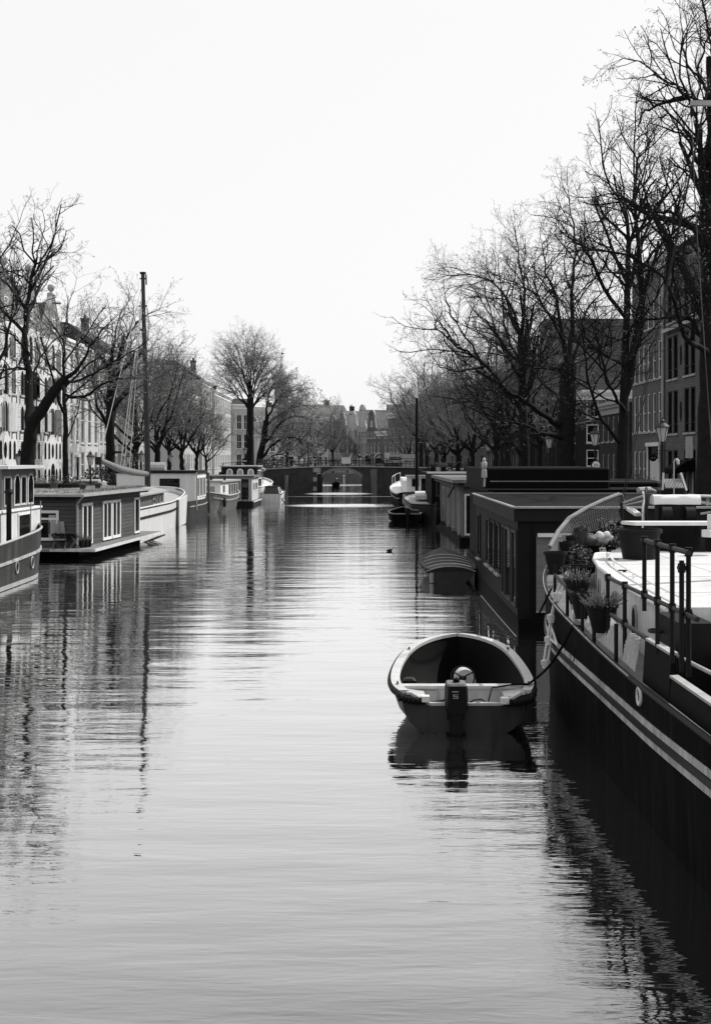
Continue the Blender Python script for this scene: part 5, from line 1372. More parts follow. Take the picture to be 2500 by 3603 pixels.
# 6 --- small wheelhouse-like houseboat with a glazed end
A, B = (xat(886, 115.5), 115.5), (xat(909, 122.0), 122.0); q6 = quad_from(A, B, 3.4)
b6 = thing('houseboat', 'small pale houseboat with a glazed end, between the white-cabined barge and the little cruiser', 'houseboat', (-11, 118, 0))
slab_m(quad_from((A[0]+.2, A[1]-1.0), (B[0]+.2, B[1]+.4), 4.0), -.3, .42).build('pontoon', M['charcoal'], b6)
b = MB(); b.bar((A[0]+.24, A[1]-1.0, .38), (B[0]+.24, B[1]+.4, .38), .08, .1); b.build('edge_board', M['white_worn'], b6)
walls(q6, .42, 2.55).build('wall', M['cream_paint'], b6); slab_m(grow_rect(A, B, 3.4, .2), 2.55, 2.72).build('roof', M['mid_grey'], b6)
C3 = Vector(q6[3]); win_on(b6, C3, A, .3, 2.3, .6, 2.4, M['mid_grey'], M['pale_glass'], .08); win_on(b6, C3, A, 2.45, 3.1, .6, 2.4, M['charcoal'], M['dark_glass'], .08, name='door')
win_on(b6, A, B, 1.2, 2.4, 1.3, 2.1, M['white_paint'], M['dark_glass'], .08); win_on(b6, A, B, 3.4, 5.2, 1.3, 2.1, M['white_paint'], M['dark_glass'], .08, mull=1)
fc = thing('garden_chair', 'thin metal garden chair on the end deck of the small pale houseboat', 'chair', (xat(862, 114.7), 114.7, .42)); x = xat(862, 114.7)
b = MB(); b.box(x-.22, x+.22, 114.5, 114.9, .84, .88); b.build('seat', M['iron'], fc)
b = MB(); b.bar((x-.22, 114.9, .85), (x-.26, 115.0, 1.4), .04); b.bar((x+.22, 114.9, .85), (x+.18, 115.0, 1.4), .04); b.bar((x-.26, 115, 1.38), (x+.18, 115, 1.38), .04); b.build('backrest', M['iron'], fc)
for sx in (-.2, .2):
    for sy in (114.52, 114.88):
        b = MB(); b.bar((x+sx, sy, .42), (x+sx, sy, .84), .035); b.build('leg', M['iron'], fc)
# 7 --- dark cabin boat with three arched windows and a white bow
h7 = Hull(126.0, 141.0, -11.4, -10.9, 2.2, 1.5, 4.5, 3, 1.8, sheer=lambda u: 1.5 + .7*max(0, (u-.4)/.6)**2, rake0=.1, rake1=.8, tumble=.3)
b7 = thing('cabin_boat', 'dark-topped cabin boat with three arched white-framed windows and a white bow near the bridge', 'boat', (-11.2, 132, 0))
h7.mesh().build('hull', M['hull_white'], b7); h7.deck(.15).build('deck', M['white_worn'], b7)
h7.rim(0, .1, .06).build('gunwale', M['white_paint'], b7)
A, B = (xat(905, 128), 128.0), (xat(920, 134), 134.0); q7 = quad_from(A, B, 3.6)
walls(q7, 1.3, 3.42).build('cabin', M['charcoal'], b7); slab_m(grow_rect(A, B, 3.6, .15), 3.42, 3.55).build('cabin_roof', M['light_grey'], b7)
C3 = Vector(q7[3])
for pa, pb_ in ((797, 819), (834, 856), (871, 893)): win_on(b7, C3, A, along(C3, A, pa), along(C3, A, pb_), 2.25, 3.25, M['white_paint'], M['pale_glass'], .12, .05, arch=True)
for k in range(2): win_on(b7, A, B, .6+k*2.6, 2.6+k*2.6, 2.2, 3.1, M['white_paint'], M['dark_glass'], .1)
b = MB(); rd = random.Random(9)
x = xat(924, 134.5); b.tube([(x, 134.5, 1.6), (x, 134.5, 3.1)], .04, 6); b.lathe((x, 134.5, 2.9), [(.05, 0), (.3, .1), (.3, .3), (.05, .4)], 10); b.build('searchlight', M['light_grey'], b7)
# 8 --- little white motor cruiser
Yc = 124.0; hc = Hull(123.0, 129.0, -8.15, -7.9, 1.1, .3, 3.0, 3, 1.8, sheer=lambda u: .85 + .25*u, rake0=.05, rake1=.6, t0=.85, tumble=.15)
b8 = thing('motor_cruiser', 'little white motor cruiser with a dark windscreen, stern towards the camera, near the bridge', 'motorboat', (-8.1, 126, 0))
hm = hc.mesh(); x0, x1 = -8.15-1.1*.85, -8.15+1.1*.85; hm.poly([(x0+.1, 123.03, -.3), (x1-.1, 123.03, -.3), (x1, 123.0, .85), (x0, 123.0, .85)]); hm.build('hull', M['hull_white'], b8)
hc.deck(.05).build('deck', M['white_paint'], b8); hc.rim(0, .1, .05).build('gunwale', M['mid_grey'], b8)
b = MB(); a0 = [(-8.95, 123.7, .85), (-7.3, 123.7, .85), (-7.25, 126.2, .9), (-8.95, 126.2, .9)]; a1 = [(-8.75, 124.0, 1.5), (-7.5, 124.0, 1.5), (-7.5, 125.4, 1.55), (-8.75, 125.4, 1.55)]; b.loft([a0, a1]); b.build('windscreen', M['dark_glass'], b8)
b = MB(); b.box(-8.8, -7.45, 123.95, 125.45, 1.5, 1.58); b.build('hardtop', M['charcoal'], b8)
b = MB()
for i in range(4): b.bar(a0[i], a1[i], .06)
b.build('window_frame', M['white_paint'], b8)
b = MB(); b.tube([(-7.05, 123.6, .5), (-6.95, 123.6, .1)], .14, 8); b.build('fender', M['white_worn'], b8)
# ================================================================== right bank boats
def quad_r(A, B, width):
    """rectangle whose canal side runs A->B (away from the camera) and which reaches `width` to its right"""
    A, B = Vector(A), Vector(B); d = (B-A).normalized(); n = Vector((d.y, -d.x))*width
    return [tuple(A), tuple(A+n), tuple(B+n), tuple(B)]
def grow_r(A, B, w_, e):
    A, B = Vector(A), Vector(B); d = (B-A).normalized(); n = Vector((d.y, -d.x))
    return quad_r(A - d*e - n*e, B + d*e - n*e, w_ + 2*e)
# --- near dark houseboat
A, B = (4.10, 32.4), (4.22, 44.8); q = quad_r(A, B, 6.6)
hr = thing('houseboat', 'near dark plank houseboat with tall windows on the right, behind the big barge', 'houseboat', (7.3, 38.5, 0))
slab_m(quad_r((A[0]-.02, A[1]-.3), (B[0]-.02, B[1]+.4), 6.7), -.4, .28).build('pontoon', M['black_matt'], hr)
walls(q, .28, 2.86).build('wall', M['wood_dark'], hr)
b = MB(); g = grow_r(A, B, 6.6, .10)
b.prism([(x, y, 2.70) for x, y in g], (0, 0, .34)); b.build('fascia', M['charcoal'], hr)
g2 = grow_r(A, B, 6.6, .02); slab_m(g2, 3.042, 3.07).build('roof', M['black_matt'], hr)
b = MB(); b.bar((*g[0], 3.055), (*g[1], 3.055), .16, .05); b.bar((*g[3], 3.055), (*g[2], 3.055), .10, .05); b.bar((*g[0], 3.06), (*g[3], 3.06), .08, .04); b.build('roof_edge', M['light_grey'], hr)  # pale strips: the sunlit roof edge put into the colour
AA, BB = B, A          # wall seen from the canal: run it from far to near so that its outside faces -X
Lr = (Vector(B)-Vector(A)).length
def rpx(px): return Lr - along(A, B, px)
for (pa, pb_), z0, z1, nm in (((1682, 1690), .95, 2.42, 'window'), ((1712, 1724), 1.0, 2.42, 'window'), ((1729, 1741), 1.0, 2.42, 'window'), ((1747, 1760), 1.0, 2.42, 'window')):
    win_on(hr, AA, BB, rpx(pa), rpx(pb_), z0, z1, M['charcoal'], M['dark_glass'], .07, .04, name=nm, nrm=(-1, 0))
    b = MB(); v0 = Vector(AA).lerp(Vector(BB), rpx(pa)/Lr); v1 = Vector(AA).lerp(Vector(BB), rpx(pb_)/Lr); b.bar((v0.x-.05, v0.y, z0-.06), (v1.x-.05, v1.y, z0-.06), .12, .05); b.build('sill', M['light_grey'], hr)
for pa, pb_ in ((1768, 1777), (1779, 1799), (1803, 1818)):
    win_on(hr, AA, BB, rpx(pa), rpx(pb_), .5, 2.45, M['dark_grey'], M['dark_glass'], .07, .05, name='door', nrm=(-1, 0))
# near end: roller shutter under a pale lintel
b = MB(); b.box(xat(1884, 32.4), xat(2060, 32.4), 32.30, 32.37, .45, 2.3); b.build('roller_shutter', M['shutter_slats'], hr)
b = MB(); b.box(xat(1888, 32.4), xat(2080, 32.4), 32.22, 32.38, 2.31, 2.40); b.build('lintel', M['white_paint'], hr)
b = MB(); b.box(xat(1884, 32.4), xat(2060, 32.4), 32.25, 32.37, .40, .44); b.build('threshold', M['light_grey'], hr)
# thin cable drooping along its waterline
b = MB(); b.tube([onz(1690, 2095, .25), onz(1745, 2160, .12), onz(1815, 2240, .05)], .012, 4); solo(b, 'mooring_line', M['rope_pale'], 'thin pale line lying on the water along the near dark houseboat', 'rope')
# --- two-tier dark houseboat behind: a long hedge-dark parapet above a lower one
hd = thing('houseboat', 'long black flat-topped houseboat with a raised upper storey behind the near dark houseboat', 'houseboat', (9, 52, 0))
walls([(5.0, 46.2), (12.0, 46.2), (12.0, 56.0), (5.0, 56.0)], .3, 3.1).build('wall', M['black_matt'], hd)
x0 = xat(1690, 46.4)
b = MB(); b.box(4.75, 12.0, 46.0, 56.2, 3.101, zat(1722, 46.2)); b.build('lower_parapet', M['black_matt'], hd)
zt = zat(1692, 46.2)
b = MB(); b.box(4.85, 11.4, 46.0, 46.16, zt-.03, zt); b.build('parapet_edge', M['mid_grey'], hd)
b = MB(); b.bevbox(xat(1700, 48), xat(2135, 48), 47.5, 55.5, zat(1722, 46.2)+.002, zat(1645, 48), .06); b.build('upper_storey', M['black_matt'], hd)
b = MB(); b.bevbox(xat(1940, 52)+.02, xat(2278, 52), 49.8, 54, 2.6, zat(1690, 50), .12); b.build('upper_wing', M['black_matt'], hd)
slab_m([(4.9, 46.1), (12.1, 46.1), (12.1, 56.1), (4.9, 56.1)], -.3, .29).build('pontoon', M['black_matt'], hd)
# clamps on its corner: a lantern-like white post
pt = thing('roof_post', 'white buoy-like post at the corner of the black flat-topped houseboat', 'post', (xat(1702, 45.9), 45.9, 3.1))
x = xat(1702, 45.9); b = MB(); b.tube([(x, 45.9, zat(1712, 45.9)), (x+.02, 45.9, zat(1680, 45.9))], .035, 8); b.build('stem', M['light_grey'], pt)
b = MB(); z = zat(1681, 45.9); b.lathe((x, 45.9, z), [(.09, 0), (.1, .05), (.09, .28), (.05, .31)], 12); b.build('float', M['light_grey'], pt)
b = MB(); b.lathe((x, 45.9, z+.31), [(.06, 0), (.1, .06), (.1, .22), (.05, .3), (.07, .34), (.02, .42)], 12); b.build('cap', M['light_grey'], pt)
# --- grey houseboat with the glass end door
A, B = (5.40, 64.5), (5.45, 82.5); q = quad_r(A, B, 6.0)
hg = thing('houseboat', 'grey plank houseboat with a white-framed glass door at its near end on the right', 'houseboat', (8.3, 73, 0))
slab_m(quad_r((A[0]-.2, A[1]-.6), (B[0]-.2, B[1]+.4), 6.4), -.3, .32).build('pontoon', M['black_matt'], hg)
walls(q, .32, 2.85).build('wall', M['clap_mid'] if False else mat('grey_planks', .14, .7, .2, 2, planks=('xy', .35, .45), spec=.15), hg)
slab_m(grow_r(A, B, 6.0, .35), 2.85, 2.95).build('eave', M['dark_grey'], hg)
slab_m(grow_r(A, B, 6.0, .55), 3.05, 3.22).build('roof', M['mid_grey'], hg)
slab_m(grow_r(A, B, 6.0, .25), 2.951, 3.049).build('roof_edge', M['charcoal'], hg)
win_on(hg, A, q[1], xat(1632, 64.5)-A[0], xat(1681, 64.5)-A[0], .40, 2.5, M['white_worn'], M['dim_glass'], .10, .05, name='door', nrm=(0, -1))
Lg = 18.0
for k in range(4): win_on(hg, B, A, Lg-1.4-k*3.9-1.5, Lg-1.4-k*3.9, .5, 2.55, M['light_grey'], M['dim_glass'], .1, .05, mull=1, nrm=(-1, 0))
for k in range(3):
    y = 66.2 + k*4.0; b = MB(); b.box(5.28, 5.39, y-.04, y+.04, .32, 2.84); b.build('post', M['light_grey'], hg)
b = MB(); b.bar((4.95, 64.2, 2.95), (4.8, 66.5, 2.3), .09); b.build('brace', M['dark_grey'], hg)
bh = thing('tyre_stack', 'dark bush-like heap of fenders hanging at the far end of the grey plank houseboat', 'fender', (5.1, 79, .5))
b = MB()
rd = random.Random(5)
b.tube([(5.05, 79.3+.42*math.cos(a), 1.0+.42*math.sin(a)) for a in np.linspace(0, 2*PI, 15)], .16, 8); b.build('tyre', M['rubber'], bh)
b = MB(); b.tube([(5.0, 78.2+.40*math.cos(a), .75+.40*math.sin(a)) for a in np.linspace(0, 2*PI, 15)], .16, 8); b.build('tyre', M['rubber'], bh)
# --- flat white-edged wheelhouse roof and plants on it
A, B = (xat(1492, 96), 88.0), (xat(1480, 98), 98.0)
fr_ = thing('houseboat', 'low dark houseboat with a white-edged flat roof crowded with plant pots', 'houseboat', (8, 93, 0))
xr0, xr1 = xat(1497, 92), xat(1654, 92)
walls([(xr0+.3, 90), (xr1-.1, 90), (xr1-.1, 98), (xr0+.3, 98)], .3, 3.25).build('wall', M['black_matt'], fr_)
b = MB(); b.box(xr0, xr1, 89.6, 98.4, 3.25, 3.30); b.build('roof', M['charcoal'], fr_)
b = MB(); b.box(xr0-.05, xr1+.05, 89.5, 89.6, 3.22, 3.36); b.build('roof_edge', M['white_paint'], fr_)
slab_m([(xr0-.3, 89), (xr1+.5, 89), (xr1+.5, 99), (xr0-.3, 99)], -.3, .29).build('pontoon', M['black_matt'], fr_)
b = MB(); b.bar((xat(1585, 90), 90, 3.5), (xat(1620, 90), 90.5, 4.05), .09); b.bar((xat(1560, 90), 90, 3.35), (xat(1620, 90), 90.5, 4.0), .07); b.bar((xat(1648, 90), 90.2, 3.1), (xat(1648, 90), 90.2, 4.35), .1); b.build('davit', M['black_paint'], fr_)
win_on(fr_, (xr0+.3, 90), (xr1-.1, 90), .3, 1.2, 1.6, 2.9, M['dark_grey'], M['dim_glass'], .08, nrm=(0, -1)); win_on(fr_, (xr0+.3, 90), (xr1-.1, 90), 1.5, 2.6, 1.9, 2.9, M['dark_grey'], M['dim_glass'], .08, nrm=(0, -1))
for k, (px, w_, col_, lf, lab) in enumerate(((1542, .18, 'pot_pale', 'plant_pale', 'white tub with a rounded pale bush on the white-edged flat roof'), (1560, .16, 'pot_dark', 'plant_pale', 'low dark bowl of flowers right of the white tub on the flat roof'), (1583, .13, 'pot_pale', 'plant_leaf', 'square white pot with a small plant, rightmost white pot on the flat roof'), (1521, .15, 'pot_dark', 'plant_leaf', 'dark pot left of the white tub on the flat roof'), (1640, .2, 'pot_mid', 'plant_pale', 'pot with a tall feathery plant at the right end of the flat roof'))):
    Y = 91.0; plant_pot('flower_pot', lab, (xat(px, Y), Y, 3.3), w_*.85, w_*1.15, .36, M[col_], 'plant pots on the flat roof', M[lf], .5 if k != 4 else .9, 60, 20+k, lw=.035)
# --- dark barge with the thin mast
h9 = Hull(104.0, 122.5, 5.6, 5.2, 2.1, 3.0, 4.5, 2, 1.9, sheer=lambda u: 1.35 + .95*max(0, (u-.55)/.45)**1.7 + .25*max(0, (.25-u)/.25)**2, rake0=.3, rake1=.7, tumble=.2)
b9 = thing('barge', 'dark barge with a rising white-lined bow and white foredeck near the bridge', 'barge', (5.4, 113, 0))
h9.mesh().build('hull', M['hull_black'], b9); h9.deck(.12).build('deck', M['white_paint'], b9)
h9.band(-1, 106, 122.2, -.02, .07, .05).build('gunwale_stripe', M['white_paint'], b9); h9.band(-1, 106, 122, -.42, .06, .05).build('rubbing_strake', M['stripe_white'], b9)
b = MB(); b.prism([(4.2, 113.5, 1.3), (4.2, 119.5, 1.9), (4.2, 119.5, 2.55), (4.2, 113.5, 2.3)], (2.6, 0, 0)); b.build('foredeck_cabin', M['white_paint'], b9)
b = MB()
for y in (119.6, 120.7, 121.8):
    p = Vector(h9.pt(-1, y, h9.top(y), -.08)); b.tube([p, p+Vector((0, 0, .75))], .03, 6)
ps = [Vector(h9.pt(-1, y, h9.top(y), -.08))+Vector((0, 0, .75)) for y in np.linspace(119.6, 121.8, 5)]; b.tube(ps, .03, 6); b.build('bow_rail', M['white_paint'], b9)
b = MB(); b.box(4.4, 6.4, 107.2, 110.0, 1.3, 2.75); b.build('deckhouse', M['white_worn'], b9); b = MB(); b.box(4.25, 6.55, 107.0, 110.2, 2.75, 2.85); b.build('deckhouse_roof', M['light_grey'], b9)
win_on(b9, (4.4, 107.2), (6.4, 107.2), .3, .9, 1.9, 2.6, M['wood_mid'], M['dark_glass'], .06, nrm=(0, -1)); win_on(b9, (4.4, 107.2), (6.4, 107.2), 1.1, 1.8, 1.5, 2.6, M['black_paint'], M['dark_glass'], .06, nrm=(0, -1), name='door')
Ym = 105.5; xm = xat(1465, Ym); b = MB(); b.tube([(xm, Ym, 1.3), (xm, Ym, zat(1400, Ym))], [.15, .10], 10); ms = b.build('mast', M['wood_dark'], b9)
b = MB(); b.tube([(xm, Ym, zat(1400, Ym)), (xm, Ym, zat(1358, Ym))], [.11, .09], 10); b.build('mast_top', M['white_paint'], ms)
b = MB(); b.bar((xm-.35, Ym, zat(1555, Ym)), (xm+.5, Ym, zat(1557, Ym)), .04); b.build('crosstree', M['light_grey'], ms)
# nearer dark hull with cluttered white deck
h10 = Hull(86.0, 101.5, 6.1, 5.9, 2.3, 2.5, 3.2, 2.2, 2, sheer=lambda u: 1.15 + .55*max(0, (u-.5)/.5)**2, rake0=.2, rake1=.5, tumble=.2)
b10 = thing('barge', 'low dark barge with a curved pale rubbing line, moored before the thin-masted barge', 'barge', (6, 94, 0))
h10.mesh().build('hull', M['hull_dark'], b10); h10.deck(.15).build('deck', M['light_grey'], b10); h10.rim(0, .1, .05).build('gunwale', M['charcoal'], b10)
h10.band(-1, 87, 101.2, -.36, .05, .05).build('rubbing_strake', M['light_grey'], b10)
b = MB(); p = Vector(h10.pt(-1, 99.6, 1.1, .16)); b.tube([p+Vector((.0, .3*math.cos(a), .33*math.sin(a))) for a in np.linspace(0, 2*PI, 15)], .1, 8); b.build('tyre_fender', M['light_grey'], b10)
b = MB(); b.prism([(4.5, 96, 1.2), (4.6, 99.2, 1.45), (4.6, 99.2, 1.75), (4.5, 96, 1.5)], (2.3, 0, 0)); b.build('hatch_cover', M['white_worn'], b10)
bk = thing('bicycle_heap', 'tangle of pale bicycle wheels on the deck of the low dark barge', 'bicycle', (xat(1515, 97), 97, 1.6)); rd = random.Random(4)
for k in range(3):
    c = Vector((xat(1502+k*14, 97), 97+k*.3, 2.1)); u = Vector((1, .3*k, 0)).normalized(); b = MB(); b.tube([c+u*.33*math.cos(a)+Vector((0, 0, .33*math.sin(a))) for a in np.linspace(0, 2*PI, 17)], .025, 5)
    for a in np.linspace(0, PI, 5)[:-1]: b.tube([c+u*.32*math.cos(a)+Vector((0, 0, .32*math.sin(a))), c-u*.32*math.cos(a)-Vector((0, 0, .32*math.sin(a)))], .006, 3)
    b.build('wheel', M['iron'], bk)
b = MB(); c0 = Vector((xat(1502, 97), 97, 2.1)); c1 = Vector((xat(1530, 97), 97.6, 2.1)); b.tube([c0, c0+Vector((.3, 0, .5)), c1+Vector((-.2, 0, .5)), c1], .025, 5); b.tube([c0+Vector((.3, 0, .5)), c1], .02, 5); b.build('frame', M['mid_grey'], bk)

# --- open boats
def open_boat(name, label, st, mats, cat='boat', th=0.07, cap=0.10, rz=0.0, floor_z=None, ribs=False):
    """st: stations (y, centre x, half beam at gunwale, half beam at waterline, gunwale z); last station = stem"""
    o = thing(name, label, cat, (st[0][1], (st[0][0]+st[-1][0])/2, 0))
    S = np.array(st, float); n = 26; u = np.linspace(0, 1, n); k = np.linspace(0, 1, len(S))
    def ip(c):       # smooth interpolation
        out = np.interp(u, k, S[:, c]); 
        for _ in range(3): out[1:-1] = .25*out[:-2] + .5*out[1:-1] + .25*out[2:]
        return out
    Y, Xc, hb_, hw_, zg = [ip(c) for c in range(5)]
    def ring(i, inset, z_bot):
        L_ = []; h, w2 = max(0, hb_[i]-inset), max(0, hw_[i]-inset)
        zz = [zg[i], zg[i]*.75, zg[i]*.45, .12, z_bot]
        ww = [h, h*.968+w2*.032, h*.835+w2*.165, h*.57+w2*.43 if zg[i] > .3 else w2, w2*.6]
        for z, w_ in zip(zz, ww): L_.append((Xc[i]-w_, Y[i], z))
        for z, w_ in reversed(list(zip(zz, ww))): L_.append((Xc[i]+w_, Y[i], z))
        return L_
    b = MB(); b.smooth = True; rows = [ring(i, 0, -.25) for i in range(n)]; b.grid(rows); b.smooth = False
    b.build('hull', mats[0], o)
    fz = .10 if floor_z is None else floor_z
    b = MB(); b.smooth = True; rows = [[(p[0], p[1], max(p[2], fz) if j not in (0, 9) else p[2]) for j, p in enumerate(ring(i, th, fz))] for i in range(n)]; b.grid([r_[::-1] for r_ in rows]); b.smooth = False
    b.build('inner_hull', mats[1], o)
    b = MB(); 
    for sd_ in (-1, 1):
        rings = []
        for i in range(n):
            xo, xi = Xc[i]+sd_*(hb_[i]+.03), Xc[i]+sd_*max(0, hb_[i]-cap)
            rings.append([(xo, Y[i], zg[i]-.02), (xo, Y[i], zg[i]+.035), (xi, Y[i], zg[i]+.035), (xi, Y[i], zg[i]-.02)])
        b.loft(rings)
    b.build('gunwale', mats[2], o)
    return o, (Y, Xc, hb_, hw_, zg)
# foreground motorboat
XS, YS = 1.715, 20.0
fb, (Yf, Xf, hbf, hwf, zgf) = open_boat('motorboat', 'open white motorboat with a black outboard and steering wheel, seen from its stern', 
    [(20.0, 1.715, 1.0, .50, .64), (20.35, 1.72, 1.09, .56, .64), (20.9, 1.74, 1.145, .62, .65), (21.8, 1.78, 1.14, .62, .67), (22.7, 1.83, 1.06, .66, .73), (23.4, 1.88, .93, .42, .81), (23.95, 1.92, .66, .18, .88), (24.3, 1.94, .30, .02, .92), (24.38, 1.94, .05, .0, .93)],
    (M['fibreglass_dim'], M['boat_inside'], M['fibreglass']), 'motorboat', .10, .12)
# transom with a lowered middle, motor well and aft bulkhead
def tz(x): 
    a = abs(x-XS)
    return .62 if a > .86 else (.62 - (.86-a)/.30*.17 if a > .56 else .45)
b = MB(); xs_ = [XS+v for v in (-.992, -.965, -.92, -.86, -.75, -.65, -.56, -.4, -.2, .2, .4, .56, .65, .75, .86, .92, .965, .992)]
for xa, xb in zip(xs_[:-1], xs_[1:]):
    def bw_(x): a = abs(x-XS); return -.25 if a < .48 else .64*(1-math.sqrt(max(0, 1-((a-.48)/.52)**2))) - .03
    b.prism([(xa, 19.99, bw_(xa)), (xb, 19.99, bw_(xb)), (xb, 19.93, tz(xb)), (xa, 19.93, tz(xa))], (0, .07, 0))
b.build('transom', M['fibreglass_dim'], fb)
b = MB()
for xa, xb in zip(xs_[2:-3], xs_[3:-2]): b.bar((xa, 19.96, tz(xa)+.015), (xb, 19.96, tz(xb)+.015), .10, .04)
b.build('transom_cap', M['fibreglass'], fb)
b = MB(); b.prism([(XS-.85, 20.62, .12), (XS+.85, 20.62, .12), (XS+1.03, 20.55, .60), (XS-1.03, 20.55, .60)], (0, .05, 0)); b.build('bulkhead', M['fibreglass'], fb)
b = MB(); b.box(XS-1.04, XS+1.04, 20.52, 20.74, .60, .645); b.build('thwart', M['fibreglass'], fb)
b = MB(); b.box(XS-.8, XS+.8, 20.02, 20.6, .30, .33); b.build('well_floor', M['fibreglass'], fb)
for sx in (-1, 1):
    b = MB(); b.prism([(XS+sx*.62, 20.0, .33), (XS+sx*.86, 20.0, .33), (XS+sx*.95, 20.0, .61), (XS+sx*.62, 20.0, .57)], (0, .55, 0)); b.build('locker', M['fibreglass'], fb)
b = MB(); b.box(XS-.62, XS-.40, 20.50, 20.535, .40, .56); b.build('hatch', M['light_grey'], fb)
# rope bumpers round the stern corners and along the left side
b = MB(); pts = [(Xf[i]-hbf[i]-.035, Yf[i], zgf[i]-.03) for i in range(0, 17)][::-1] + [(XS-1.03, 19.9, .60), (XS-.94, 19.86, .57), (XS-.66, 19.86, .52)]; b.tube(pts, .05, 8); b.build('bumper', M['rubber'], fb)
b = MB(); pts = [(Xf[i]+hbf[i]+.035, Yf[i], zgf[i]-.05) for i in range(0, 5)][::-1] + [(XS+1.02, 19.9, .56), (XS+.94, 19.86, .54), (XS+.64, 19.86, .48)]; b.tube(pts, .05, 8); b.build('bumper', M['rubber'], fb)
# thick rope whipping: one twisted roll on each stern corner
for x0_, x1_, z0_, z1_ in ((XS-1.04, XS-.64, .585, .53), (XS+.62, XS+1.03, .505, .56)):
    b = MB(); pts = []; rs_ = []
    for k in range(31):
        u = k/30; pts.append((x0_+(x1_-x0_)*u, 19.86, z0_+(z1_-z0_)*u - .03*math.sin(PI*u))); rs_.append(.052 + .014*math.sin(k*1.26))
    b.tube(pts, rs_, 10); b.build('rope_fender', M['rubber'], fb)
for sx, zz in ((-.63, .55), (.6, .52)):
    b = MB(); b.box(XS+sx-.06, XS+sx+.06, 19.80, 19.95, zz-.03, zz+.06); b.build('corner_light', M['white_paint'], fb)
# steering console and wheel
cx_ = xat(1634, 21.1); b = MB(); pr = [(.17*math.cos(a), .64 + .19*math.sin(a)) for a in np.linspace(0, PI, 13)]
pts = [(cx_-.17, 21.0, .12), (cx_+.17, 21.0, .12)] + [(cx_+x, 21.0, z) for x, z in pr]
b.prism(pts, (0, .3, 0)); b.build('console', M['fibreglass'], fb)
c = Vector((cx_-.05, 20.88, .72)); up = Vector((0, .45, .9)).normalized(); b = MB(); b.tube([c + Vector((.19*math.cos(a), 0, 0)) + up*.19*math.sin(a) for a in np.linspace(0, 2*PI, 25)], .014, 6)
wh = b.build('steering_wheel', M['black_paint'], fb)
b = MB()
for a in (.5, 2.6, 4.7): b.bar(c, c + Vector((.18*math.cos(a), 0, 0)) + up*.18*math.sin(a), .035, .015)
b.lathe(c+Vector((0, .03, -.05)), [(.02, 0), (.06, .01), (.06, .06), (.02, .07)], 10); b.build('spoke', M['black_paint'], wh)
b = MB(); b.box(xat(1603, 19.9)-.33, xat(1603, 19.9)+.33, 19.97, 19.989, -.2, .44); b.build('dark_panel', M['black_matt'], fb)  # black rectangle on the transom behind the outboard
# loose things in the cockpit: side bench, a jerrycan, cleats on the rim
b = MB(); b.box(XS-.80, XS-.5, 20.9, 22.4, .12, .38); b.build('bench', M['boat_inside'], fb)
b = MB(); b.bevbox(XS-.92, XS-.72, 20.95, 21.2, .40, .68, .03); b.build('fuel_can', M['black_paint'], fb)
for (yy, sd_) in ((20.5, 1), (23.2, 1), (23.2, -1), (20.5, -1)):
    k_ = int(np.argmin(abs(Yf-yy))); xx = Xf[k_] + sd_*(hbf[k_]-.05); b = MB(); b.box(xx-.015, xx+.015, Yf[k_]-.06, Yf[k_]+.06, zgf[k_]+.05, zgf[k_]+.07); b.box(xx-.012, xx+.012, Yf[k_]-.02, Yf[k_]+.02, zgf[k_]+.03, zgf[k_]+.05); b.build('cleat', M['iron'], fb)
# outboard engine
ox = xat(1603, 19.85); ob = thing('outboard_motor', 'black outboard motor with pale lettering on the stern of the open white motorboat', 'outboard motor', (ox, 19.8, .2))
b = MB(); b.smooth = True
b.loft([[(ox+sx*w_, y_, z) for sx, y_ in ((-.8, 19.60), (.8, 19.60), (1, 19.68), (1, 19.95), (.8, 20.05), (-.8, 20.05), (-1, 19.95), (-1, 19.68))] for w_, z in ((.12, .385), (.165, .42), (.175, .56), (.170, .74), (.155, .80))])
b.smooth = False; b.build('cowling', M['black_paint'], ob)
b = MB(); b.loft([[(ox+sx*w_, 19.82+sy*l_, z) for sx, sy in ((-.8, -1), (.8, -1), (1, -.7), (1, .7), (.8, 1), (-.8, 1), (-1, .7), (-1, -.7))] for w_, l_, z in ((.154, .215, .801), (.14, .19, .83))]); b.build('top_cover', M['mid_grey'], ob)  # top plate paler than the cowling: sunlight put into its grey
b = MB(); b.lathe((ox, 19.80, .83), [(.05, 0), (.055, .05), (.02, .07)], 10); b.build('cap', M['black_matt'], ob)
b = MB(); b.box(ox-.09, ox+.09, 19.7, 19.93, -.5, .384); b.box(ox-.15, ox+.15, 19.62, 19.98, -.02, .02); b.build('leg', M['black_paint'], ob)
b = MB(); b.box(ox-.14, ox+.14, 19.92, 20.06, .22, .50); b.tube([(ox-.12, 20.0, .52), (ox-.35, 20.12, .46), (ox-.35, 20.12, .36), (ox-.1, 20.0, .36)], .018, 5); b.build('bracket', M['charcoal'], ob)
b = MB(); y = 19.592
def seg(x0, x1, z0, z1): b.box(ox-.03+x0, ox-.03+x1, y-.004, y+.012, z0, z1)
seg(-.05, .05, .712, .726); seg(-.035, .045, .668, .678); seg(-.035, -.020, .650, .668); seg(-.035, .045, .642, .652); seg(.030, .045, .622, .642); seg(-.035, .045, .614, .624)
b.build('lettering', M['light_grey'], ob)
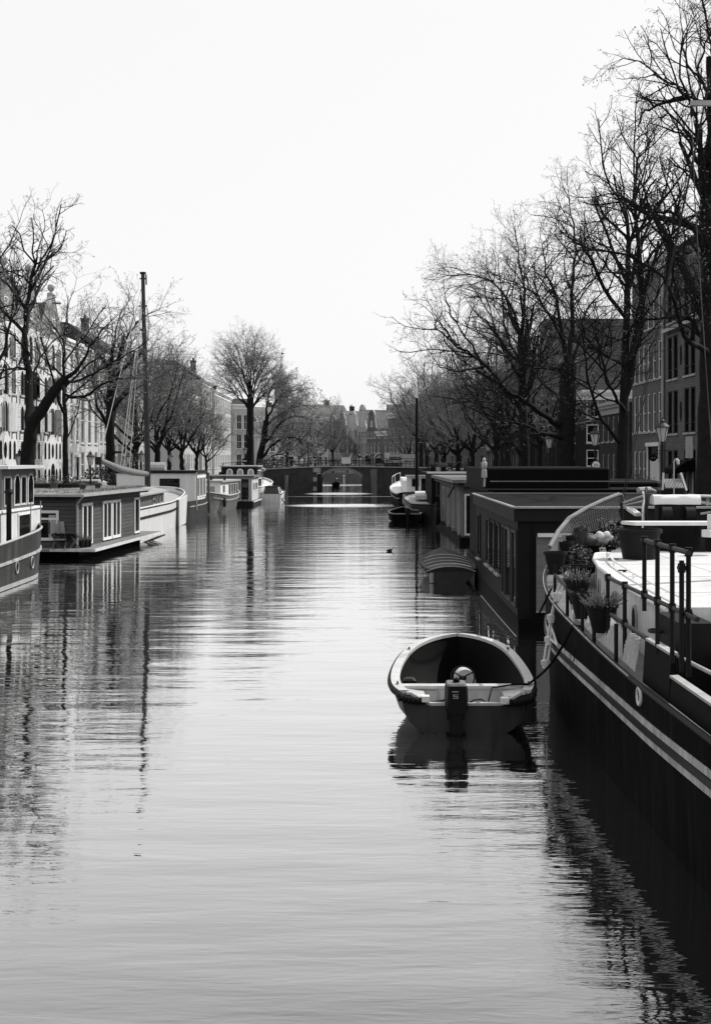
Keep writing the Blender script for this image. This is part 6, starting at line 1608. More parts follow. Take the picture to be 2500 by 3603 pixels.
b = MB(); b.tube([(ox+.15, 19.95, .45), (ox+.3, 20.0, .52), (ox+.42, 20.15, .50), (ox+.6, 20.3, .36), (ox+.75, 20.3, .36)], .013, 5); b.tube([(ox+.14, 19.9, .40), (ox+.34, 20.05, .36), (ox+.5, 20.2, .44), (ox+.72, 20.35, .40)], .011, 5); b.tube([(ox+.5, 20.1, .34), (ox+.55, 20.2, .5), (ox+.62, 20.45, .63), (ox+.95, 20.55, .66), (ox+1.2, 20.5, .67)], .014, 5); b.build('cable', M['black_paint'], ob)
def transom_of(parent, st, m):
    y, cx, h, w2, zg = st; zz = [zg, zg*.75, zg*.45, .12, -.25]; ww = [h, h*.968+w2*.032, h*.835+w2*.165, h*.57+w2*.43, w2*.6]
    b = MB(); b.prism([(cx-w_, y-.02, z) for z, w_ in zip(zz, ww)] + [(cx+w_, y-.02, z) for z, w_ in reversed(list(zip(zz, ww)))], (0, .05, 0)); return b.build('transom', m, parent)
# covered sloop beside the dark houseboat
st_ = [(44.0, 3.28, .80, .38, .46), (45.2, 3.30, .93, .55, .48), (46.8, 3.30, .95, .58, .53), (48.4, 3.32, .72, .35, .62), (49.6, 3.34, .3, .05, .72), (49.8, 3.34, .05, .0, .74)]
sl, (Ys, Xs, hs_, ws_, zs) = open_boat('covered_boat', 'small boat under a striped tarpaulin cover beside the near dark houseboat', st_, (M['mid_grey'], M['boat_inside'], M['charcoal']), 'boat')
transom_of(sl, (Ys[0], Xs[0], hs_[0], ws_[0], zs[0]), M['dark_grey'])
def cov(i, s_, up=0.0):
    rise = .15*min(1, .72 + .28*i/6)*(1 if i < 18 else max(.2, 1-(i-18)*.1))
    return (Xs[i] + (hs_[i]+.05+up)*s_, Ys[i] - (.06 if i == 0 else 0), zs[i] - .06 + (rise+.06+up)*(1-abs(s_)**2.2))
b = MB(); b.smooth = True; b.grid([[cov(i, s_) for s_ in np.linspace(-1, 1, 15)] for i in range(0, 25)]); b.smooth = False
hem = [cov(0, s_) for s_ in np.linspace(-1, 1, 15)]; b.loft([[(p[0], p[1]-.004, p[2]-.07-.05*(1-abs(q))) for p, q in zip(hem, np.linspace(-1, 1, 15))], hem], caps=False, closed=False)
b.build('cover', M['tarp_dark'], sl)
for i in (0, 3, 6, 9, 12):
    b = MB(); b.tube([cov(i, s_, .012) for s_ in np.linspace(-.97, .97, 15)], .022, 5); b.build('hoop', M['light_grey'], sl)
b = MB(); b.tube([(2.62, 43.96, .36), (2.62, 43.94, .02)], .08, 8); b.build('fender', M['light_grey'], sl)
# dark dinghy with outboard
dg, _ = open_boat('dinghy', 'small dark open dinghy with a motor, in front of the thin-masted barge', [(84.8, 3.35, .95, .8, .62), (86.5, 3.35, 1.12, .95, .60), (88.0, 3.35, 1.1, .9, .64), (89.4, 3.35, .8, .5, .72), (90.4, 3.35, .06, 0, .85)], (M['hull_black'], M['boat_inside'], M['mid_grey']), 'boat', .07, .10)
transom_of(dg, (84.8, 3.35, .95, .8, .62), M['hull_black']); b = MB(); b.box(2.42, 4.28, 84.75, 84.87, .56, .63); b.build('transom_cap', M['mid_grey'], dg)
b = MB(); b.box(2.35, 4.4, 87.0, 87.3, .48, .53); b.build('thwart', M['light_grey'], dg)
b = MB(); b.bevbox(3.3, 3.62, 84.5, 84.95, .55, 1.02, .06); b.box(3.4, 3.52, 84.6, 84.8, -.3, .56); b.build('outboard', M['black_paint'], dg)
for sy in (85.9,):
    b = MB(); b.box(2.5, 4.2, sy, sy+.25, .42, .47); b.build('thwart', M['wood_mid'], dg)
# ================================================================== the big barge in the right foreground
hB = Hull(5.0, 28.6, 6.1, 5.9, 2.62, 2.0, 7.6, 2, 2.0, sheer=lambda u: 1.58 + .85*max(0, (u-.42)/.58)**1.7, rake0=.2, rake1=.45, tumble=.05)
bg_ = thing('barge', 'big black barge with two white stripes and a white cabin in the right foreground', 'barge', (6, 17, 0))
hB.mesh(60, 9).build('hull', M['hull_black'], bg_)
hB.deck(.10, .02, 60).build('deck', M['mid_grey'], bg_)
hB.rim(0, .1, .035, 80, .12).build('gunwale', M['charcoal'], bg_)
zl = lambda y: 1.06 + .16*max(0, (y-20)/8)**1.5 + .10*max(0, (15-y)/4)**1.3
zu = lambda y: zl(y) + .175
hB.band(-1, 9, 27.9, 0, .09, .018, 60, zfun=zl).build('stripe', M['stripe_white'], bg_)
hB.band(-1, 9, 27.9, 0, .08, .018, 60, zfun=zu).build('stripe', M['stripe_white'], bg_)
hB.band(-1, 9, 28.0, 0, .08, .045, 60, zfun=lambda y: zl(y) + .092).build('rubbing_strake', M['black_paint'], bg_)
# pale ledge along the gunwale
hB.band(-1, 15.8, 26, .03, .03, .03, 40).build('gunwale_cap', M['light_grey'], bg_)
p = Vector(hB.pt(-1, 15.25, 1.46, .015)); b = MB(); b.tube([p + Vector((0, .10*math.cos(a), .10*math.sin(a))) for a in np.linspace(0, 2*PI, 17)], .022, 6); b.build('hawse_ring', M['white_worn'], bg_)
# white cabin
wl = [(3.97, 16.2), (4.02, 18), (4.12, 20), (4.30, 22.4), (4.55, 24.3), (4.80, 25.5)]
poly = wl + [(7.4, 25.5), (8.2, 22), (8.2, 16.2)]
walls(poly[::-1], 1.45, 2.36).build('cabin', M['white_worn'], bg_)
b = MB(); b.prism([(x, y, 2.36) for x, y in poly], (0, 0, .05)); b.build('cabin_roof', mat('roof_white', .58, .7, .12, .9, fine=.08, grime=.25, spec=.15), bg_)
b = MB(); b.tube([(x-.01, y, 2.37) for x, y in wl] + [(4.95, 25.6, 2.37), (7.4, 25.6, 2.37)], .05, 8); b.build('roof_rim', M['white_paint'], bg_)
def on_wall(px):
    k = (px-CX)/F
    for (xa, ya), (xb, yb) in zip(wl[:-1], wl[1:]):
        fa, fb_ = xa - k*ya, xb - k*yb
        if fa*fb_ <= 0:
            t_ = fa/(fa-fb_); return Vector((xa+(xb-xa)*t_, ya+(yb-ya)*t_)), Vector((xb-xa, yb-ya)).normalized()
    return Vector(wl[0]), Vector((0, 1))
for px in (2111, 2164, 2235):
    q, d = on_wall(px); A_, B_ = q + d*.3, q - d*.3
    win_on(bg_, A_, B_, .14, .46, 1.66, 2.18, M['light_grey'], M['black_matt'], .035, .03, arch=True, name='porthole', nrm=(-d.y, d.x))
# grab rail along the roof edge
b = MB(); rp = [(x+.22, y, 2.50) for x, y in wl if y < 25]; b.tube([(rp[0][0], rp[0][1], 2.4)] + rp + [(rp[-1][0], rp[-1][1], 2.4)], .018, 6)
for x, y, z in rp[1:-1]: b.tube([(x, y, 2.40), (x, y, 2.5)], .014, 5)
b.build('grab_rail', M['white_paint'], bg_)
# seams, a folded hinge and stains on the white roof
b = MB()
for yy in (18.0, 20.4, 22.8): b.box(4.35, 8.15, yy-.008, yy+.008, 2.411, 2.414)
b.box(5.9, 5.916, 16.3, 25.4, 2.411, 2.4135); b.build('roof_seam', M['light_grey'], bg_)
for xx, yy in ((5.3, 17.4), (5.5, 24.4), (4.75, 23.6), (4.45, 21.2)):
    b = MB(); b.box(xx-.10, xx+.10, yy-.02, yy+.02, 2.43, 2.45); b.box(xx-.02, xx+.02, yy-.02, yy+.02, 2.41, 2.43); b.build('deck_fitting', M['charcoal'], bg_)
# lower aft part: dark cockpit box, white hatch, black bulwark
b = MB(); b.box(4.25, 8.0, 13.2, 15.75, 1.48, 2.02); b.build('hatch_coaming', M['white_worn'], bg_)
b = MB(); b.box(4.6, 7.9, 15.3, 16.15, 2.05, 2.20); b.build('hatch_lid', M['black_paint'], bg_)
b = MB(); b.box(4.5, 7.9, 15.85, 16.05, 2.25, 2.30); b.build('plank', M['white_worn'], bg_)
b = MB(); b.box(3.80, 4.2, 15.0, 16.15, 1.5, 2.36); b.build('locker', M['black_paint'], bg_)
b = MB()
for y0_, y1_ in ((14.4, 15.7), (8.5, 14.4)):
    b.prism([(3.52, y0_, 1.55), (3.52, y1_, 1.55), (3.55, y1_, 2.08 if y0_ > 14 else 1.83), (3.55, y0_, 2.08 if y0_ > 14 else 1.83)], (.06, 0, 0))
b.build('bulwark', M['black_matt'], bg_)
b = MB(); b.bar((3.58, 14.4, 2.095), (3.58, 15.7, 2.095), .10, .03); b.bar((3.58, 8.5, 1.845), (3.58, 14.4, 1.845), .10, .03); b.build('bulwark_cap', M['light_grey'], bg_)
b = MB(); b.tube([(3.80, 15.5, 1.95), (3.80, 13.0, 2.02), (3.82, 9, 2.05)], .025, 8); b.build('rail', M['light_grey'], bg_)
b = MB(); b.box(3.66, 4.25, 9, 14.3, 1.49, 1.52); b.build('grating', M['black_matt'], bg_)
# ---- scaffold-tube railings
rg_ = thing('pipe_railing', 'dark scaffold-pipe railing with tall posts along the side of the big black barge', 'railing', (3.55, 16, 1.6))
XRL = 3.55
def ry(px, x=XRL): return x*F/(px-CX)
b = MB(); b.tube([(XRL, 18.05, 2.62), (XRL, 13.3, 2.62)], .028, 8); b.build('rail', M['steel_tube'], rg_)
b = MB(); b.tube([(XRL, 17.8, 2.12), (XRL, 15.6, 2.10)], .030, 8); b.build('rail', M['steel_tube'], rg_)
b = MB(); b.tube([(XRL, 15.82, 3.29), (XRL, 13.65, 3.29)], .030, 8); b.build('rail', M['steel_tube'], rg_)
def post(px, z0, z1, x=XRL, jz=()):
    y = ry(px, x); b = MB(); b.tube([(x, y, z0), (x, y, z1)], .028, 8); pb = b.build('post', M['black_paint'], rg_)
    for z in jz:
        b = MB(); b.tube([(x, y, z-.05), (x, y, z+.05)], .042, 8); b.tube([(x, y-.05, z), (x, y+.05, z)], .042, 8); b.build('coupling', M['black_paint'], pb)
for px in (2137, 2196): post(px, 1.63, 2.64, jz=(2.62, 2.12))
for px in (2265, 2311, 2363): post(px, 2.42 if px == 2265 else 2.0, 3.30, jz=(3.29, 2.62))
post(2396, 2.0, 3.2, 3.50, jz=(3.12,)); post(2420, 1.95, 3.30, 3.58, jz=(3.29, 2.62))
# net behind the lower posts
def net(name, top, bot, n, parent, step_r=.0035, m='net'):
    """diamond net between two edges given as point lists"""
    T_, B_ = np.array(top), np.array(bot); b = MB()
    def at(E, u): k = np.linspace(0, 1, len(E)); return Vector([np.interp(u, k, E[:, c]) for c in range(3)])
    def pt(u, v): return at(B_, u).lerp(at(T_, u), v)
    Hn = (at(T_, .5)-at(B_, .5)).length; Ln = sum((Vector(T_[i+1])-Vector(T_[i])).length for i in range(len(T_)-1)); sl = Hn/Ln
    for k in range(int(-n*sl)-1, n+int(n*sl)+2):
        for sg in (1, -1):
            pts = []
            for v in np.linspace(0, 1, 9):
                u = k/n + sg*v*sl
                if -1e-6 <= u <= 1+1e-6: pts.append(pt(min(1, max(0, u)), v) + Vector((.012*math.sin(9*u+5*v), 0, 0)))
            if len(pts) > 1: b.tube(pts, step_r, 3, caps=False)
    return b.build(name, M[m], parent)
ys_ = np.linspace(16.1, 20.6, 8)
nb_ = thing('safety_net', 'pale diamond net sagging between the railing posts over the side deck of the big barge', 'net', (3.6, 18, 1.65))
net('mesh', [(3.60, y, 2.02 + .06*math.cos((y-16.1)*2.7)) for y in ys_], [(hB.pt(-1, y, 1.6)[0]+.12, y, hB.top(y)+.02) for y in ys_], 84, nb_, .006)
for px in (2107, 2160):
    pass
for y in (16.9, 18.4, 19.3, 20.6, 22.0):
    x = hB.pt(-1, y, 1.7)[0] + .06; b = MB(); b.tube([(x, y, hB.top(y)-.02), (x, y, hB.top(y)+(.50 if y < 19 else .62))], .028, 8); b.build('post', M['black_paint'], rg_)
b = MB(); b.tube([(hB.pt(-1, y, 1.7)[0]+.06, y, 2.12 + .25*max(0, (y-19)/4)**1.2) for y in np.linspace(18.2, 23.2, 9)], .026, 8); b.build('rail', M['steel_tube'], rg_)
# ---- pots hung over the rail
for k, (px, Y, zt, w_, lf, lab) in enumerate(((1952, 22.2, 2.68, .40, None, 'empty dark hanging pot highest and farthest along the barge rail'),
        (2030, 20.5, 2.36, .42, 'plant_pale', 'dark hanging pot with pale trailing leaves, second from the bow on the barge rail'),
        (2045, 19.6, 2.24, .36, None, 'dark hanging pot without a plant between two planted ones on the barge rail'),
        (2115, 18.2, 2.22, .46, 'plant_pale', 'dark hanging pot with the fullest plant, nearest the camera on the barge rail'))):
    x = xat(px, Y); plant_pot('hanging_pot', lab, (x, Y, zt-.40), w_*.27, w_*.47, .40, M['pot_dark'], 'dark pots hung on the barge rail', M[lf] if lf else None, .34, 170 if k == 3 else 100, 40+k, lw=.014, sx=1.05, sy=.8)
# ---- bow rail with net
bn = thing('bow_rail', 'bent pipe rail with a pale net rising over the bow of the big barge', 'railing', (4.6, 26.5, 2.3))
top = [P(1932, 1925, 24.8), P(1962, 1870, 25.4), P(2000, 1824, 26.2), P(2060, 1788, 27.0), P(2120, 1760, 27.7), P(2174, 1739, 28.2)]
b = MB(); b.tube(top + [P(2184, 1743, 28.3), P(2189, 1758, 28.35), P(2189, 1790, 28.35)], .045, 8); b.build('rail', mat('bow_pipe', .2, .5, .3, 6, spec=.3), bn)
bot = [P(1925, 2010, 24.4), P(1960, 1960, 25.2), P(2010, 1905, 26.2), P(2080, 1872, 27.1), P(2140, 1848, 27.8), P(2182, 1830, 28.3)]
net('net', [tuple(v) for v in top], [tuple(v) for v in bot], 44, bn, .005, 'bow_net')
b = MB(); x = xat(2186, 28.35); b.tube([(x, 28.35, zat(1770, 28.35)), (x, 28.35, 2.3)], .04, 8); b.build('post', M['charcoal'], bn)
# ---- pots and clutter on the bow
plant_pot('plant_tub', 'wide dark tub on the barge deck just below the bushy plant', (xat(2033, 24.0), 24.0, 1.98), .20, .27, .30, M['pot_dark'], 'pots on the bow of the big barge')
plant_pot('plant_tub', 'grey round pot of low leaves highest on the bow of the big barge', (xat(2038, 26.5), 26.5, 2.5), .15, .19, .36, M['pot_mid'], 'pots on the bow of the big barge', M['plant_leaf'], .22, 60, 51, lw=.02)
plant_pot('plant_tub', 'dark round pot below the grey pot at the bow net', (xat(2001, 26.0), 26.0, 2.35), .12, .15, .38, M['pot_dark'], 'pots on the bow of the big barge')
plant_pot('plant_tub', 'dark pot beside the bow net, lowest of the three stacked there', (xat(1987, 25.5), 25.5, 2.2), .13, .16, .44, M['pot_dark'], 'pots on the bow of the big barge')
for k, (x, y, z) in enumerate(((4.64, 26.5, 2.5), (4.33, 26.0, 2.35))):
    pass
b = MB(); b.box(4.1, 5.0, 25.3, 26.8, 2.05, 2.19); b.box(4.25, 5.0, 25.8, 26.8, 2.19, 2.34); b.box(4.45, 5.0, 26.25, 26.8, 2.34, 2.50); b.build('bow_step', M['black_matt'], bg_)
bush('dense dark bushy plant in front of the pots on the bow of the big barge', (xat(2040, 24.6), 24.6, 2.05), .24, .58, M['plant_leaf'], 7, 'plant', 'bushy_plant', 700, .022)
bush('pale feathery plant growing behind the net at the bow of the big barge', (xat(2140, 26.6), 26.6, 2.3), .3, .75, M['plant_pale'], 8, 'plant', 'feathery_plant', 360, .022)
# big tub on the cabin roof
plant_pot('plant_tub', 'largest dark round tub, standing on the white cabin roof', (xat(2247, 24.0), 24.0, 2.41), .31, .40, .56, M['pot_dark'])
# heap of pale cloth and bags
cl = thing('cloth_heap', 'heap of crumpled pale and dark cloth bundles left of the large roof tub', 'cloth bundle', (5.0, 26.0, 2.2)); rd = random.Random(2)
for k, (px, py, m, s_) in enumerate(((2108, 1884, 'cream_paint', .09), (2132, 1882, 'cream_paint', .08), (2122, 1900, 'light_grey', .10), (2144, 1893, 'cream_paint', .07), (2072, 1905, 'pot_mid', .17), (2150, 1914, 'tarp_dark', .14), (2098, 1906, 'tarp', .10))):
    c = P(px, py, 25.9+.15*k); b = MB(); b.smooth = True; rows = []
    for i in range(9):
        th_ = PI*i/8; rows.append([c + Vector((math.sin(th_)*math.cos(a)*s_*(1+rd.uniform(-.35, .35)), math.sin(th_)*math.sin(a)*s_, math.cos(th_)*s_*.9*(1+rd.uniform(-.15, .15)))) for a in np.linspace(0, 2*PI, 13)])
        rows[-1][-1] = rows[-1][0]
    b.grid(rows); b.build('bundle', M[m], cl)
# windlass under a white rolled cover
wd = thing('windlass', 'dark anchor windlass under a white canvas cover at the bow of the big barge', 'windlass', (6.75, 27, 2.3))
x0, x1 = xat(2292, 27), xat(2457, 27); zt, zb_ = zat(1741, 27), zat(1774, 27)
b = MB(); prof = [(27-.16, zb_), (27-.17, zb_+.1), (27-.12, zt-.02), (27-.04, zt), (27+.06, zt), (27+.14, zt-.03), (27+.2, zb_+.08), (27+.2, zb_)]
b.smooth = True; b.loft([[(x, y, z + rd.uniform(-.008, .008)) for y, z in prof] for x in np.linspace(x0, x1, 9)]); b.smooth = False; b.build('cover', M['canvas_white'], wd)
b = MB(); b.box(x0+.1, x1-.1, 26.85, 27.2, 2.35, zb_-.003); b.build('body', M['black_paint'], wd)
for xx in (x0+.25, x1-.25):
    b = MB(); b.lathe((xx, 27, 0), [(.001, 0), (.001, .01)], 6); b = MB(); b.tube([(xx-.1, 26.8, zb_-.2), (xx+.1, 26.8, zb_-.2)], .16, 12); b.build('drum', M['charcoal'], wd)
b = MB(); b.bar((x1+.0, 26.9, zb_+.05), (x1+.55, 26.8, zb_-.05), .05); b.bar((x1, 26.9, zb_-.2), (x1+.5, 26.9, zb_-.12), .04); b.build('crank', M['light_grey'], wd)
hw_ = thing('hose_wheel', 'tall dark wheel seen edge-on with a pale coiled hose, left of the white windlass cover', 'wheel', (xat(2268, 26.8), 26.8, 2.7))
c = Vector((xat(2272, 26.8), 26.8, (zat(1718, 26.8)+zat(1832, 26.8))/2)); rr = (zat(1718, 26.8)-zat(1832, 26.8))/2
b = MB(); u = Vector((.25, .97, 0)); b.tube([c + u*rr*math.cos(a) + Vector((0, 0, rr*math.sin(a))) for a in np.linspace(0, 2*PI, 29)], .03, 6)
for a in np.linspace(0, PI, 4)[:-1]: b.tube([c + u*rr*math.cos(a) + Vector((0, 0, rr*math.sin(a))), c - u*rr*math.cos(a) - Vector((0, 0, rr*math.sin(a)))], .02, 5)
b.build('wheel', M['charcoal'], hw_)
b = MB(); c2 = c + Vector((-.07, -.1, .02)); b.tube([c2 + u*.22*math.cos(a) + Vector((.02*math.sin(3*a), 0, .24*math.sin(a))) for a in np.linspace(0.4, 4*PI, 40)], .028, 6); b.tube([c2+Vector((0, .1, -.2)), c2+Vector((-.02, 0, -.5)), c2+Vector((-.06, 0, -.6))], .03, 6); b.build('hose', M['white_worn'], hw_)
# white plank bench
pk = thing('plank', 'long white plank lying across trestles in front of the windlass on the big barge', 'plank', (6.3, 25.8, 2.9)); x0, x1 = xat(2196, 25.9), xat(2500, 25.9)
zt, zb_ = zat(1833, 26.2), zat(1833, 26.2)-.07
b = MB(); b.prism([(x0, 26.25, zb_), (x0+.18, 25.75, zb_), (x1+.6, 25.75, zb_), (x1+.6, 26.25, zb_)], (0, 0, .07)); b.build('board', M['white_paint'], pk)
for xx in (x0+.5, x1-.2):
    b = MB(); b.box(xx-.05, xx+.05, 25.8, 26.2, 2.3, zb_-.002); b.build('trestle', M['charcoal'], pk)
b = MB(); b.tube([P(2502, 1880, 25), P(2502, 1810, 25)], .09, 8); b.lathe(P(2502, 1880, 25), [(.2, -.05), (.2, .08), (.06, .1)], 10); solo(b, 'bollard', M['white_worn'], 'white bollard-like post cut by the right edge beside the long plank', 'bollard')
b = MB(); b.tube([P(2192, 1770, 27.6), P(2240, 1752, 27.4), P(2262, 1745, 27.2)], .03, 6); b.tube([P(2190, 1780, 27.6), P(2262, 1762, 27.2)], .02, 6); solo(b, 'boat_hook', M['galvanised'], 'pale pole laid from the bow rail to the hose wheel', 'pole')
b = MB(); b.bar(P(2212, 1790, 27.3), P(2246, 1812, 27.0), .16, .06); solo(b, 'board', M['white_worn'], 'short pale slanting board below the hose wheel on the barge bow', 'board')
# coils of rope on the deck near the bulwark end
b = MB(); b.tube([(3.75+.09*math.cos(a), 16.0+.15*math.sin(a), 2.12+.002*a) for a in np.linspace(0, 6*PI, 50)], .006, 4); solo(b, 'wire_coil', M['iron'], 'small loose coil of wire at the end of the lower barge rail', 'wire')
# ---- rope ladder of pale tubes at the bow
ld = thing('boarding_ladder', 'pale tubular ladder with knotted joints hanging at the bow of the big barge', 'ladder', (3.6, 23.4, .3))
tp = [(1996, 2010), (1972, 2040), (1953, 2095), (1938, 2172), (1924, 2250), (1912, 2332)]
def LP(x, y, Y=21.6):
    v = P(x, y, Y)
    if v.z < hB.top(Y)+.06: v.x = min(v.x, hB.pt(-1, Y, v.z)[0]-.05)
    return v
for off in (0, 13):
    b = MB(); b.tube([LP(x+off*(1 if k else .3), y+off*.25) for k, (x, y) in enumerate(tp)], .025, 6); b.build('side_tube', M['white_worn'], ld)
for (x, y) in tp[2:]:
    c = LP(x+6, y); b = MB(); b.box(c.x-.07, c.x+.07, c.y-.05, c.y+.05, c.z-.04, c.z+.04); b.bevbox(c.x-.05, c.x+.05, c.y-.06, c.y+.06, c.z-.09, c.z+.06, .02); b.build('joint', M['white_worn'], ld)
b = MB(); b.tube([LP(1935, 2248), LP(1985, 2270, 20.9)], .024, 6); b.tube([LP(1944, 2206), LP(1985, 2275, 20.9)], .02, 6); b.build('strut', M['white_worn'], ld)
# ---- ropes
q0 = Vector((hB.pt(-1, 19.6, 1.75)[0]-.02, 19.6, hB.top(19.6)+.02)); q1 = Vector((2.86, 20.6, .72)); pts = []
for t_ in np.linspace(0, 1, 12): v = q0.lerp(q1, t_); v.z -= .12*math.sin(PI*t_); pts.append(v)
b = MB(); b.tube([q0+Vector((.12, .1, -.03))] + pts + [(2.74, 20.3, .71), (2.5, 20.5, .68)], .022, 6); solo(b, 'mooring_rope', M['rope_dark'], 'thick dark rope from the rail of the big barge to the open white motorboat', 'rope')
b = MB(); b.tube([P(1938, 2072, 22), P(1920, 2110, 22.2), P(1892, 2165, 22.5)], .02, 5); solo(b, 'mooring_rope', M['rope_dark'], 'short dark rope leading back from the bow ladder of the big barge', 'rope')
for k, (pa, pb_) in enumerate((((1998, 2030), (1988, 2290)), ((2040, 2200), (2016, 2330)))):
    b = MB(); b.tube([P(pa[0], pa[1], 20.6-k*.9), P(pb_[0], pb_[1], 20.3-k*.9)], .008, 4); solo(b, 'thin_line', M['rope_dark'], ('thin dark line hanging down the hull near the bow ladder', 'thin dark line hanging from the pot rail down the black hull')[k], 'rope')
# ---- mast outside the frame, its spreader and stays
ms = thing('barge_mast', 'mast spreader with two stay wires at the upper right edge, above the big barge', 'mast', (6.0, 20, 2.4))
b = MB(); b.tube([(6.0, 20, 2.41), (6.0, 20, 14)], [.11, .07], 10); b.build('mast', M['wood_mid'], ms)
b = MB(); b.bar((xat(2428, 20), 20, zat(364, 20)), (6.8, 20, zat(362, 20)), .08, .075); b.build('spreader', M['light_grey'], ms)
b = MB(); b.tube([(xat(2430, 20), 20, zat(370, 20)), (xat(2442, 20), 20, zat(700, 20)), (xat(2468, 20), 20, zat(1100, 20)), (xat(2500, 19.5), 19.5, zat(1560, 19.5)), (5.8, 19, 2.45)], .009, 4); b.build('stay', M['dark_grey'], ms)
b = MB(); b.tube([(xat(2432, 20), 20, zat(380, 20)), (xat(2432, 20), 20, zat(410, 20))], .03, 6); b.build('block', M['black_paint'], ms)
for dx in (0, .05):
    b = MB(); b.tube([(6.0, 20, 12.5), (5.85+dx, 28.3, 3.25)], .010, 4); b.build('stay', M['dark_grey'], ms)
# ---- things on the roof of the near dark houseboat
cr = thing('slatted_crate', 'dark slatted crate on the houseboat roof behind the white windlass cover', 'crate', (xat(2361, 34), 34, 3.07)); x0, x1 = xat(2316, 34), xat(2406, 34)
b = MB(); b.bevbox(x0, x1, 33.7, 34.3, 3.07, 3.5, .05); b.build('body', M['black_paint'], cr)
b = MB()
for k in range(12): b.bar((x0+.12+k*(x1-x0-.24)/11, 33.68, 3.52), (x0+.12+k*(x1-x0-.24)/11, 33.95, 3.75), .018, .012)
for z in (3.55, 3.64, 3.74): b.bar((x0+.08, 33.68+(z-3.52)*1.2, z), (x1-.08, 33.68+(z-3.52)*1.2, z), .02, .02)
b.bar((x0+.03, 33.7, 3.45), (x0+.12, 34.0, 3.9), .05); b.bar((x1-.03, 33.7, 3.45), (x1-.10, 34.0, 3.9), .05); b.build('slats', M['light_grey'], cr)
sp = thing('roof_shower', 'thin pale pole with a curved white head on the houseboat roof', 'pole', (xat(2369, 33), 33, 3.07)); x = xat(2369, 33)
b = MB(); b.tube([(x, 33, 3.07), (x, 33, zat(1625, 33)), (x+.03, 33, zat(1616, 33)), (x+.07, 33, zat(1614, 33))], .018, 6); b.build('pole', M['light_grey'], sp)
b = MB(); b.tube([(x+.06, 33, zat(1614, 33)), (x+.10, 33, zat(1622, 33)), (x+.11, 33, zat(1634, 33))], [.03, .045, .03], 8); b.build('head', M['white_worn'], sp)
b = MB(); b.prism([(xat(2412, 33.4), 33, 3.30), (xat(2500, 33.4)+.5, 33, 3.27), (xat(2500, 33.4)+.5, 33.8, 3.27), (xat(2412, 33.4), 33.8, 3.30)], (0, 0, .05)); b.box(xat(2430, 33), xat(2440, 33), 33.2, 33.6, 3.07, 3.28); b.box(xat(2490, 33), xat(2500, 33), 33.2, 33.6, 3.07, 3.28); solo(b, 'table_board', M['white_worn'], 'pale flat board right of the slatted crate on the houseboat roof', 'board')
b = MB(); b.tube([P(2243, 1724, 33), P(2285, 1722, 33.2), P(2305, 1729, 33.3)], [.07, .07, .03], 8); solo(b, 'rolled_parasol', M['tarp'], 'pale rolled-up parasol lying on the houseboat roof above the hose wheel', 'parasol')
# ================================================================== quay furniture, vehicles, people, birds
def lamp_post(label, loc, hgt, group):
    o = thing('street_lamp', label, 'street lamp', loc, 0, group); x, y, z = loc
    b = MB(); b.lathe(loc, [(.17, 0), (.17, .5), (.11, .62), (.09, .9), (.075, 1.0), (.055, hgt-1.05), (.075, hgt-1.0), (.04, hgt-.95), (.05, hgt-.88)], 12)
    b.bar((x-.3, y, z+hgt-1.25), (x+.3, y, z+hgt-1.25), .03); b.build('pole', M['iron'], o)
    b = MB(); zz = z+hgt-.88
    b.lathe((x, y, zz), [(.12, 0), (.25, .58)], 6, smooth=False); ln = b.build('lantern', M['lamp_glass'], o)
    b = MB()
    for k in range(6):
        a = 2*PI*k/6; b.bar((x+.125*math.cos(a), y+.125*math.sin(a), zz), (x+.258*math.cos(a), y+.258*math.sin(a), zz+.58), .02)
    b.build('lantern_frame', M['iron'], ln)
    b = MB(); b.lathe((x, y, zz+.58), [(.30, 0), (.31, .03), (.17, .16), (.10, .19), (.10, .25), (.13, .27), (.04, .33), (.02, .42)], 12); b.build('lamp_cap', M['dark_grey'], o)
    return o
GL = 'old iron street lamps'
lp = lamp_post('black street lamp with a lit-looking pale lantern before the shaded brick building at the right', (xat(2328, 52), 52, QZ), 4.55, GL)
def put_lamp(src, label, x, Y, z):
    o = copy_tree(src); o.location = (x, Y, z); o['label'] = label; return o
put_lamp(lp, 'street lamp above the round 30t sign on the right quay', xat(2092, 66.5), 66.5, QZ)
put_lamp(lp, 'street lamp half hidden left of the thick tree trunk on the right quay', xat(1932, 83), 83, QZ)
put_lamp(lp, 'street lamp left of the forked trees on the right quay', xat(1716, 118), 118, QZ)
put_lamp(lp, 'street lamp beyond the thin mast, nearest the bridge on the right quay', xat(1505, 152), 152, 1.9)
ll = lamp_post('street lamp cut by the wheelhouse roof beside the leaning tree on the left', (xat(70, 70), 70, QZ), 3.4, GL)
put_lamp(ll, 'street lamp standing clear before the cream house on the left quay', xat(319, 88), 88, QZ)
put_lamp(ll, 'street lamp just left of the tall mast, the lower of the two there', xat(452, 104), 104, QZ)
put_lamp(ll, 'street lamp right beside the tall mast', xat(498, 110), 110, 1.5)
put_lamp(ll, 'street lamp above the roof of the tall white houseboat', xat(601, 128), 128, 1.4)
lb = lamp_post('tall black street lamp standing on the bridge, left of the arch', (xat(1084, 165), 165, deck_z(xat(1084, 165))), 4.1, GL)
put_lamp(ll, 'street lamp near the no-entry sign at the left bridge end', xat(862, 160), 160, 2.3)
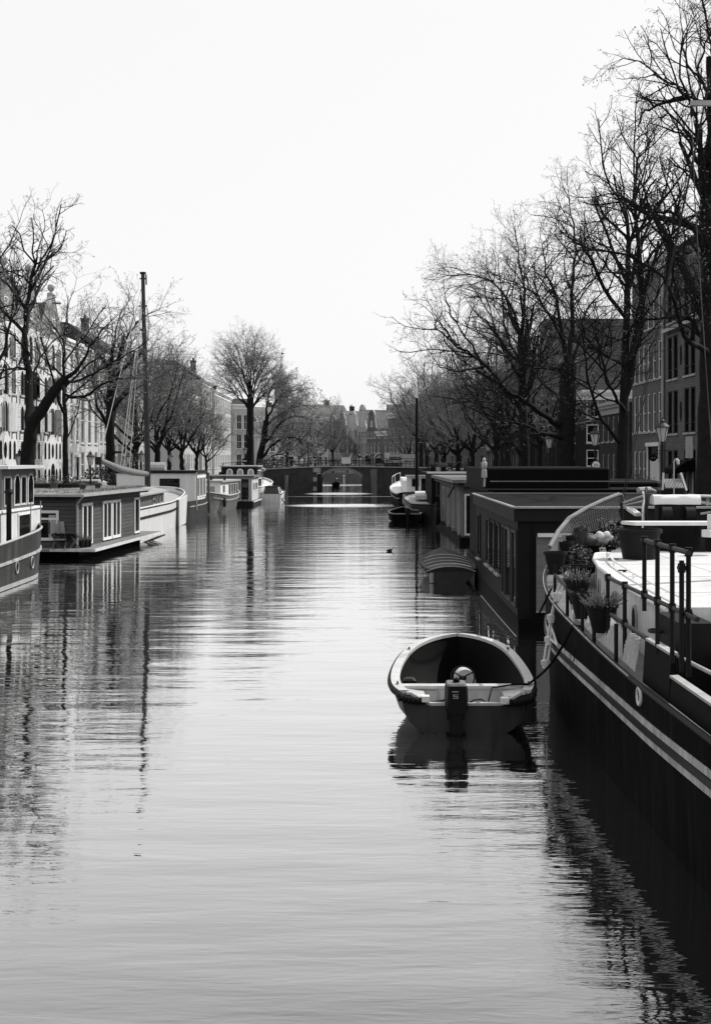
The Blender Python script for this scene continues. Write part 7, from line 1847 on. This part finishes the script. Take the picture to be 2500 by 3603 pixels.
def text_mesh(body, size, name, mat_, parent, loc, rot):
    cu = bpy.data.curves.new('txt', 'FONT'); cu.body = body; cu.size = size; cu.align_x = 'CENTER'; cu.align_y = 'CENTER'; cu.extrude = .004
    o = bpy.data.objects.new('txt', cu); col.objects.link(o); dg = bpy.context.evaluated_depsgraph_get(); me = bpy.data.meshes.new_from_object(o.evaluated_get(dg))
    bpy.data.objects.remove(o); me.materials.clear(); me.materials.append(mat_)
    t = bpy.data.objects.new(name, me); col.objects.link(t); t.rotation_euler = rot
    t.location = Vector(loc) - (offset_of(parent) if parent else Vector((0, 0, 0))); t.parent = parent; note(t); return t
def disc(b, c, r, y0, y1, n=28): b.prism([(c[0]+r*math.cos(a), y0, c[2]+r*math.sin(a)) for a in np.linspace(0, 2*PI, n+1)[:-1]], (0, y1-y0, 0))
Y = 60.0; c = P(2095, 1637, Y); rs = thing('road_sign', 'round white road sign with a dark ring reading 30t on the right quay', 'road sign', (c.x, Y, QZ))
b = MB(); b.tube([(c.x, Y+.05, QZ), (c.x, Y+.05, c.z+.1)], .035, 8); b.build('pole', M['mid_grey'], rs)
b = MB(); disc(b, c, .24, Y-.01, Y+.01); b.build('ring', M['charcoal'], rs); b = MB(); disc(b, c, .185, Y-.016, Y-.011); b.build('face', M['white_paint'], rs)
text_mesh('30', .21, 'lettering', M['black_matt'], rs, (c.x-.03, Y-.018, c.z), (R(90), 0, 0)); text_mesh('t', .16, 'lettering', M['black_matt'], rs, (c.x+.13, Y-.018, c.z-.01), (R(90), 0, 0))
Y = 157.0; c = P(860, 1622, Y); rs = thing('road_sign', 'round dark no-entry sign with a white bar at the left bridge end', 'road sign', (c.x, Y, 1.9))
b = MB(); b.tube([(c.x, Y+.05, 1.6), (c.x, Y+.05, c.z+.9)], .05, 8); b.build('pole', M['iron'], rs); b = MB(); disc(b, c, .34, Y-.01, Y+.01); b.build('face', M['charcoal'], rs); b = MB(); b.box(c.x-.25, c.x+.25, Y-.02, Y-.012, c.z-.06, c.z+.06); b.build('bar', M['white_paint'], rs)
c = P(2296, 1611, 84.0); hs = thing('hanging_sign', 'round dark sign hanging on a bracket beside the white doorway at the right', 'shop sign', (c.x, 84, c.z)); b = MB(); disc(b, c, .24, 83.98, 84.04); b.build('board', M['black_paint'], hs); b = MB(); b.bar((c.x-.3, 84.01, c.z+.3), (20.0, 84.01, c.z+.3), .04); b.build('bracket', M['iron'], hs); b = MB(); b.box(c.x-.14, c.x-.02, 83.96, 83.975, c.z-.05, c.z+.05); b.box(c.x+.03, c.x+.15, 83.96, 83.975, c.z-.05, c.z+.05); b.build('emblem', M['mid_grey'], hs)
# ---- cars
def car(label, x, y, rz, paint, group, van=False):
    o = thing('parked_car', label, 'car', (x, y, QZ+.01), rz, group)
    L_, W_, ht = 4.1, 1.7, (1.9 if van else 1.48)
    b = MB(); b.smooth = True
    prof = [(-L_/2, .45), (-L_/2+.05, .75), (-L_/2+.9 if not van else -L_/2+.4, .92), (L_/2-.25, .95), (L_/2-.02, .85), (L_/2, .45), (L_/2-.1, .25), (-L_/2+.1, .25)]
    b.loft([[(px_, -W_/2*k, z if abs(k) > .95 else z+.015) for px_, z in prof] for k in (1, .9, .5, 0, -.5, -.9, -1)]); b.build('body', M[paint], o, local=True)
    b = MB(); b.smooth = True
    cab = [(-L_/2+.85, .92), (-L_/2+1.55, ht-.06), (-L_/2+1.9, ht), (L_/2-1.0, ht-.02), (L_/2-.45, ht-.2), (L_/2-.22, .94)]
    b.loft([[(px_, -W_/2*k*(1-.16*(z-.92)/(ht-.92)), z) for px_, z in cab] for k in (.97, .7, 0, -.7, -.97)]); b.build('roof', M[paint], o, local=True)
    for sd_ in (-1, 1):
        b = MB(); pts = [(px_, sd_*(W_/2*.97*(1-.16*(z-.92)/(ht-.92))+.006), z) for px_, z in ((-L_/2+1.1, .97), (-L_/2+1.65, ht-.12), (L_/2-1.0, ht-.12), (L_/2-.5, .97))]; b.poly(pts if sd_ > 0 else pts[::-1]); b.build('side_window', M['dark_glass'], o, local=True)
    for nm, (xa, za), (xb, zb) in (('windscreen', (-L_/2+.93, 1.0), (-L_/2+1.53, ht-.1)), ('rear_window', (L_/2-.24, 1.0), (L_/2-.43, ht-.24))):
        s_ = -1 if nm == 'windscreen' else 1; b = MB(); b.quad((xa+s_*.02, -W_*.4, za), (xa+s_*.02, W_*.4, za), (xb+s_*.02, W_*.36, zb), (xb+s_*.02, -W_*.36, zb)); b.build(nm, M['dark_glass'], o, local=True)
    for wx in (-L_/2+.75, L_/2-.75):
        for sd_ in (-1, 1):
            b = MB(); b.tube([(wx, sd_*(W_/2-.2), .31), (wx, sd_*(W_/2+.01), .31)], .31, 14); w_ = b.build('wheel', M['rubber'], o, local=True)
            b = MB(); b.tube([(wx, sd_*(W_/2), .31), (wx, sd_*(W_/2+.02), .31)], .18, 12); b.build('rim', M['light_grey'], w_, local=True)
    return o
car('white car parked nearest, above the middle of the grass roof', -19.3, 91, R(4), 'car_white', 'cars parked along the left quay')
car('white car parked farther, left of the trunk behind the boom', -19.3, 100.5, R(-3), 'car_white', 'cars parked along the left quay')
car('white car glimpsed between the tree trunks beside the tall mast', -19.4, 113, R(-88), 'car_white', 'cars parked along the left quay')
car('dark car glimpsed behind the white car nearest the grass roof', -19.3, 84.8, R(-90), 'car_dark', 'cars parked along the left quay')
bush('rounded dark shrub right of the standing-clear lamp on the left quay', (xat(348, 93), 93, QZ), 1.2, 2.3, M['plant_leaf'], 3, n=900, lw=.09)
bush('paler loose shrub between the two trunks behind the boom', (xat(425, 98), 98, QZ), 1.1, 1.9, M['plant_pale'], 4, n=700, lw=.09)
bush('low flowering shrub in the planter area left of the thin lopped tree', (xat(140, 80), 80, QZ), 1.0, 1.7, M['plant_pale'], 5, n=600, lw=.08)
bush('dark low shrub on the left approach of the bridge', (xat(955, 170), 170, 2.4), 2.0, 2.0, M['plant_leaf'], 6, n=700, lw=.12)
bush('rounded dark shrub at the foot of the slim upright tree on the right quay', (xat(2230, 60), 60, QZ), 1.2, 2.2, M['plant_leaf'], 13, n=800, lw=.08)
# ---- people: one continuous skinned body, clothing and hair as children
def skin_mesh(name, V_, E_, rad, root=0, sub=1):
    me = bpy.data.meshes.new(name); me.from_pydata([tuple(v) for v in V_], E_, []); me.update()
    o = bpy.data.objects.new(name, me); col.objects.link(o)
    m = o.modifiers.new('s', 'SKIN'); 
    if not me.skin_vertices: pass
    for i, r_ in enumerate(rad): me.skin_vertices[0].data[i].radius = (r_, r_)
    me.skin_vertices[0].data[root].use_root = True
    ss = o.modifiers.new('u', 'SUBSURF'); ss.levels = sub; ss.render_levels = sub
    dg = bpy.context.evaluated_depsgraph_get(); dg.update(); m2 = bpy.data.meshes.new_from_object(o.evaluated_get(dg)); bpy.data.objects.remove(o)
    m2.polygons.foreach_set('use_smooth', [True]*len(m2.polygons)); m2.name = name
    return m2
def child_mesh(name, me, m, parent):
    me.materials.clear(); me.materials.append(m); o = bpy.data.objects.new(name, me); col.objects.link(o); o.parent = parent; note(o); return o
def person(label, loc, rz, top, legs, pose='stand', group=None, hair='hair'):
    o = thing('person', label, 'person', loc, rz, group)
    hip = .92
    if pose == 'sit': hip = .52
    J = {'pel': (0, 0, hip), 'bel': (0, .0, hip+.16), 'che': (0, .01, hip+.38), 'nec': (0, .0, hip+.55), 'hd1': (0, -.01, hip+.63), 'hd2': (0, -.02, hip+.74)}
    for s_, sg in (('l', 1), ('r', -1)):
        J['sh'+s_] = (.17*sg, 0, hip+.47); J['el'+s_] = (.23*sg, -.03 if pose == 'stand' else -.14, hip+.22); J['wr'+s_] = (.21*sg, -.14 if pose == 'stand' else -.36, hip+.06 if pose == 'stand' else hip+.14); J['ha'+s_] = (.20*sg, -.19 if pose == 'stand' else -.43, hip-.02 if pose == 'stand' else hip+.13)
        J['hi'+s_] = (.09*sg, 0, hip-.04)
        if pose == 'sit': J['kn'+s_] = (.11*sg, -.40, hip-.02); J['an'+s_] = (.11*sg, -.42, .08); J['to'+s_] = (.11*sg, -.58, .04)
        elif pose == 'walk': J['kn'+s_] = (.10*sg, -.14*sg - .06, .50); J['an'+s_] = (.10*sg, -.22*sg + .06, .09); J['to'+s_] = (.11*sg, -.22*sg-.08, .04)
        else: J['kn'+s_] = (.10*sg, -.02, .50); J['an'+s_] = (.10*sg, .02, .08); J['to'+s_] = (.11*sg, -.14, .04)
    K = list(J); ix = {k: i for i, k in enumerate(K)}
    E_ = [('pel', 'bel'), ('bel', 'che'), ('che', 'nec'), ('nec', 'hd1'), ('hd1', 'hd2')]
    for s_ in 'lr': E_ += [('che', 'sh'+s_), ('sh'+s_, 'el'+s_), ('el'+s_, 'wr'+s_), ('wr'+s_, 'ha'+s_), ('pel', 'hi'+s_), ('hi'+s_, 'kn'+s_), ('kn'+s_, 'an'+s_), ('an'+s_, 'to'+s_)]
    rad = {'pel': .13, 'bel': .12, 'che': .14, 'nec': .055, 'hd1': .08, 'hd2': .095, 'sh': .065, 'el': .045, 'wr': .032, 'ha': .035, 'hi': .095, 'kn': .06, 'an': .042, 'to': .04}
    r_of = lambda k: rad.get(k, rad.get(k[:2], .05))
    child_mesh('body', skin_mesh('body', [J[k] for k in K], [(ix[a], ix[b_]) for a, b_ in E_], [r_of(k) for k in K]), M['skin'], o)
    def sub_(name, keys, m, f):
        kk = [k for k in K if k in keys]; jx = {k: i for i, k in enumerate(kk)}; ee = [(jx[a], jx[b_]) for a, b_ in E_ if a in jx and b_ in jx]
        child_mesh(name, skin_mesh(name, [J[k] for k in kk], ee, [r_of(k)*f for k in kk]), M[m], o)
    sub_('jacket', ['pel', 'bel', 'che', 'shl', 'shr', 'ell', 'elr', 'wrl', 'wrr'], top, 1.18)
    sub_('trousers', ['pel', 'hil', 'hir', 'knl', 'knr', 'anl', 'anr'], legs, 1.16)
    b = MB(); b.smooth = True; c = Vector(J['hd2']) + Vector((0, .02, .02)); b.lathe(c, [(.098, -.06), (.108, 0), (.09, .06), (.05, .095), (.005, .11)], 12); b.build('hair', M[hair], o, local=True)
    return o
Yp = BY + 1.2
def bx(px, Y=None): return xat(px, Y or Yp)
person('person in white sitting by the railing left of the bridge lamp', (bx(1062), Yp, deck_z(bx(1062))), R(-60), 'cloth_white', 'cloth_white', 'sit')
b = MB(); x = bx(1062); z = deck_z(x); bn_ = thing('bench', 'small bench under the person in white on the bridge', 'bench', (x, Yp, z)); b.box(x-.7, x+.7, Yp-.18, Yp+.25, z+.36, z+.41); b.build('seat', M['wood_mid'], bn_)
for sx in (-.55, .55):
    b = MB(); b.box(x+sx-.04, x+sx+.04, Yp-.15, Yp+.2, z, z+.36); b.build('leg', M['iron'], bn_)
person('dark-clad walker on the bridge between the notice board and the tricycle taxi', (bx(1290), Yp, deck_z(bx(1290))), R(-80), 'cloth_dark', 'cloth_dark', 'walk')
person('person in a grey jacket walking just right of the other walker on the bridge', (bx(1299), Yp+.5, deck_z(bx(1299))), R(-70), 'cloth_mid', 'cloth_dark', 'walk')
person('person with pale trousers on the bridge directly right of the notice board', (bx(1263), Yp, deck_z(bx(1263))), R(40), 'cloth_dark', 'cloth_white', 'walk')
person('person in a white top on the right quay between the forked trees', (xat(1793, 106), 106, QZ+.6), R(20), 'cloth_white', 'cloth_dark', 'stand')
person('dark figure at the left approach of the bridge', (bx(1024, 166), 166, deck_z(bx(1024, 166))), R(-20), 'cloth_dark', 'cloth_dark', 'stand')
b = MB(); x = xat(1793, 106); b.box(x-.9, x+1.0, 105.4, 106.6, QZ, QZ+.59); solo(b, 'stone_step', M['stone'], 'pale stone block under the person in the white top', 'block')
# ---- hooded cargo trike on the bridge with two riders
x0 = bx(1318); z = deck_z(x0); Yt = BY + 2.0; tr = thing('hooded_trike', 'hooded tricycle taxi with a white-edged black hood on the bridge', 'tricycle', (x0+.7, Yt, z))
b = MB(); pr = [(x0+.55+.62*math.cos(a)*1.0, z+.95+.75*math.sin(a)) for a in np.linspace(R(15), R(175), 12)]
b.smooth = True; b.loft([[(px_, y, pz) for px_, pz in pr] + [(px_*.98+.01, y, pz-.04) for px_, pz in pr[::-1]] for y in (Yt-.6, Yt+.6)]); b.build('hood', M['black_matt'], tr)
b = MB(); b.tube([(px_-.01, Yt-.62, pz) for px_, pz in pr[4:]], .05, 6); b.build('hood_edge', M['white_paint'], tr)
b = MB(); b.bevbox(x0+.05, x0+1.15, Yt-.55, Yt+.55, z+.4, z+.85, .08); b.build('body', M['charcoal'], tr)
for wx, wy in ((x0+.35, Yt-.62), (x0+.35, Yt+.62), (x0-.75, Yt)):
    b = MB(); b.tube([(wx+.31*math.cos(a), wy, z+.33+.31*math.sin(a)) for a in np.linspace(0, 2*PI, 19)], .035, 6)
    for a in np.linspace(0, PI, 5)[:-1]: b.tube([(wx+.3*math.cos(a), wy, z+.33+.3*math.sin(a)), (wx-.3*math.cos(a), wy, z+.33-.3*math.sin(a))], .008, 3)
    b.build('wheel', M['iron'], tr)
b = MB(); b.tube([(x0+.1, Yt, z+.5), (x0-.5, Yt, z+.55), (x0-.75, Yt, z+.33)], .03, 6); b.tube([(x0-.5, Yt, z+.55), (x0-.45, Yt, z+1.0), (x0-.45, Yt-.25, z+1.02)], .025, 6); b.build('frame', M['iron'], tr)
person('person in a pale top seated under the hood of the tricycle taxi', (x0+.6, Yt-.15, z+.42), R(-75), 'cloth_white', 'cloth_dark', 'sit')
# white van-like stall behind
st = thing('market_stall', 'long low white and dark stall behind the railing, right of the tricycle taxi', 'stall', (bx(1390, 167), 167.5, 3.1)); z = 3.1
xa, xb = bx(1352, 167), bx(1412, 167); b = MB(); b.box(xa, xb, 167, 168, z, z+.9); b.build('counter', M['charcoal'], st); b = MB(); b.box(xa, xb+.4, 166.95, 167.0, z+.62, z+.92); b.build('front_board', M['white_paint'], st); b = MB(); b.box(xa-.02, xa+.6, 166.9, 166.97, z+.95, z+1.9); b.build('sign_panel', M['white_worn'], st)
# ---- bicycles
def bicycle(label, loc, rz, group):
    o = thing('bicycle', label, 'bicycle', loc, rz, group)
    for wx in (-.52, .52):
        b = MB(); b.tube([(wx+.33*math.cos(a), 0, .34+.33*math.sin(a)) for a in np.linspace(0, 2*PI, 19)], .022, 5); w_ = b.build('wheel', M['rubber'], o, local=True)
        b = MB()
        for a in np.linspace(0, PI, 6)[:-1]: b.tube([(wx+.32*math.cos(a), 0, .34+.32*math.sin(a)), (wx-.32*math.cos(a), 0, .34-.32*math.sin(a))], .005, 3)
        b.build('spoke', M['light_grey'], w_, local=True)
    b = MB()
    for a_, c_ in (((-.52, .34), (-.15, .32)), ((-.15, .32), (.33, .75)), ((-.15, .32), (-.27, .82)), ((-.52, .34), (-.27, .72)), ((-.25, .74), (.33, .78)), ((.52, .34), (.36, .95))): b.tube([(a_[0], 0, a_[1]), (c_[0], 0, c_[1])], .02, 6)
    b.build('frame', M['black_paint'], o, local=True)
    b = MB(); b.tube([(.30, -.28, 1.03), (.38, -.12, 1.06), (.36, 0, .98), (.38, .12, 1.06), (.30, .28, 1.03)], .015, 5); b.build('handlebar', M['galvanised'], o, local=True)
    b = MB(); b.loft([[(-.42, -.08, .9), (-.42, .08, .9), (-.42, .08, .86), (-.42, -.08, .86)], [(-.15, -.025, .9), (-.15, .025, .9), (-.15, .025, .87), (-.15, -.025, .87)]]); b.build('saddle', M['black_matt'], o, local=True)
    return o
GB = 'dark bicycles leaning on the bridge railing'
bk_ = bicycle('dark bicycle leaning among others on the bridge railing', (bx(1140), BY+.55, deck_z(bx(1140))), R(4), GB); rd = random.Random(8)
for px in (1155, 1168, 1181, 1194, 1212, 1228, 1240, 1252, 1272, 1355, 1372, 1390, 1420, 1434, 1100, 1046, 1032):
    o = copy_tree(bk_); Y = BY + rd.uniform(.45, .9); x = xat(px, Y); o.location = (x, Y, deck_z(x)); o.rotation_euler = (R(rd.uniform(-8, 8)), 0, R(rd.uniform(-14, 14)) + (PI if rd.random() < .5 else 0))
GQ = 'bicycles parked by the right quay trees'
for k, (px, Y, lab) in enumerate(((1800, 98, 'bicycle parked below the person in white on the right quay'), (1930, 84, 'bicycle leaning by the trunk of the thick right-hand tree'), (2140, 62, 'bicycle parked behind the black rooftop, right of the 30t sign'), (2165, 63, 'bicycle parked nearest the slim upright tree on the right quay'), (1478, 150, 'bicycle parked beside the thin mast at the right bridge end'))):
    o = copy_tree(bk_); o.location = (xat(px, Y), Y, QZ+.01 if k < 4 else 1.9); o.rotation_euler = (0, 0, R(20*k)); o['label'] = lab; o['group'] = GQ
# ---- boat with a helmsman under the arch, the duck
mb, _ = open_boat('motorboat', 'small dark motorboat with one person seen through the bridge arch', [(189, xat(1181, 189), .55, .42, .62), (190.5, xat(1181, 190), .62, .5, .6), (192.5, xat(1181, 192), .5, .35, .65), (194, xat(1181, 194), .05, 0, .8)], (M['hull_black'], M['boat_inside'], M['charcoal']), 'motorboat', .05, .06)
b = MB(); xx = xat(1181, 189); b.poly([(xx-.55, 189, .62), (xx-.42, 189, -.2), (xx+.42, 189, -.2), (xx+.55, 189, .62)]); b.build('transom', M['hull_black'], mb)
person('person with a pale top steering the small boat behind the bridge arch', (xat(1184, 190), 190, .25), R(180), 'cloth_mid', 'cloth_dark', 'sit')
b = MB(); x = xat(1209, 205); b.tube([(x, 205, -.5), (x, 205, zat(1676, 205))], .12, 8); b.lathe((x, 205, zat(1676, 205)), [(.2, 0), (.2, .15), (.05, .22)], 8); solo(b, 'mooring_pole', M['light_grey'], 'pole with a pale cap seen through the bridge arch', 'pole')
Y = 59.0; dx_ = xat(1371, Y); dk_ = thing('duck', 'dark duck swimming to the right in the middle of the canal', 'duck', (dx_, Y, 0))
b = MB(); b.smooth = True
prof = [(-.19, .005, .06), (-.15, .03, .045), (-.08, .06, .05), (0, .075, .045), (.07, .065, .05), (.11, .04, .075), (.125, .03, .11), (.135, .027, .145), (.15, .034, .17), (.175, .034, .175), (.195, .018, .17)]
b.loft([[(dx_+px_, Y + r_*math.cos(a), cz + r_*.85*math.sin(a)) for a in np.linspace(0, 2*PI, 13)[:-1]] for px_, r_, cz in prof]); b.build('body', M['feather'], dk_)
b = MB(); b.loft([[(dx_+.19, Y-.014, .165), (dx_+.19, Y+.014, .165), (dx_+.19, Y+.014, .178), (dx_+.19, Y-.014, .178)], [(dx_+.24, Y-.012, .158), (dx_+.24, Y+.012, .158), (dx_+.24, Y+.012, .165), (dx_+.24, Y-.012, .165)]]); b.build('bill', M['dark_grey'], dk_)
# small black cat-like planter figures and tubs seen on the right quay edge
for k, (px, Y, hh, m, lf, lab) in enumerate(((1750, 112, .8, 'pot_mid', 'plant_leaf', 'tall round tub on the right quay between the forked trees'), (1700, 108, .7, 'pot_pale', None, 'pale round tub right of the feathery plant on the right quay'), (165, 78, .7, 'pot_mid', 'plant_leaf', 'round tub with a plant on the left quay above the grass roof'))):
    plant_pot('plant_tub', lab, (xat(px, Y), Y, QZ+.6 if px > 1000 else QZ), .3, .36, hh, M[m], None, M[lf] if lf else None, .8, 60, 70+k, lw=.05)
